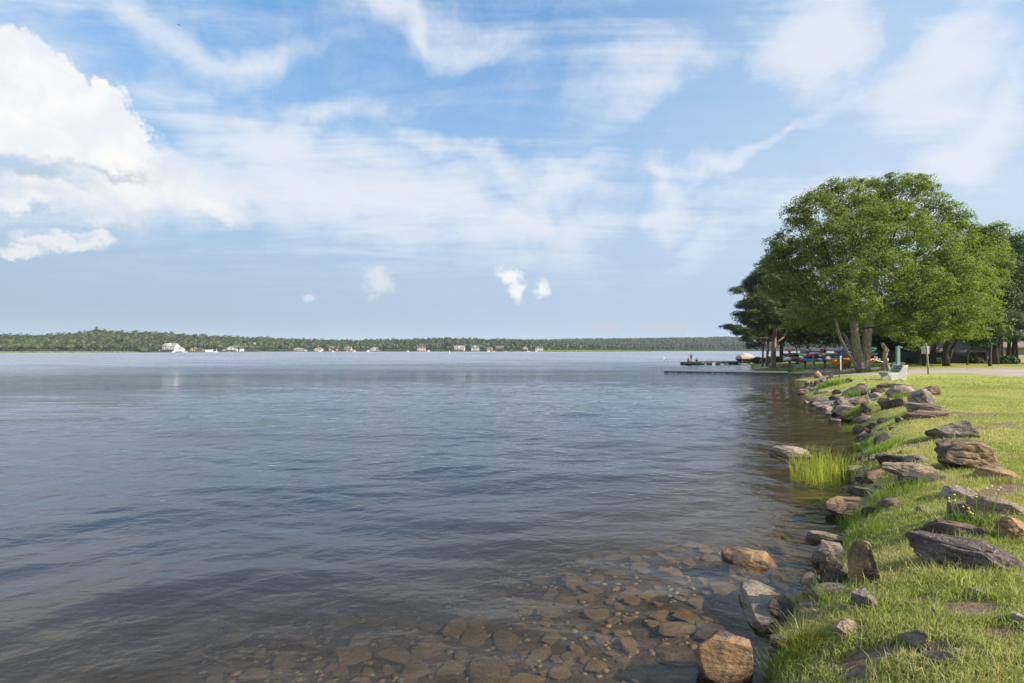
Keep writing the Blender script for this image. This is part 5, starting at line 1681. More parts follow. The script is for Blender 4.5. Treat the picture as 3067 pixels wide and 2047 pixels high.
def house(bb, wall, roof, label, name='house', gable='x', floors=2, nwin=3, chimney=None, deck=False, rf=0.3, d=22, door=True, wing=None, garage=False, dormer=False, roofover=0.5):
    """bb photo box; gable 'front' shows the gable to the lake, 'x' a long eaves side"""
    x0, y0, x1, y1 = bb
    pxc = (x0 + x1) / 2
    D = float(far_R(pxc)) + d
    z = float(far_z(np.array(pxc), np.array(float(d))))
    k = D / F
    W = (x1 - x0) * k
    Ht = CAMZ + (HOR - y0) * k - z
    Ht = max(Ht, 3)
    Hw = Ht * (1 - rf)
    dep = max(W * 0.7, 6) if gable == 'x' else W * 1.2
    root = empty(name, ((pxc - 1533.5) * k, D, z), 0, label, 'house' if name == 'house' else name.replace('_', ' '))
    wm_ = cmat('wall_' + wall, WALLS[wall]); rm = cmat('roof_' + roof, ROOFS[roof])
    hw = W / 2
    b = MB()
    if gable == 'front':
        b.prism([(-hw, -1.5), (hw, -1.5), (hw, Hw), (0, Ht - .15), (-hw, Hw)], 0, dep, 'y')
    else:
        b.prism([(0, -1.5), (dep, -1.5), (dep, Hw), (dep / 2, Ht - .15), (0, Hw)], -hw, hw, 'x')
    b.build('wall', wm_, root)
    o = roofover; t = 0.22
    rb = MB()
    if gable == 'front':
        for s_ in (-1, 1):
            sl = (Ht - Hw) / hw
            rb.prism([(s_ * (hw + o), Hw - sl * o), (s_ * (hw + o), Hw - sl * o + t), (0, Ht + t), (0, Ht)], -o, dep + o, 'y')
    else:
        sl = (Ht - Hw) / (dep / 2)
        rb.prism([(-o, Hw - sl * o), (-o, Hw - sl * o + t), (dep / 2, Ht + t), (dep / 2, Ht)], -hw - o, hw + o, 'x')
        rb.prism([(dep + o, Hw - sl * o), (dep + o, Hw - sl * o + t), (dep / 2, Ht + t), (dep / 2, Ht)], -hw - o, hw + o, 'x')
    rfo = rb.build('roof', rm, root)
    if chimney is not None:
        MB().box(chimney * hw - .5, chimney * hw + .5, dep * .35, dep * .35 + 1, Hw, Ht + 1.4).build('chimney', cmat('wall_pink', WALLS['pink']), rfo)
    if dormer:
        b = MB(); dw = W * 0.13
        b.prism([(-dw * 1.2, Hw * .6), (dw * 1.2, Hw * .6), (dw * 1.2, Hw + (Ht - Hw) * .35), (0, Ht - .1), (-dw * 1.2, Hw + (Ht - Hw) * .35)], -0.35, dep / 2, 'y')
        b.build('front_gable', wm_, root)
    # windows
    fh = Hw / floors
    ww = min(1.5, W / (nwin * 2.0)); wh = min(1.5, fh * 0.5)
    wmesh = None
    for f in range(floors):
        for i in range(nwin):
            wx_ = -hw + W * (i + 0.5) / nwin
            if door and f == 0 and i == nwin // 2: continue
            if dormer and abs(wx_) < W * .16: yy = -.42
            else: yy = -0.05
            o_ = MB().box(-ww / 2 - .1, ww / 2 + .1, -0.06, 0.0, -wh / 2 - .1, wh / 2 + .1).build('window', M['white_paint'], root, loc=(wx_, yy, fh * (f + 0.55)))
            MB().box(-ww / 2, ww / 2, -0.09, -0.065, -wh / 2, wh / 2).build('pane', M['pane'], o_)
    if gable == 'front' and Ht - Hw > 2.2:
        o_ = MB().box(-ww / 2 - .1, ww / 2 + .1, -0.06, 0.0, -.6, .6).build('window', M['white_paint'], root, loc=(0, -.05, Hw + (Ht - Hw) * .25))
        MB().box(-ww / 2, ww / 2, -0.09, -0.065, -.5, .5).build('pane', M['pane'], o_)
    if door:
        dwid = 2.6 if garage else 1.1
        MB().box(-dwid / 2, dwid / 2, -0.09, -0.01, 0.02, min(2.3, fh * .85)).build('garage_door' if garage else 'door', M['white_paint'] if garage else M['wood_brown'], root, loc=(-hw + W * (nwin // 2 + 0.5) / nwin, 0, 0))
    if deck:
        b = MB(); dz = fh * (1 if floors > 1 else 0.3)
        b.box(-hw * .95, hw * .95, -2.6, -.12, dz - .2, dz)
        for q in np.linspace(-hw * .92, hw * .92, 5): b.box(q - .1, q + .1, -2.55, -2.35, -1.5, dz + 1.0)
        b.box(-hw * .92, hw * .92, -2.52, -2.4, dz + .9, dz + 1.02)
        b.build('deck', M['wood_dark'] if deck == 'dark' else cmat('wall_tan', WALLS['tan']), root)
    if wing:
        a0, a1, hh = wing
        b = MB()
        b.prism([(0.8, -1.5), (dep * .8, -1.5), (dep * .8, hh * .75), (dep * .4, hh), (0.8, hh * .75)], hw * a0, hw * a1, 'x')
        b.build('side_wing', wm_, root)
        MB().prism([(0.5, hh * .72), (0.5, hh * .75 + .1), (dep * .4, hh + .25), (dep * .4, hh + .02)], hw * a0 - .2, hw * a1 + .2, 'x').build('wing_roof', rm, root)
    return root


house((486, 1029, 523, 1052), 'white', 'grey', 'large white lakeside house with grey roof and dark deck, biggest across the lake', gable='x', floors=3, nwin=5, deck='dark', rf=.36, d=16, dormer=True)
house((523, 1040, 541, 1052), 'cream', 'grey', 'small cream garage with a white door right of the large white house', name='garage', gable='front', floors=1, nwin=1, rf=.4, d=15, garage=True, roofover=.3)
house((476, 1043, 485, 1051), 'grey', 'grey', 'low grey shed at the left wall of the large white house', name='shed', floors=1, nwin=1, rf=.3, d=20)
house((570, 1040, 583, 1051), 'tan', 'brown', 'small tan gabled cabin half hidden by trees right of the garage', gable='front', floors=1, nwin=2, rf=.45, d=24)
house((584, 1045, 606, 1052), 'wood', 'dark', 'long low dark shed between the tan cabin and the white columns', name='shed', floors=1, nwin=3, rf=.3, d=18)
house((676, 1036, 710, 1052), 'white', 'dark', 'white house with steep gable and wraparound porch right of the mast', gable='front', floors=2, nwin=3, rf=.5, d=18, deck=True, wing=(-1.7, -1.0, 5.0))
house((880, 1043, 913, 1053), 'cream', 'grey', 'long low cream ranch house with grey roof and chimney', floors=1, nwin=5, rf=.5, chimney=-.45, d=12)
house((940, 1041, 961, 1053), 'cream', 'red', 'cream barn-shaped house with reddish roof beside a blue-and-white boat', gable='front', floors=2, nwin=3, rf=.42, d=12)
house((985, 1037, 1006, 1050), 'pink', 'brown', 'pinkish house hidden behind the round yellow-green tree', floors=2, nwin=2, rf=.35, d=26)
house((1030, 1039, 1051, 1052), 'pink', 'brown', 'pink-tan house with a wide brick chimney and a boat dock in front', gable='x', floors=2, nwin=3, rf=.35, chimney=0.0, d=14, deck='dark')
house((1112, 1039, 1133, 1052), 'grey', 'dark', 'white-and-grey stepped house with black windows right of the willow', gable='front', floors=2, nwin=2, rf=.25, d=14, wing=(-1.5, 1.5, 5))
house((1250, 1039, 1274, 1050), 'beige', 'brown', 'beige flat-looking house with brown roof and tall chimney', floors=2, nwin=3, rf=.2, chimney=.25, d=16)
house((1360, 1036, 1391, 1051), 'beige', 'grey', 'wide beige house with two gables and a long terrace', floors=2, nwin=4, rf=.35, d=16, deck=True, dormer=True)
house((1411, 1035, 1434, 1050), 'cream', 'dark', 'bright cream two-storey house with a dark roof and rows of windows', floors=2, nwin=6, rf=.33, d=14, dormer=True, door=False)
house((1457, 1041, 1475, 1051), 'orange', 'brown', 'small orange-tan house with dark deck left of the brown chalet', floors=2, nwin=2, rf=.2, d=12, deck='dark')
house((1485, 1037, 1508, 1052), 'brown', 'brown', 'dark brown chalet with a broad low roof', floors=2, nwin=3, rf=.35, d=14, deck='dark')
house((1566, 1037, 1582, 1052), 'pink', 'brown', 'peach-coloured gabled house with a dark porch', gable='front', floors=2, nwin=2, rf=.33, d=14, deck='dark')
house((1604, 1040, 1627, 1050), 'white', 'dark', 'white modern house with a white chimney left of the right marsh', floors=2, nwin=3, rf=.2, chimney=-.35, d=14)
house((1641, 1040, 1660, 1049), 'yellow', 'dark', 'yellow house with a steep dark roof behind the right marsh', gable='front', floors=1, nwin=2, rf=.55, d=44)

# white posts of a covered dock, sailboat
D_ = far_R(627) - 3
root = empty('covered_dock', ((627 - 1533.5) / F * D_, D_, 0), 0, 'white-posted covered dock left of the sailing boat', 'dock')
k = D_ / F
for i in range(7):
    MB().box(-.28, .28, -.2, .2, -1, 2.9).build('post', M['white_paint'], root, loc=(-4 + i * 1.3, 0, 0))
MB().box(-4.6, 5.2, -.4, 3, 0.25, .5).build('deck', M['white_paint'], root)
MB().box(-4.4, 4.4, .3, 3, 2.9, 3.15).build('canopy', cmat('roof_red', ROOFS['red']), root)


def far_boat(px, w_px, hpx, col, label, cabin=None, mast=None, dd=-6, name='boat', canvas=None):
    D = float(far_R(px)) + dd
    k = D / F
    L = w_px * k; h = hpx * k
    root = empty(name, ((px - 1533.5) * k, D, 0), 0, label, name.replace('_', ' '))
    hb = h * (0.45 if (cabin or canvas) else 0.9)
    prof = [(-L / 2, 0.05), (-L / 2 - .1, hb), (L / 2, hb), (L / 2 - L * .18, 0.0)]
    MB().prism([(a, b) for a, b in prof], -0.9, 0.9, 'y').build('hull', cmat('boat_' + col, {'white': (.75, .75, .74), 'red': (.45, .12, .10), 'blue': (.15, .30, .55), 'tan': (.5, .42, .3), 'dark': (.12, .12, .13)}[col]), root, bevel=0.08)
    if cabin:
        MB().box(-L * .2, L * .15, -.6, .6, hb - .02, h).build('cabin', cmat('boat_' + cabin, {'white': (.75, .75, .74), 'blue': (.2, .42, .65), 'tan': (.55, .45, .3), 'dark': (.1, .1, .12), 'grey': (.45, .47, .5)}[cabin]), root, bevel=0.1)
    if mast:
        MB().tube([(0, 0, hb), (0, 0, mast * k)], [.14, .08], 6).build('mast', M['white_paint'], root)
        MB().tube([(0, 0, hb + 1.2), (L * .42, 0, hb + 1.25)], .1, 6).build('boom', M['white_paint'], root)
    return root


far_boat(648, 9, 3, 'white', 'small white sailing boat with a bare mast right of the white posts', mast=13, name='sailboat')
far_boat(520, 7, 4, 'white', 'little white motorboat in front of the large white house', cabin='white')
far_boat(556, 17, 2, 'white', 'long low white boat moored right of the cream garage')
far_boat(688, 6, 2, 'blue', 'small blue boat below the steep-gabled white house')
far_boat(797, 28, 2, 'red', 'row of low reddish boat covers on the shore left of the ranch house', dd=-2)
far_boat(960, 10, 4, 'white', 'white boat with light blue cover beside the barn-shaped house', cabin='blue')
far_boat(998, 6, 3, 'white', 'small white boat under the round yellow-green tree')
far_boat(1013, 11, 2, 'dark', 'low grey-blue boat left of the pink-tan house')
far_boat(1040, 12, 3, 'red', 'red-and-white boat in front of the pink-tan house', cabin='white')
far_boat(1062, 10, 5, 'white', 'white pontoon boat with tan canopy right of the pink-tan house', cabin='tan')
far_boat(1103, 10, 5, 'white', 'boat with a domed grey cover left of the white-and-grey house', cabin='grey')
far_boat(1222, 7, 3, 'white', 'white boat at the left of the beige chimney house', cabin='white')
far_boat(1284, 10, 5, 'white', 'white boat with a yellow canopy right of the beige chimney house', cabin='tan')
far_boat(1464, 10, 3, 'white', 'bright white boat below the orange-tan house')
far_boat(1479, 3, 2, 'white', 'tiny white boat between the orange-tan house and the chalet')
far_boat(1484, 5, 3, 'red', 'small reddish boat at the corner of the brown chalet')
far_boat(1514, 4, 2, 'white', 'tiny white boat right of the brown chalet')
far_boat(1583, 8, 2, 'white', 'white boat below the bare pale forked tree')
far_boat(1553, 9, 2, 'red', 'low red-and-white boat left of the peach gabled house')
far_boat(1606, 6, 2, 'white', 'white boat below the white modern house', dd=-4)
# low docks on the far shore
for px0, px1, lab in [(715, 745, 'thin grey dock left of the dark wood'), (760, 786, 'long low pale dock at the far shore'), (1262, 1273, 'pale dock below the beige chimney house'), (1304, 1345, 'long pale bulkhead left of the two-gabled house'), (966, 985, 'brown plank dock left of the round yellow-green tree'), (540, 548, 'brown timber bulkhead beside the cream garage')]:
    pc = (px0 + px1) / 2; D = float(far_R(pc)) - 3; k = D / F
    root = empty('dock', ((pc - 1533.5) * k, D, 0), 0, lab, 'dock')
    L = (px1 - px0) * k
    MB().box(-L / 2, L / 2, -.8, .8, .35, .6).build('deck', M['wood_grey'] if 'brown' not in lab else M['wood_brown'], root)
    for q in np.linspace(-L / 2 + .3, L / 2 - .3, 4):
        MB().tube([(q, 0, -.8), (q, 0, .36)], .12, 6).build('post', M['wood_grey'], root)

# buoys
def buoy(px, py, label, cols, h=0.7):
    x, y, z = pt(px, py, 0)
    root = empty('buoy', (x, y, 0), 0, label, 'buoy')
    r = h * .28
    MB().tube([(0, 0, -.2), (0, 0, 0.05), (0, 0, h * .8), (0, 0, h)], [r, r, r * .7, r * .3], 10).build('float', cmat('buoy_' + cols[0], (.78, .78, .76)), root)
    MB().tube([(0, 0, h * .45), (0, 0, h * .6)], [r * .95, r * .9], 10, cap=False).build('stripe', cmat('buoy_' + cols[1], (.5, .08, .06) if cols[1] == 'red' else (.15, .25, .5)), root)


buoy(1346, 1059, 'white buoy with a red band floating far out before the far shore', ('white', 'red'), 1.8)
buoy(1988, 1076, 'small white buoy floating right of the middle beyond the dock', ('white', 'blue'), 0.55)

# ------------------------------------------------------------------ people
M['skin'] = pmat('skin', (0.50, 0.30, 0.21), 0.6, 0.05, 5)
M['hair'] = pmat('hair', (0.05, 0.03, 0.02), 0.7, 0.2, 30)


def skin_mesh(name, joints, edges, mat, parent, sub=1):
    """joints: {name:(pos, radius)}; first joint is the root"""
    keys = list(joints)
    me = bpy.data.meshes.new(name)
    me.from_pydata([joints[k][0] for k in keys], [(keys.index(a), keys.index(b)) for a, b in edges], [])
    me.materials.append(mat)
    o = link(name, me, parent)
    sk = o.modifiers.new('skin', 'SKIN')
    for i, k in enumerate(keys):
        r = joints[k][1]
        r = r if hasattr(r, '__len__') else (r, r)
        me.skin_vertices[0].data[i].radius = r
        me.skin_vertices[0].data[i].use_root = (i == 0)
    s = o.modifiers.new('sub', 'SUBSURF'); s.levels = sub; s.render_levels = sub
    return o


def person(loc, rz, pose, shirt, shorts, label, size=1.0, hair='short', sleeve='short'):
    root = empty('person', loc, rz, label, 'person')
    root.scale = (size, size, size)
    J = pose
    body = {k: J[k] for k in J}
    E = [('hip', 'waist'), ('waist', 'chest'), ('chest', 'neck'), ('neck', 'head'), ('head', 'crown'),
         ('chest', 'shL'), ('shL', 'elL'), ('elL', 'wrL'), ('wrL', 'haL'), ('chest', 'shR'), ('shR', 'elR'), ('elR', 'wrR'), ('wrR', 'haR'),
         ('hip', 'thL'), ('thL', 'knL'), ('knL', 'anL'), ('anL', 'toL'), ('hip', 'thR'), ('thR', 'knR'), ('knR', 'anR'), ('anR', 'toR')]
    skin_mesh('body', body, E, M['skin'], root, 2)
    sh = {k: (J[k][0], tuple(np.array(J[k][1] if hasattr(J[k][1], '__len__') else (J[k][1],) * 2) * 1.16 + .006)) for k in ('waist', 'hip', 'chest', 'shL', 'shR')}
    lerp = lambda a, b, t: tuple(np.array(a) * (1 - t) + np.array(b) * t)
    sh['slL'] = (lerp(J['shL'][0], J['elL'][0], .6), .062); sh['slR'] = (lerp(J['shR'][0], J['elR'][0], .6), .062)
    sh['nb'] = (lerp(J['chest'][0], J['neck'][0], .5), .075)
    skin_mesh('shirt', sh, [('waist', 'hip'), ('waist', 'chest'), ('chest', 'nb'), ('chest', 'shL'), ('shL', 'slL'), ('chest', 'shR'), ('shR', 'slR')], shirt, root, 2)
    so = {k: (J[k][0], tuple(np.array(J[k][1] if hasattr(J[k][1], '__len__') else (J[k][1],) * 2) * 1.1)) for k in ('hip', 'thL', 'thR')}
    so['kL'] = (lerp(J['thL'][0], J['knL'][0], .75), .092); so['kR'] = (lerp(J['thR'][0], J['knR'][0], .75), .092)
    skin_mesh('shorts', so, [('hip', 'thL'), ('thL', 'kL'), ('hip', 'thR'), ('thR', 'kR')], shorts, root, 2)
    V, Fc = ico(2)
    h = np.array(J['head'][0]); c = np.array(J['crown'][0]); f = np.array(J.get('face', ((0, 1, 0), 0))[0]) if False else np.array([0, -1, 0])
    ctr = (h + c) / 2 + np.array([0, -0.02, 0.02])
    Vh = V * [.098, .112, .118] + ctr
    keep = [i for i, t in enumerate(Fc) if not (V[t].mean(0)[1] > 0.25 and V[t].mean(0)[2] < 0.45) and V[t].mean(0)[2] > -0.55]
    link('hair', np_mesh('hair', Vh, Fc[keep], M['hair'], True), root)
    if hair == 'bun':
        link('hair_bun', np_mesh('hair_bun', V * .055 + ctr + [0, -.09, .08], Fc, M['hair'], True), root)
    # face: nose, eyes, ears
    fz = (h + c) / 2
    n = MB(); n.cbox((fz[0], fz[1] + .105, fz[2] - .01), (.022, .03, .04)); n.build('nose', M['skin'], root, bevel=.006)
    e = MB(); e.cbox((fz[0] - .034, fz[1] + .092, fz[2] + .015), (.02, .012, .012)); e.cbox((fz[0] + .034, fz[1] + .092, fz[2] + .015), (.02, .012, .012)); e.build('eyes', M['black'], root)
    e = MB(); e.cbox((fz[0] - .085, fz[1], fz[2]), (.015, .035, .055)); e.cbox((fz[0] + .085, fz[1], fz[2]), (.015, .035, .055)); e.build('ears', M['skin'], root, bevel=.006)
    # fingers
    for s_ in 'LR':
        w = np.array(J['wr' + s_][0]); hd = np.array(J['ha' + s_][0]); dr = (hd - w) / (np.linalg.norm(hd - w) + 1e-6)
        sd_ = np.cross(dr, [0, 1, 0.3]); sd_ /= np.linalg.norm(sd_) + 1e-6
        fb = MB()
        for q in range(4):
            a = hd + sd_ * (q - 1.5) * .017
            fb.tube([a - dr * .01, a + dr * .035, a + dr * .06 + np.array([0, .012, 0])], [.009, .008, .006], 5)
        a = w + dr * .02 + sd_ * .028
        fb.tube([a, a + sd_ * .02 + dr * .02, a + sd_ * .024 + dr * .045], [.010, .009, .007], 5)
        fb.build('fingers', M['skin'], root)
    return root


STAND = dict(hip=((0, 0, .92), (.13, .095)), waist=((0, 0, 1.08), (.115, .085)), chest=((0, 0, 1.32), (.14, .10)), neck=((0, .01, 1.48), .05), head=((0, .02, 1.58), .078), crown=((0, .015, 1.68), .07),
             shL=((-.19, 0, 1.41), .058), elL=((-.24, .02, 1.15), .043), wrL=((-.16, .16, 1.02), .03), haL=((-.10, .19, 1.04), .028),
             shR=((.19, 0, 1.41), .058), elR=((.24, .02, 1.15), .043), wrR=((.16, .16, 1.02), .03), haR=((.10, .19, 1.04), .028),
             thL=((-.10, 0, .86), .085), knL=((-.11, .01, .48), .06), anL=((-.11, -.02, .07), .04), toL=((-.12, .14, .035), .035),
             thR=((.10, 0, .86), .085), knR=((.11, .01, .48), .06), anR=((.11, -.02, .07), .04), toR=((.12, .14, .035), .035))
SIT = dict(hip=((0, 0, .12), (.14, .11)), waist=((0, -.01, .28), (.12, .09)), chest=((0, .03, .50), (.14, .10)), neck=((0, .07, .66), .05), head=((0, .10, .75), .078), crown=((0, .10, .86), .07),
           shL=((-.19, .03, .59), .058), elL=((-.24, .12, .35), .043), wrL=((-.16, .32, .28), .03), haL=((-.12, .39, .27), .028),
           shR=((.19, .03, .59), .058), elR=((.24, .12, .35), .043), wrR=((.16, .32, .28), .03), haR=((.12, .39, .27), .028),
           thL=((-.10, .08, .11), .085), knL=((-.13, .46, .12), .06), anL=((-.13, .50, -.28), .04), toL=((-.13, .64, -.33), .035),
           thR=((.10, .08, .11), .085), knR=((.13, .46, .12), .06), anR=((.13, .50, -.28), .04), toR=((.13, .64, -.33), .035))
KNEES = dict(SIT)
KNEES.update(knL=((-.12, .38, .44), .06), anL=((-.12, .46, .06), .04), toL=((-.12, .60, .035), .035), knR=((.12, .38, .44), .06), anR=((.12, .46, .06), .04), toR=((.12, .60, .035), .035),
             wrL=((-.10, .40, .40), .03), haL=((-.02, .44, .40), .028), wrR=((.10, .40, .40), .03), haR=((.02, .46, .38), .028))

# ------------------------------------------------------------------ the wooden dock with people
dl = np.array(pt(2051, 1091, 0)); DD = 86.0
zt = 0.50
def dx(px): return (px - 1533.5) / F * DD
root = empty('dock', (dx(2050), DD, 0), 0, 'dark timber dock with three people on its end, behind the thin metal dock', 'dock')
ox = dx(2050)
# end platform, planks one by one
pw = dx(2103) - ox
n = 17
for i in range(n):
    w = pw / n
    MB().box(i * w + .012, (i + 1) * w - .012, 0, 2.6, zt - .06, zt).build('plank', M['wood_grey'], root)
MB().box(0, pw, -.05, -.005, zt - .28, zt - .07).build('fascia', M['wood_grey'], root)
MB().box(.1, pw - .1, .1, 2.5, -.1, zt - .1).build('float', M['black'], root)
L2 = dx(2219) - ox
n = 26
for i in range(n):
    w = (L2 - pw) / n
    MB().box(pw + i * w + .012, pw + (i + 1) * w - .012, .9, 2.5, zt + .02, zt + .08).build('plank', M['wood_grey'], root)
MB().box(pw, L2, .82, .89, zt - .30, zt + .10).build('side_board', M['wood_dark'], root)
for q in (2112, 2135, 2160, 2196, 2216):
    a = dx(q) - ox
    MB().box(a - .25, a + .25, 1.0, 2.4, -.15, zt - .31).build('float', M['black'], root)
for q in (2103, 2176, 2217):
    a = dx(q) - ox
    MB().box(a - .09, a + .09, .70, .81, -.8, zt + .12).build('post', M['wood_post'], root)
MB().box(dx(2104) - ox, dx(2114) - ox, .795, .815, zt - .2, zt + .02).build('yellow_board', cmat('yellow_board', (.42, .30, .07)), root)
for q in (2141, 2182):
    a = dx(q) - ox
    MB().box(a - .2, a + .2, .6, .8, -.06, zt - .2).build('white_float', M['white_paint'], root, bevel=.05)
# ramp to the shore
a0 = L2; a1 = dx(2254) - ox
n = 9
for i in range(n):
    t0, t1 = i / n, (i + 1) / n
    x0_, x1_ = a0 + (a1 - a0) * t0 + .01, a0 + (a1 - a0) * t1 - .01
    z0_, z1_ = zt + .1 - .22 * t0, zt + .1 - .22 * t1
    MB().add([(x0_, .9, z0_ - .06), (x1_, .9, z1_ - .06), (x1_, 2.3, z1_ - .06), (x0_, 2.3, z0_ - .06), (x0_, .9, z0_), (x1_, .9, z1_), (x1_, 2.3, z1_), (x0_, 2.3, z0_)],
             [(0, 3, 2, 1), (4, 5, 6, 7), (0, 1, 5, 4), (1, 2, 6, 5), (2, 3, 7, 6), (3, 0, 4, 7)]).build('ramp_plank', M['wood_grey'], root)
MB().add([(a0, .83, zt - .12), (a1, .83, zt - .36), (a1, .88, zt - .36), (a0, .88, zt - .12), (a0, .83, zt + .12), (a1, .83, zt - .08), (a1, .88, zt - .08), (a0, .88, zt + .12)],
         [(0, 3, 2, 1), (4, 5, 6, 7), (0, 1, 5, 4), (1, 2, 6, 5), (2, 3, 7, 6), (3, 0, 4, 7)]).build('ramp_board', M['wood_dark'], root)

person((dx(2063), DD + .35, zt), R(180 + 20), SIT, cmat('yellow_shirt', (.62, .48, .02)), M['black'], 'child in a yellow shirt sitting on the left end of the dock', .82)
person((dx(2075.5), DD + .9, zt), R(-10), STAND, M['black'], M['black'], 'person in black standing on the dock with folded hands looking out at the lake', .84)
person((dx(2094), DD + .9, zt), R(75), KNEES, cmat('grey_shirt', (.32, .33, .36)), cmat('dark_shorts', (.05, .05, .06)), 'person in a grey shirt with a hair bun sitting knees up on the dock', .86, hair='bun')

# ------------------------------------------------------------------ thin metal dock in front
A = np.array(pt(1988, 1110, .27)); B = np.array(pt(2359, 1118.5, .27))
A[1] = 57.0; A[0] = (1988 - 1533.5) / F * 57
B[1] = 52.5; B[0] = (2359 - 1533.5) / F * 52.5
v = (B - A); Ld = float(np.hypot(v[0], v[1])); ang = math.atan2(v[1], v[0])
root = empty('metal_dock', (A[0], A[1], 0), ang, 'long thin pale metal dock reaching out from the boat ramp', 'dock')
n = int(Ld / .55)
for i in range(n):
    MB().box(i * Ld / n + .01, (i + 1) * Ld / n - .01, 0, .95, .23, .275).build('deck_panel', M['alu'], root)
MB().box(0, Ld, -.05, -.005, .15, .285).build('side_rail', M['alu'], root)
MB().box(0, Ld, .955, 1.0, .15, .285).build('side_rail', M['alu'], root)
MB().box(0, Ld, -.02, .0, .03, .148).build('dark_underside', M['wood_dark'], root)  # dark strip added to give the dock its darker underside
for i in range(12):
    a = .4 + i * (Ld * .62) / 11
    MB().tube([(a - .22, 0, .16), (a - .12, 0, .02), (a + .12, 0, .02), (a + .22, 0, .16)], .025, 6).build('bracket', M['metal_grey'], root)
for a in (.05, Ld * .12, Ld * .22, Ld * .38, Ld * .52):
    MB().box(a, a + .12, .0, .9, -.3, .22).build('float', M['black'], root)
for a, hh in ((.04, 1.45), (.04 + .25, 1.40), (Ld * .42, 1.05), (Ld * .42 + .22, 1.05)):
    y_ = .0 if a in (.04, Ld * .42) else .9
    MB().tube([(a, y_, -1.2), (a, y_, hh)], .028, 8).build('pole', M['alu'], root)
MB().tube([(.04, 0, 1.45), (.17, .45, 1.5), (.29, .9, 1.40)], .022, 6).build('rail_cap', M['alu'], root)
MB().cbox((Ld * .42 + .11, .45, 1.1), (.34, .95, .12)).build('white_cap', M['white_paint'], root, bevel=.04)

# ------------------------------------------------------------------ covered boat on its lift
DB = 92.0
def bx(px): return (px - 1533.5) / F * DB
root = empty('covered_boat', (bx(2231), DB, 0), 0, 'motorboat under a tan canvas cover on a lift beside the dock', 'boat')
V, Fc = ico(4)
L = (2251 - 2203) / F * DB
ux_ = np.sign(V[:, 0]) * np.abs(V[:, 0]) ** 0.75
prof_h = np.interp(ux_, [-1, -.86, -.5, -.12, .35, .8, 1], [.30, .62, .90, 1.12, .95, .72, .35])   # peaked over the windscreen, lower aft
rr_ = np.hypot(V[:, 1], V[:, 2]) + 1e-6
cy_, cz_ = V[:, 1] / rr_, V[:, 2] / rr_
yy_ = np.sign(cy_) * np.abs(cy_) ** 0.7 * 1.1 * np.clip(1.15 - ux_ ** 4 * .5, 0, 1)
zz_ = np.where(cz_ > 0, np.abs(cz_) ** 0.8 * prof_h, -.06 * np.abs(cz_))
zz_ = zz_ + .035 * np.sin(ux_ * 14) * (cz_ > 0) * np.abs(cy_)
cov = np.stack([ux_ * L / 2, yy_, zz_ + .90], 1)
M['canvas'] = pmat('canvas', (.40, .345, .28), .85, .12, 3, .6, 5)
link('cover', np_mesh('cover', cov, Fc, M['canvas'], True), root)
oc = V * [.40, .5, .44] + [L / 2 + .16, 0, 1.08]
link('engine_cover', np_mesh('engine_cover', oc, Fc, cmat('canvas_dark', (.33, .29, .23)), True), root)
MB().prism([(-L / 2 + .05, .86), (L / 2, .86), (L / 2 - .2, .30), (-L / 2 + .6, .30)], -.85, .85, 'y').build('hull', M['black'], root, bevel=.05)
for q in (-.9, .9):
    MB().box(-L / 2 + .4, L / 2 - .1, q - .06, q + .06, .02, .18).build('lift_beam', M['metal_grey'], root)
    for p_ in (-L / 2 + .5, L / 2 - .2):
        MB().box(p_ - .06, p_ + .06, q - .06, q + .06, -1.5, .6).build('lift_post', M['metal_grey'], root)

# rail fence on the point
FD = 98.0
for (pa, pb, ya, yb, lab) in [(2296, 2335, 1069, 1067.5, 'dark rail fence seen between the thin trunks on the point'), (2344, 2362, 1069, 1071, 'dark rail fence right of the black leaning trunk')]:
    xa, xb = (pa - 1533.5) / F * FD, (pb - 1533.5) / F * FD
    root = empty('rail_fence', (xa, FD, Hs(xa, FD)), 0, lab, 'fence')
    zr = ptd(pa, ya, FD)[2] - Hs(xa, FD)
    MB().box(0, xb - xa, -.05, .05, zr - .12, zr + .06).build('rail', M['wood_dark'], root)
    MB().box(0, xb - xa, -.05, .05, zr - .75, zr - .6).build('rail', M['wood_dark'], root)
    for i in range(3):
        MB().box(i * (xb - xa) / 2 - .07, i * (xb - xa) / 2 + .07, -.14, -.06, -.3, zr + .15).build('post', M['wood_dark'], root)

# ------------------------------------------------------------------ posts and signs


def post_obj(px, ytop, ybase, wpx, mat, name, label, lean=0.0, square=False, cat='post', D=None):
    g = gpt((px), ybase)
    D = D or g[1]
    top = ptd(px + lean, ytop, D)
    b = (top[0] - 0, top[1], 0)
    root = empty(name, (g[0], D, g[2]), 0, label, cat)
    r = wpx / 2 / F * D
    tp = (top[0] - g[0], 0, top[2] - g[2])
    m_ = MB()
    if square:
        m_.add([(-r, -r, -.3), (r, -r, -.3), (r, r, -.3), (-r, r, -.3), (tp[0] - r, -r, tp[2]), (tp[0] + r, -r, tp[2]), (tp[0] + r, r, tp[2]), (tp[0] - r, r, tp[2])],
               [(0, 3, 2, 1), (4, 5, 6, 7), (0, 1, 5, 4), (1, 2, 6, 5), (2, 3, 7, 6), (3, 0, 4, 7)])
    else:
        m_.tube([(0, 0, -.3), tuple(np.array(tp) * .5), tp], [r, r * .98, r * .95], 12)
    m_.build('post', M[mat], root, smooth=not square, sharp=35)
    return root, tp, r


post_obj(2437, 1066.5, 1109, 7.4, 'wood_post', 'wooden_post', 'stout grey wooden post standing on the lawn in front of the kayak rack')
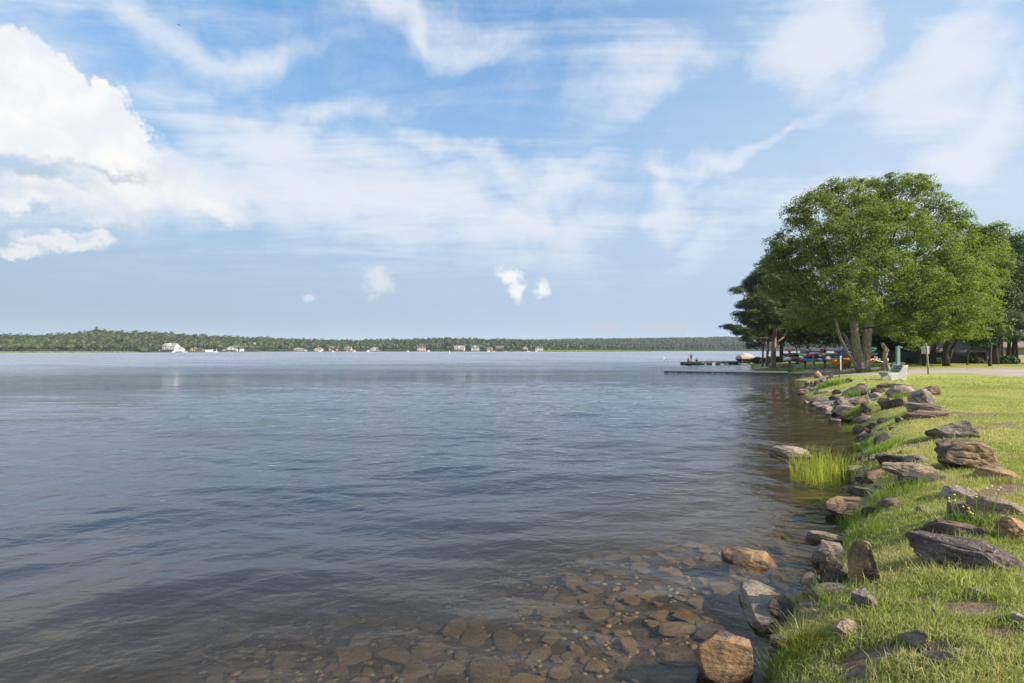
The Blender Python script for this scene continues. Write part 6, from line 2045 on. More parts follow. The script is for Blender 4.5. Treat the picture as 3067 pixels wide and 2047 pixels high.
# thin bent metal stake
g = gpt(2513, 1136)
root = empty('metal_stake', g, 0, 'thin bent grey metal stake between the stout post and the maple', 'post')
k = g[1] / F
MB().tube([(0, 0, -.2), (.02, 0, 13 * k), (.03, 0, 22 * k), (.10, 0, 46 * k), (.115, 0, 64 * k)], [.025, .025, .03, .035, .035], 8).build('lower_tube', M['wood_dark'], root)
MB().box(.065, .115, -.05, .0, 26 * k, 66 * k).build('reflector_strip', M['alu'], root)
MB().cbox((.115, 0, 67 * k), (.10, .08, .08)).build('clamp', M['metal_grey'], root, bevel=.02)
# stakes on the point
for px, yt, yb, lab in [(2304, 1064, 1107, 'thin dark stake leaning in the grass of the point, left of the reddish pine'), (2332, 1067, 1094, 'white-topped thin stake right of the reddish pine trunk')]:
    g = gpt(px + 2, yb); top = ptd(px - 2, yt, g[1])
    root = empty('stake', g, 0, lab, 'post')
    MB().tube([(0, 0, -.2), (top[0] - g[0], 0, top[2] - g[2])], [.04, .035], 7).build('rod', M['wood_dark'], root)
    MB().cbox(((top[0] - g[0]), 0, top[2] - g[2]), (.09, .09, .25)).build('tip', M['alu'] if 'white' in lab else M['metal_grey'], root)

# grey sign seen from behind on a leaning pole
root, tp, r = post_obj(2782, 1028, 1122, 5.2, 'wood_post', 'sign', 'back of a grey metal sign on a leaning wooden pole at the road', lean=-9, cat='sign')
D = root.location[1]; k = D / F
s_ = MB().box(-11 * k, 11 * k, .09, .105, -11.5 * k, 11.5 * k)
so = s_.build('plate', M['metal_grey'], root, loc=(tp[0] + 0.03, 0, tp[2] - 21 * k), bevel=.004)
so.rotation_euler = (0, 0, R(-6))
for q in (-7, 7):
    MB().tube([(0, -.02, 0), (0, .09, 0)], .025, 6).build('bolt', M['metal_grey'], so, loc=(0, 0, q * k))
# red and white sign
root, tp, r = post_obj(2622, 1080, 1100, 2.6, 'metal_grey', 'sign', 'small white sign with red border and lettering in front of the orange kayak', cat='sign', D=47)
k = 47 / F
pl = MB().box(-5.1 * k, 5.1 * k, -.02, 0, -6.5 * k, 6.5 * k).build('plate', M['white_paint'], root, loc=(tp[0], -.06, tp[2] + 6.2 * k))
M['sign_red'] = pmat('sign_red', (.50, .06, .06), .6, .03, 2)
b = MB()
for (x0_, x1_, z0_, z1_) in ((-4.9, 4.9, 5.9, 6.3), (-4.9, 4.9, -6.3, -5.9), (-4.9, -4.5, -5.9, 5.9), (4.5, 4.9, -5.9, 5.9)):
    b.box(x0_ * k, x1_ * k, -.026, -.021, z0_ * k, z1_ * k)
b.build('border', M['sign_red'], pl)


def text(s, size, loc, mat, parent, rot=(R(90), 0, 0)):
    cu = bpy.data.curves.new('lettering', 'FONT'); cu.body = s; cu.size = size; cu.align_x = 'CENTER'; cu.align_y = 'CENTER'; cu.extrude = .002
    cu.materials.append(mat)
    t_ = bpy.data.objects.new('lettering', cu)
    me = bpy.data.meshes.new_from_object(t_)
    bpy.data.objects.remove(t_)
    return link('lettering', me, parent, loc, rot)


text('NO', 3.2 * k, (0, -.026, 3.8 * k), M['sign_red'], pl)
text('PARKING', 2.2 * k, (0, -.026, .8 * k), M['sign_red'], pl)
b = MB()
for q in (-1.8, -3.0, -4.2): b.box(-2.6 * k, 2.6 * k, -.026, -.021, (q - .22) * k, (q + .22) * k)
b.build('small_print', M['sign_red'], pl)
# blue accessible sign
root, tp, r = post_obj(2962, 1069, 1092, 4.0, 'wood_dark', 'sign', 'small blue accessible-parking sign on a dark post by the pines', cat='sign')
k = root.location[1] / F
M['sign_blue'] = pmat('sign_blue', (.06, .16, .50), .5, .03, 2)
pl = MB().box(-6 * k, 6 * k, -.02, 0, -4.2 * k, 4.2 * k).build('plate', M['sign_blue'], root, loc=(tp[0] - .02, -r - .01, tp[2] - 3 * k), bevel=.004)
b = MB()
cpts = [(1.9 * k * math.cos(a), -.025, -1.0 * k + 1.9 * k * math.sin(a)) for a in np.linspace(R(150), R(380), 9)]
b.tube(cpts, .35 * k, 5); b.tube([(-.6 * k, -.025, 2.4 * k), (-.4 * k, -.025, .3 * k), (1.2 * k, -.025, .2 * k), (2.0 * k, -.025, -2.0 * k)], .35 * k, 5); b.tube([(-.7 * k, -.025, 2.7 * k), (-.7 * k, -.025, 3.2 * k)], .55 * k, 6)
b.build('wheelchair_symbol', M['white_paint'], pl)

# green post with its blue hoop, and the board structure in front
g = gpt(2688, 1116)
k = g[1] / F
root, tp, r = post_obj(2689, 1038, 1116, 8.0, 'slat_green', 'green_post', 'tall green square post with a light blue hoop on top, behind the near bench', square=True)
M['post_green'] = pmat('post_green', (.11, .24, .185), .75, .12, 8)
root.children[0].data.materials[0] = M['post_green']
cpts = [(2.5 * k + 5.5 * k * math.cos(a), -.2 + 3 * k * math.sin(a), tp[2] - 1.5 * k + 1.5 * k * math.sin(a) - 1.0 * k * math.cos(a)) for a in np.linspace(0, 2 * math.pi, 14)]
MB().tube(cpts, .55 * k, 6).build('hoop', cmat('hoop_blue', (.20, .45, .62)), root)
g = gpt(2672, 1113)
k = (g[1] - .6) / F
root = empty('board_screen', (g[0], g[1] - .6, g[2]), 0, 'weathered brown board screen with two gaps around the foot of the green post', 'fence')
for (x0_, x1_) in ((-15, -8), (-8, -2), (-1.0, 5.5), (11.5, 21)):
    w0 = 1.0 if x0_ != -8 else .55
    MB().add([(x0_ * k, -.04, -.1), (x1_ * k, -.04, -.1), (x1_ * k, .04, -.1), (x0_ * k, .04, -.1),
              (x0_ * k * .97, -.04, 27 * k), (x1_ * k * .97, -.04, 27 * k), (x1_ * k * .97, .04, 27 * k), (x0_ * k * .97, .04, 27 * k)] if x0_ != -8 else
             [(x0_ * k, -.04, -.1), (x1_ * k, -.04, -.1), (x1_ * k, .04, -.1), (x0_ * k, .04, -.1), (x0_ * k, -.04, 14 * k), (x1_ * k, -.04, 14 * k), (x1_ * k, .04, 14 * k), (x0_ * k, .04, 14 * k)],
             [(0, 3, 2, 1), (4, 5, 6, 7), (0, 1, 5, 4), (1, 2, 6, 5), (2, 3, 7, 6), (3, 0, 4, 7)]).build('board', M['wood_brown'], root)
MB().box(-15 * k, 21 * k, -.08, -.045, 24 * k, 27.5 * k).build('top_rail', M['wood_brown'], root)
MB().box(-15 * k, 21 * k, .045, .08, 9 * k, 13 * k).build('middle_rail', M['wood_brown'], root)
MB().cbox((2 * k, -.1, 28.5 * k), (.07, .05, .07)).build('cap_light', M['white_paint'], root, bevel=.01)


def bench(px, ybase, k_, label, slatmat, rz=0.0, scale=1.0):
    """cast concrete bench: two curved end panels, slatted seat between; faces -X (the lake)"""
    g = gpt(px, ybase)
    root = empty('bench', g, rz, label, 'bench')
    prof = [(-.46, .40), (-.44, .33), (-.36, .24), (-.30, .0), (-.12, .0), (-.07, .055), (.0, .085), (.10, .095), (.20, .085), (.27, .055), (.32, .0), (.44, .0), (.46, .12), (.46, .35), (.50, .62), (.56, .86),
            (.53, .885), (.36, .87), (.30, .84), (.25, .70), (.20, .58), (.13, .49), (.04, .445), (-.10, .435), (-.25, .455), (-.36, .475), (-.43, .46)]
    W = 1.25
    for j, y0_ in enumerate((-W / 2, W / 2 - .11)):
        o = MB().prism(prof, y0_, y0_ + .11, 'y').build('end_panel', M['concrete'] if j == 0 else M['concrete_shaded'], root, bevel=.012)
        if j == 0:
            for (a, c_) in ((-.26, .30), (.02, .26), (.27, .33), (.37, .50), (.42, .72), (.10, .17)):
                MB().tube([(a, y0_ - .004, c_), (a, y0_ + .01, c_)], .014, 8).build('bolt', M['wood_dark'], o)
    seat = [(-.38, .44), (-.22, .42), (-.06, .41), (.08, .42)]
    for a, c_ in seat:
        MB().cbox((a, 0, c_), (.13, W - .23, .045)).build('seat_slat', slatmat[1], root, bevel=.008)
    for a, c_, t in ((.20, .53, -.5), (.285, .665, -.3), (.33, .80, -.22)):
        o = MB().cbox((0, 0, 0), (.045, W - .23, .13)).build('back_slat', slatmat[0], root, loc=(a, 0, c_), rot=(0, R(90) * 0 - t * .8 * -1, 0), bevel=.008)
    for a, c_ in ((.25, .60), (.31, .735)):
        for yy in (-.35, .30):
            MB().cbox((a - .03, yy, c_), (.02, .05, .05)).build('bracket', M['white_paint'], root)
    root.scale = (scale, scale, scale)
    return root


bench(2672, 1139, 1, 'near concrete bench with dark green back slats facing the lake', (M['slat_green'], M['concrete_shaded']), R(-14), 0.97)
bench(2382, 1104, 1, 'far concrete bench with a dark back on the grassy point', (M['black'], M['concrete_shaded']), R(-8), 0.98)

# ------------------------------------------------------------------ kayak rack and boats
M['maroon'] = pmat('maroon', (.20, .035, .035), .6, .1, 5)
M['bracket_pink'] = pmat('bracket_pink', (.50, .22, .23), .6, .1, 5)
RD = lambda px: np.interp(px, [2345, 2364, 2411, 2470, 2541, 2600, 2650], [61, 60, 58, 56.5, 54, 52.5, 51])
gx0 = (2364 - 1533.5) / F * 60
root = empty('kayak_rack', (gx0, 60, Hs(gx0, 60)), 0, 'maroon kayak rack of posts with pinkish brackets behind the maple trunks', 'rack')
for px, yt, yb in ((2364.5, 1049, 1091), (2411, 1050, 1094), (2470, 1044.5, 1095.5), (2540.5, 1045, 1099), (2600, 1048, 1100)):
    D = float(RD(px)); x = (px - 1533.5) / F * D; z0 = Hs(x, D)
    top = ptd(px, yt, D)[2]
    lx, ly, lz = x - gx0, D - 60, z0 - Hs(gx0, 60)
    MB().box(-.055, .055, -.055, .055, -.3, top - z0).build('post', M['maroon'], root, loc=(lx, ly, lz))
    for yb_ in (1054, 1069, 1085):
        zz = ptd(px, yb_, D)[2] - z0
        b = MB()
        for s_ in (-1, 1):
            b.prism([(s_ * .06, -.18), (s_ * .06, .16), (s_ * .32, .16)], -.03, .03, 'y')
        b.build('bracket', M['bracket_pink'], root, loc=(lx, ly, zz + lz))
        MB().box(-.05, .05, -1.0, 1.0, -.05, .05).build('arm', M['maroon'], root, loc=(lx, ly, zz + .22 + lz))

KC = dict(grey=(.20, .19, .18), olive=(.30, .27, .21), silver=(.50, .53, .58), lavender=(.36, .32, .40), turq=(.12, .50, .43), navy=(.02, .03, .07), black=(.025, .025, .03), lime=(.35, .70, .06), magenta=(.50, .045, .22),
          blue=(.03, .16, .55), yellow=(.70, .55, .03), red=(.50, .04, .05), teal=(.03, .30, .36), dkgreen=(.03, .085, .055), skyblue=(.05, .33, .75), white=(.65, .66, .70), orange=(.78, .20, .02), pale=(.40, .50, .55), ltgreen=(.30, .60, .22), brown=(.22, .07, .05), wine=(.22, .02, .06))


def kmat(c):
    if 'kayak_' + c not in M: M['kayak_' + c] = pmat('kayak_' + c, tuple(min(.85, q * 1.35 + .01) for q in KC[c]), .35, .06, 3)
    return M['kayak_' + c]


def kayak(px0, px1, yc, tpx, segs, label, kind='kayak', dD=0.0, tilt=0.0, width=.62, D=None, roll=0):
    """laid along x; segs [(fraction, colour)...] from its left end"""
    pc = (px0 + px1) / 2
    D = D or float(RD(pc)) + dD
    k = D / F
    c = ptd(pc, yc, D)
    L = (px1 - px0) * k; h = tpx * k * 1.45
    root = empty(kind, c, 0, label, kind)
    root.rotation_euler = (R(roll), R(tilt), 0)
    ns, nr = 21, 14
    V, mi, Fq = [], [], []
    for i in range(ns):
        t = i / (ns - 1); u = 2 * t - 1
        w = width / 2 * max(0.0, 1 - abs(u) ** 2.4) ** .8 + .012
        if kind == 'canoe':
            hh = h * (0.95 - .10 * u * u); rock = h * .28 * abs(u) ** 3 * -1
        else:
            hh = h * (max(0.0, 1 - abs(u) ** 2.8)) ** .6 * .95 + .02; rock = h * .32 * abs(u) ** 2.5
        for j in range(nr):
            a = 2 * math.pi * j / nr
            yy = w * math.cos(a); zz = hh / 2 * math.sin(a)
            if kind == 'canoe' and math.sin(a) < 0: zz *= .55
            V.append((-L / 2 + L * t, yy, zz + rock))
    cum = np.cumsum([q[0] for q in segs]); cum = cum / cum[-1]
    for i in range(ns - 1):
        t = (i + .5) / (ns - 1)
        m_ = int(np.searchsorted(cum, t))
        for j in range(nr):
            a = i * nr + j; b = i * nr + (j + 1) % nr
            Fq.append((a, b, b + nr, a + nr)); mi.append(min(m_, len(segs) - 1))
    me = bpy.data.meshes.new('hull'); Fq.append(tuple(range(nr))); mi.append(0); Fq.append(tuple(reversed(range((ns - 1) * nr, ns * nr)))); mi.append(len(segs) - 1)
    me.from_pydata(V, [], Fq)
    for q in segs: me.materials.append(kmat(q[1]))
    me.polygons.foreach_set('material_index', mi); me.polygons.foreach_set('use_smooth', [True] * len(Fq))
    link('hull', me, root)
    if kind == 'kayak':
        pts_ = [(L * .14 * math.cos(a), width * .26 * math.sin(a), h * .46) for a in np.linspace(0, 2 * math.pi, 13)]
        MB().tube(pts_, .025, 5).build('cockpit_rim', M['black'], root)
        MB().cbox((0, 0, h * .42), (L * .25, width * .4, .03)).build('seat', M['black'], root)
    else:
        for s_ in (-1, 1):
            pts_ = [(-L / 2 + L * t, s_ * (width / 2 * (1 - abs(2 * t - 1) ** 2.4) ** .8 + .015), -h * .12 - h * .28 * abs(2 * t - 1) ** 3) for t in np.linspace(0.01, .99, 9)]
            MB().tube(pts_, .02, 5).build('gunwale', M['black'], root)
    return root


K = kayak
K(2397, 2474, 1053, 11, [(1, 'grey')], 'brown-grey upside-down canoe, left one on the top row of the rack', 'canoe', width=.85)
K(2440, 2512, 1047, 7, [(1, 'olive')], 'olive-tan canoe on the top row beside the silver one', 'canoe', dD=1.2, width=.85)
K(2472, 2536, 1047.5, 7, [(.82, 'silver'), (.18, 'lavender')], 'silver kayak with a lavender end on the top row', dD=-.5)
K(2524, 2570, 1047, 7.5, [(.4, 'lavender'), (.6, 'olive')], 'lavender and tan boat on the top row behind the leaning trunk', dD=.6)
K(2556, 2627, 1049.5, 13, [(1, 'turq')], 'turquoise kayak with a pointed end on the top row right of the trunks', dD=.3, width=.7)
K(2345, 2372, 1064, 7, [(1, 'black')], 'black boat at the far left end of the middle row', dD=1.5)
K(2364, 2402, 1063, 7.5, [(.3, 'navy'), (.7, 'black')], 'dark navy boat on the middle row left of the lime and magenta kayak', dD=.8)
K(2390, 2458, 1064.5, 7.5, [(.2, 'lime'), (.1, 'pale'), (.7, 'magenta')], 'lime, white and magenta kayak on the middle row', dD=-.4, tilt=-1.5)
K(2446, 2522, 1063, 6.5, [(.13, 'blue'), (.18, 'yellow'), (.69, 'grey')], 'blue, yellow and grey kayak on the middle row', dD=-.2)
K(2517, 2552, 1062.5, 8.5, [(.35, 'blue'), (.35, 'red'), (.3, 'wine')], 'blue and red kayak on the middle row left of the leaning trunk', dD=-.2)
K(2500, 2550, 1055.5, 6, [(1, 'wine')], 'wine-red boat just above the blue and red kayak', dD=1.4)
K(2540, 2575, 1062, 7.5, [(.7, 'ltgreen'), (.3, 'teal')], 'light green kayak with a teal end between the leaning trunks', dD=.5)
K(2566, 2629, 1063, 7, [(1, 'teal')], 'teal kayak on the middle row right of the maple trunks', dD=.2)
K(2345, 2418, 1076, 10, [(.25, 'pale'), (.75, 'dkgreen')], 'dark green canoe with a grey bow on the bottom row', 'canoe', width=.85)
K(2391, 2412, 1081, 8, [(.5, 'brown'), (.5, 'olive')], 'small brown-red boat below the dark green canoe', dD=.4)
K(2407, 2452, 1079, 6.5, [(.7, 'skyblue'), (.3, 'grey')], 'bright blue kayak on the bottom row', dD=-.4, tilt=-2)
K(2448, 2500, 1078, 6.5, [(.22, 'white'), (.18, 'blue'), (.6, 'white')], 'white kayak with a blue panel on the bottom row', dD=.2)
K(2470, 2540, 1077.5, 7, [(1, 'silver')], 'pale silver boat on the bottom row above the leaning orange kayak', dD=-.5)
K(2480, 2542, 1088, 14, [(1, 'orange')], 'orange kayak resting tilted on the ground under the silver boat', dD=-1.2, tilt=13, width=.7, roll=40)
K(2520, 2552, 1079, 4.5, [(1, 'lime')], 'lime kayak showing its tip between the silver boat and the long orange kayak', dD=.6)
K(2527, 2640, 1080, 9.5, [(1, 'orange')], 'long orange kayak on the bottom row running behind the maple trunks', dD=-.8, tilt=.6)
K(2537, 2566, 1092, 8, [(.3, 'dkgreen'), (.7, 'lime')], 'lime-green kayak leaning on the ground behind the maple foot', dD=-.6, tilt=24, roll=40)

# small blue folding thing on the point
g = gpt(2277, 1090)
root = empty('bicycle_rack', g, 0, 'light blue bent metal stand on the grass at the tip of the point', 'stand')
k = g[1] / F
MB().tube([(-.15, 0, -.05), (-.1, 0, 6 * k), (0, 0, 11 * k), (.05, 0, 13 * k), (.2, 0, 12.5 * k)], .045, 7).build('tube', cmat('stand_blue', (.22, .42, .55)), root)
MB().tube([(.35, 0, -.05), (.2, 0, 6 * k), (0, 0, 11 * k)], .045, 7).build('leg', cmat('stand_blue', (.22, .42, .55)), root)

# ------------------------------------------------------------------ the dark building under the trees
DBu = 66.0
def ux(px): return (px - 1533.5) / F * DBu
x0_, x1_ = ux(2728), ux(2952)
zg = 0.75
root = empty('park_building', (x0_, DBu, zg), 0, 'long dark building with a grey roof half hidden under the trees', 'building')
W = x1_ - x0_
wh = ptd(2850, 1052, DBu)[2] - zg
M['bwall'] = pmat('bwall', (.075, .062, .055), .85, .12, 2, dirt=((.05, .045, .04), .5))
M['broof'] = pmat('broof', (.16, .13, .125), .9, .15, 1.5)
M['bwall_pale'] = pmat('bwall_pale', (.30, .27, .22), .85, .1, 2)
n = 22
for i in range(n):
    MB().box(i * W / n + .015, (i + 1) * W / n - .015, -.03, 0, -.2, wh).build('wall_panel', M['bwall'], root)
MB().box(0, W, .002, 9, -.2, wh).build('wall', M['bwall'], root)
MB().prism([(-.9, wh - .15), (-.9, wh + .05), (4.5, wh + 2.6), (4.5, wh + 2.4)], -.6, W + .5, 'x').build('roof', M['broof'], root)
MB().prism([(9.9, wh - .15), (9.9, wh + .05), (4.5, wh + 2.6), (4.5, wh + 2.4)], -.6, W + .5, 'x').build('roof', M['broof'], root)
MB().box(W * .32, W * .32 + 1.1, -.06, -.032, -.15, 2.1).build('door', M['black'], root)
MB().box(W * .6, W * .6 + 1.4, -.06, -.032, 1.0, 2.0).build('window', M['pane'], root)
# white corner
a = ux(2951)
root = empty('white_pier', (a, DBu - .4, zg), 0, 'narrow white corner pier with a little lamp at the end of the dark building', 'pillar')
k = DBu / F
MB().box(0, 6 * k, 0, .25, -.1, ptd(2955, 1050, DBu)[2] - zg).build('pier', cmat('pier_white', (.62, .60, .52)), root)
MB().box(-2.4 * k, -1.2 * k, .02, .2, -.1, ptd(2955, 1052, DBu)[2] - zg).build('downpipe', cmat('pier_white', (.62, .60, .52)), root)
V, Fc = ico(2)
link('lamp', np_mesh('lamp', V * [.10, .10, .16] + [4 * k, 0, ptd(2955, 1042, DBu)[2] - zg], Fc, M['white_paint'], True), root)
MB().box(3.5 * k, 4.5 * k, .05, .15, ptd(2955, 1050, DBu)[2] - zg, ptd(2955, 1044.5, DBu)[2] - zg).build('lamp_bracket', M['black'], root)
D2 = 80.0
a = (2975 - 1533.5) / F * D2
root = empty('beige_building', (a, D2, .8), 0, 'beige-walled building seen between the pine trunks at the right edge', 'building')
W2 = (3190 - 2975) / F * D2
h2 = ptd(3000, 1040, D2)[2] - .8
MB().box(0, W2, 0, 8, -.3, h2).build('wall', M['bwall_pale'], root)
MB().prism([(-.8, h2 - .1), (-.8, h2 + .1), (4, h2 + 1.8), (4, h2 + 1.6)], -.5, W2 + .5, 'x').build('roof', M['broof'], root)
MB().box(2, 3.2, -.05, -.005, .9, 2.0).build('window', M['pane'], root)
MB().box(5.5, 6.5, -.05, -.005, 0, 2.1).build('door', M['wood_brown'], root)
# picnic table in shade
g = gpt(3020, 1090)
root = empty('picnic_table', (g[0], g[1] + 3, g[2]), R(8), 'dark wooden picnic table in the shade near the right edge', 'table')
for i in range(5):
    MB().cbox((0, -.3 + i * .15, .74), (1.8, .14, .04)).build('plank', M['wood_dark'], root)
for s_ in (-1, 1):
    MB().cbox((0, s_ * .68, .45), (1.8, .26, .04)).build('bench_plank', M['wood_dark'], root)
    for q in (-1, 1):
        MB().tube([(q * .7, s_ * .68, 0), (q * .7, s_ * .25, .72)], .05, 4).build('leg', M['wood_dark'], root)

# ------------------------------------------------------------------ bushes under the trees


def bush(px, ybase, w_px, h_px, lm, label, n, D=None, seed=1, ls=.22, group=None):
    g = gpt(px, ybase)
    D = D or g[1]; k = D / F
    x = (px - 1533.5) / F * D; z = Hs(x, D)
    w, h = w_px * k / 2, h_px * k
    r = np.random.default_rng(seed)
    root = empty('bush', (x, D, z), 0, label, 'bush', group)
    bl = [(r.uniform(-.6, .6) * w, r.uniform(-.5, .5) * w * .6, h * r.uniform(.3, .55), w * r.uniform(.35, .55), w * r.uniform(.3, .5), h * r.uniform(.35, .5)) for _ in range(6)]
    P, Nn, _ = crown_points(bl, n, r, 16, .22, .6, (.3, 1.05))
    V, Fq = leaf_quads(P, Nn, ls, r)
    link('foliage', np_mesh('foliage', V, Fq, M[lm]), root)
    MB().tube([(0, 0, -.2), (.05, 0, h * .5)], [.08, .04], 6).build('stem', M['bark_dark'], root)
    MB().tube([(0, 0, -.2), (-w * .3, 0, h * .5)], [.06, .03], 6).build('stem', M['bark_dark'], root)
    return root


bush(2270, 1089, 48, 15, 'oak_leaf', 'dense green shrub at the waterline on the tip of the point', 4200, seed=3, ls=.2)
bush(2318, 1086, 60, 13, 'dark_leaf', 'low dark shrub behind the pine trunks on the point', 3600, seed=4, ls=.2)
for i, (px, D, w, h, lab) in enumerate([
    (2375, 76, 34, 14, 'low dark shrub behind the left end of the kayak rack'), (2440, 78, 60, 17, 'dark shrub showing under the magenta kayak'), (2520, 80, 60, 18, 'dark shrub behind the silver boat on the rack'),  # behind the rack: added as a dark backdrop, covering bright water
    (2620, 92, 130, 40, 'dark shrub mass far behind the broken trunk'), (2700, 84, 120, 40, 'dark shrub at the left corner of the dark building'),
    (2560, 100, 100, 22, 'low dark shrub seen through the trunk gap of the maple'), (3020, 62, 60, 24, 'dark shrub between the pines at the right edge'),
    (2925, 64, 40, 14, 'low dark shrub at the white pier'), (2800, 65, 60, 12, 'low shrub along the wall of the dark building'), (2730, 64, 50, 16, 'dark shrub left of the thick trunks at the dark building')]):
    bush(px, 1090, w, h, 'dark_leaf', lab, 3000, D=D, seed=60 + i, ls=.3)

# ------------------------------------------------------------------ grass, reeds, flowers


def blades(px, py, z, hgt, wid, r, lean=0.5, bias=(0.25, 0.05)):
    n = len(px)
    a = r.uniform(0, 2 * math.pi, n)
    dx_, dy_ = np.cos(a), np.sin(a)
    la = r.uniform(0, 2 * math.pi, n); lm = np.abs(r.normal(0, lean, n))
    lx = np.cos(la) * lm + bias[0]; ly = np.sin(la) * lm + bias[1]
    b = np.stack([px, py, z], 1)
    side = np.stack([dx_, dy_, np.zeros(n)], 1) * (wid / 2)[:, None]
    mid = b + np.stack([lx * hgt * .35, ly * hgt * .35, hgt * .62], 1)
    tip = b + np.stack([lx * hgt, ly * hgt, hgt * (1.0 - .25 * np.clip(lm, 0, 1.2))], 1)
    V = np.stack([b - side, b + side, mid + side * .8, mid - side * .8, tip], 1).reshape(-1, 3)
    i = np.arange(n)[:, None] * 5
    T = np.concatenate([i + [0, 1, 2], i + [0, 2, 3], i + [3, 2, 4]], 1).reshape(-1, 3)
    return V, T


gr = np.random.default_rng(99)
RSP = np.array(rock_spots)


def sample_lawn(n, d0, d1, p=1.0, a0=0.02, a1=1.6):
    out = []
    tot = 0
    while tot < n:
        m_ = n
        D = d0 + (d1 - d0) * gr.random(m_) ** p
        x = gr.uniform(a0, a1, m_) * D
        s = sdist(x, D)
        ok = s > 0.02
        out.append(np.stack([x[ok], D[ok], s[ok]], 1)); tot += ok.sum()
    return np.concatenate(out)[:n]


def grass(name, n, d0, d1, p, hmul, wmul, label):
    Q = sample_lawn(n, d0, d1, p)
    x, y, s = Q.T
    z = H(x, y)
    bare = bare_f(x, y); bea = beach_f(x, y)
    nz = np.array([mn.noise((a * .9, b * .9, 0)) for a, b in zip(x, y)])
    keep = (bare + nz * .5 < 0.55 + gr.random(len(x)) * .35) & (bea + nz * .3 < .62) & (z > 0.015)
    # gravel areas stay clear
    keep &= ~((y > 33) & (x / y > 0.62) & (y < 43.8) & (x > 24.5) & (y < 47))
    x, y, s, z, nz = x[keep], y[keep], s[keep], z[keep], nz[keep]
    edge = np.exp(-np.maximum(s - .1, 0) / .35)
    near_rock = np.zeros(len(x))
    for rx, ry, rw in RSP:
        dd_ = np.hypot(x - rx, y - ry)
        near_rock = np.maximum(near_rock, np.exp(-np.maximum(dd_ - rw, 0) / .15) * (dd_ > rw * .5))
    nz2 = np.array([mn.noise((a * 2.6, b * 2.6, 4)) for a, b in zip(x, y)])
    h = (0.040 + 0.030 * gr.random(len(x)) + .07 * edge * gr.random(len(x)) + .06 * near_rock * gr.random(len(x)) + .025 * nz + .022 * nz2) * hmul
    h *= np.where(gr.random(len(x)) > .97, 1.9, 1.0)
    h = np.maximum(h, .02)
    w = gr.uniform(.0035, .007, len(x)) * wmul
    V, T = blades(x, y, z - .008, h, w, gr, .65)
    return setp(link(name, np_mesh(name, V, T, M['grass_blade'])), label, 'grass', kind='stuff')


grass('grass', 370000, 1.6, 8.5, 1.25, 0.85, 1.05, 'short green grass of the near bank with straw-coloured blades')
grass('grass', 200000, 8.0, 24.0, 1.2, 0.8, 2.1, 'short yellow-green lawn grass beyond the near rocks')
grass('grass', 80000, 22.0, 62.0, 1.3, 1.0, 5.0, 'short lawn grass around the benches and the maple')


def tuft(cx, cy, rad, n, hlo, hhi, wlo, whi, mat, name, label, cat, lean=.45, z=None, seed=0, kind=None, bias=(0.1, 0)):
    r = np.random.default_rng(seed)
    a = r.uniform(0, 6.283, n); q = rad * np.sqrt(r.random(n))
    x, y = q * np.cos(a), q * np.sin(a)
    zz = H(x + cx, y + cy)
    z0 = Hs(cx, cy)
    h = r.uniform(hlo, hhi, n)
    w = r.uniform(wlo, whi, n)
    out = np.stack([np.cos(a), np.sin(a)], 1) * (q / rad)[:, None]
    V, T = blades(x, y, zz - z0 - .01, h, w, r, lean * .6, (0, 0))
    V = V.reshape(-1, 5, 3)
    V[:, 4, 0] += out[:, 0] * h * lean + bias[0] * h; V[:, 4, 1] += out[:, 1] * h * lean + bias[1] * h
    V[:, 2:4, 0] += (out[:, 0] * h * lean * .35)[:, None]; V[:, 2:4, 1] += (out[:, 1] * h * lean * .35)[:, None]
    o = link(name, np_mesh(name, V.reshape(-1, 3), T, M[mat]), loc=(cx, cy, z0))
    return setp(o, label, cat, kind=kind)


def tuft_px(px, py, rad, *a, **k):
    g = gpt(px, py)
    return tuft(g[0], g[1], rad, *a, **k)


# reed patch standing in the water
r = np.random.default_rng(4)
pts_ = []
while len(pts_) < 480:
    px, py = r.uniform(2368, 2560), r.uniform(1388, 1462)
    u = (px - 2368) / 192
    if abs(py - (1402 + u * 40)) > 10 + 26 * math.sin(math.pi * min(1, u * .9 + .1)) : continue
    pts_.append(pt(px, py, -.05))
P = np.array(pts_)
c0 = P.mean(0)
V, T = blades(P[:, 0] - c0[0], P[:, 1] - c0[1], np.full(len(P), -.25), r.uniform(.35, .88, len(P)), r.uniform(.006, .013, len(P)), r, .45, (.08, 0))
setp(link('reeds', np_mesh('reeds', V, T, M['reed_blade']), loc=(c0[0], c0[1], 0)), 'bright yellow-green reed patch standing in the shallows beside the oval rock', 'reeds', kind='stuff')

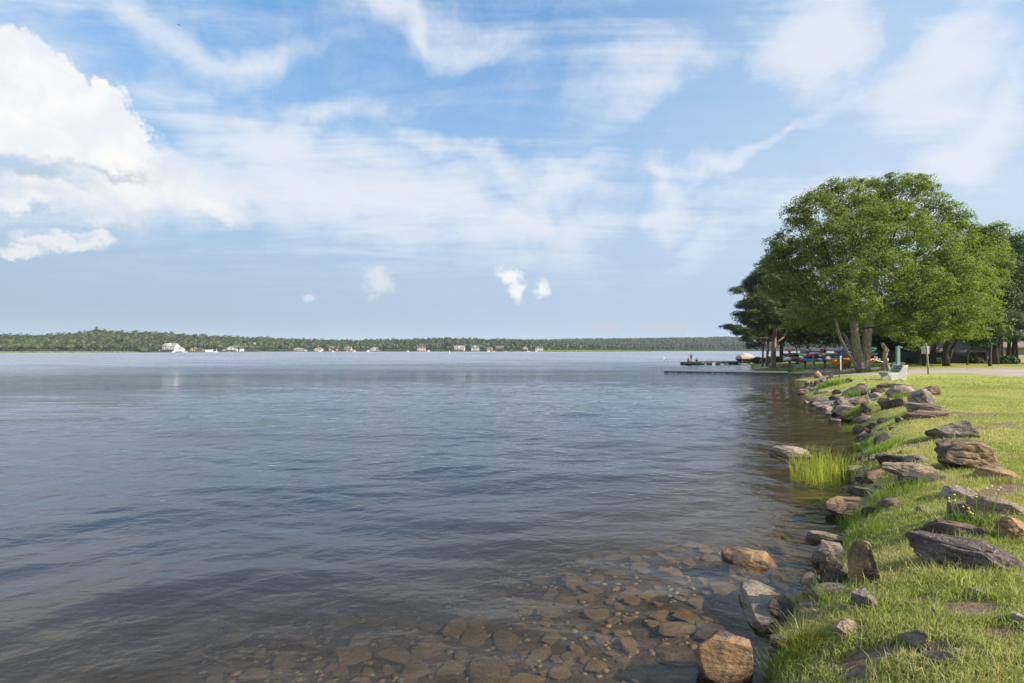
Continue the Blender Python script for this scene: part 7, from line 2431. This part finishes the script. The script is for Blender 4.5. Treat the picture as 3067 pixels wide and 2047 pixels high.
TUFTS = [
 (2378, 1832, .07, 150, .12, .25, .004, .008, 'lush_blade', 'grass_tuft', 'bright green tuft growing out of the water beside the big grey slab', 'grass tuft', .45),
 (2410, 1955, .10, 420, .14, .27, .002, .004, 'sedge_blade', 'sedge_tuft', 'fine yellowish-brown sedge tuft spilling over the dark mossy stone', 'sedge tuft', .9),
 (2350, 2010, .14, 130, .10, .24, .004, .009, 'lush_blade', 'grass_tuft', 'tall green blades at the water edge at the bottom of the picture', 'grass tuft', .6),
 (2500, 1800, .14, 120, .12, .28, .004, .009, 'lush_blade', 'grass_tuft', 'long arching blades at the foot of the upright pointed rock', 'grass tuft', .7),
 (2550, 1400, .2, 160, .18, .34, .006, .012, 'lush_blade', 'grass_tuft', 'tall bright tuft at the right end of the reed patch', 'grass tuft', .55),
 (2640, 1350, .4, 300, .14, .28, .006, .012, 'lush_blade', 'grass_tuft', 'lush tuft on the bank above the reed patch', 'grass tuft', .5),
 (2605, 1330, .3, 260, .14, .30, .006, .012, 'lush_blade', 'grass_tuft', 'lush overhanging tuft at the grey shore wedge', 'grass tuft', .5),
 (2560, 1290, .35, 240, .14, .30, .008, .014, 'lush_blade', 'grass_tuft', 'lush grass clump on the shore beyond the grey shore wedge', 'grass tuft', .5),
 (2562, 1245, .35, 300, .2, .42, .009, .016, 'lush_blade', 'grass_tuft', 'grass clump left of the pale spotted rock', 'grass tuft', .5),
 (2570, 1185, .4, 260, .2, .4, .010, .018, 'lush_blade', 'grass_tuft', 'grass clump under the long pinkish-white rock', 'grass tuft', .5),
 (2510, 1150, .5, 260, .2, .38, .012, .02, 'lush_blade', 'grass_tuft', 'weedy clump on the bank near the foot of the metal stake', 'grass tuft', .5),
 (2470, 1160, .4, 220, .2, .35, .012, .02, 'lush_blade', 'grass_tuft', 'dark green weedy clump behind the little white slab', 'grass tuft', .5),
 (2700, 1192, .3, 160, .15, .3, .010, .018, 'lush_blade', 'grass_tuft', 'grass clump in front of the big rounded mauve rock', 'grass tuft', .5),
 (2560, 1560, .18, 200, .10, .22, .004, .009, 'lush_blade', 'grass_tuft', 'lush clump right of the flat brown-and-orange rock', 'grass tuft', .5),
 (2600, 1600, .2, 160, .10, .2, .004, .009, 'lush_blade', 'grass_tuft', 'grass clump left of the upright pointed rock', 'grass tuft', .5),
 (2690, 1480, .3, 240, .15, .32, .004, .009, 'lush_blade', 'grass_tuft', 'long blades under the nearly black rock', 'grass tuft', .6),
 (2790, 1690, .3, 200, .09, .17, .004, .009, 'grass_blade', 'grass_tuft', 'long blades along the left front of the purple-black slab', 'grass tuft', .7),
 (2900, 1728, .35, 240, .09, .17, .004, .009, 'grass_blade', 'grass_tuft', 'long blades in front of the purple-black slab, middle', 'grass tuft', .7),
 (2290, 1114, 1.3, 700, .2, .4, .03, .06, 'lush_blade', 'grass_tuft', 'green sedgy clump at the gravel patch of the point', 'grass tuft', .4),
 (2330, 1116, 1.3, 700, .2, .45, .03, .06, 'lush_blade', 'grass_tuft', 'green sedgy clump beside the shore end of the metal dock', 'grass tuft', .4),
 (2250, 1030, .1, 2, .2, .45, .03, .06, 'lush_blade', None, '', '', .4),
]
for i, q in enumerate(TUFTS):
    if q[9] is None: continue
    px, py, rad, n, h0, h1, w0, w1, mt, nm, lab, ct, ln = q
    tuft_px(px, py, rad, n, h0, h1, w0, w1, mt, nm, lab, ct, lean=ln, seed=300 + i)

# yellow wildflower
g = gpt(2925, 1578)
root = empty('wildflower', g, 0, 'leafy plant with small yellow flowers in front of the long tan slab', 'flower')
r = np.random.default_rng(8)
n = 420
a = r.uniform(0, 6.28, n); q = .30 * np.sqrt(r.random(n))
V, T = blades(q * np.cos(a), q * np.sin(a) * .6, np.full(n, -.01), r.uniform(.06, .2, n), r.uniform(.006, .014, n), r, .6, (0, 0))
link('leaves', np_mesh('leaves', V, T, M['oak_leaf']), root)
fm = cmat('petal_yellow', (.75, .62, .03))
sp = [(-.30, -.02, .30), (-.22, 0, .27), (-.20, .03, .32), (-.26, .02, .25), (-.10, -.04, .16), (-.08, .0, .19), (-.06, -.02, .14), (-.12, .02, .2), (.02, .02, .30), (.05, .04, .36), (.16, .05, .38), (.22, .06, .40), (.26, .03, .37), (.30, .05, .39)]
V0, F0 = ico(1)
for x_, y_, z_ in sp:
    MB().tube([(x_ * .5, y_ * .5, -.02), (x_ * .85, y_, z_ * .6), (x_, y_, z_)], [.003, .0025, .002], 4).build('stem', M['grass_blade'], root)
    link('flower_head', np_mesh('flower_head', V0 * [.012, .012, .008], F0, fm), root, loc=(x_, y_, z_))

# flying insect high on the left
c = ptd(536, 75, 6.0)
root = empty('dragonfly', c, 0, 'small blue-grey winged insect flying high in the sky on the left', 'insect')
k = 6.0 / F
im = cmat('insect', (.05, .12, .25))
MB().tube([(-3 * k, 0, 4 * k), (0, 0, 0), (4 * k, 0, -5 * k)], [.5 * k, 1.4 * k, .5 * k], 6).build('body', im, root)
MB().add([(0, 0, .5 * k), (-9 * k, .01, 3.2 * k), (-3 * k, 0, -1 * k), (0, .004, .5 * k)], [(0, 1, 2)]).add([(0, 0, 0), (9 * k, .01, -1.2 * k), (3 * k, 0, -2.6 * k)], [(0, 1, 2)]).build('wings', im, root)

# ------------------------------------------------------------------ the air between here and the hills
hm, HN, hout = new_mat('haze')
hv = HN.node('ShaderNodeVolumePrincipled')
hv.inputs['Color'].default_value = (0.72, 0.85, 1.0, 1)
hv.inputs['Density'].default_value = 0.00011
HN.l.new(hv.outputs[0], hout.inputs['Volume'])
setp(MB().box(-3500, 4500, -700, 5900, -4.3, 140).build('haze', hm), 'thin summer haze over the lake', 'haze', kind='stuff')
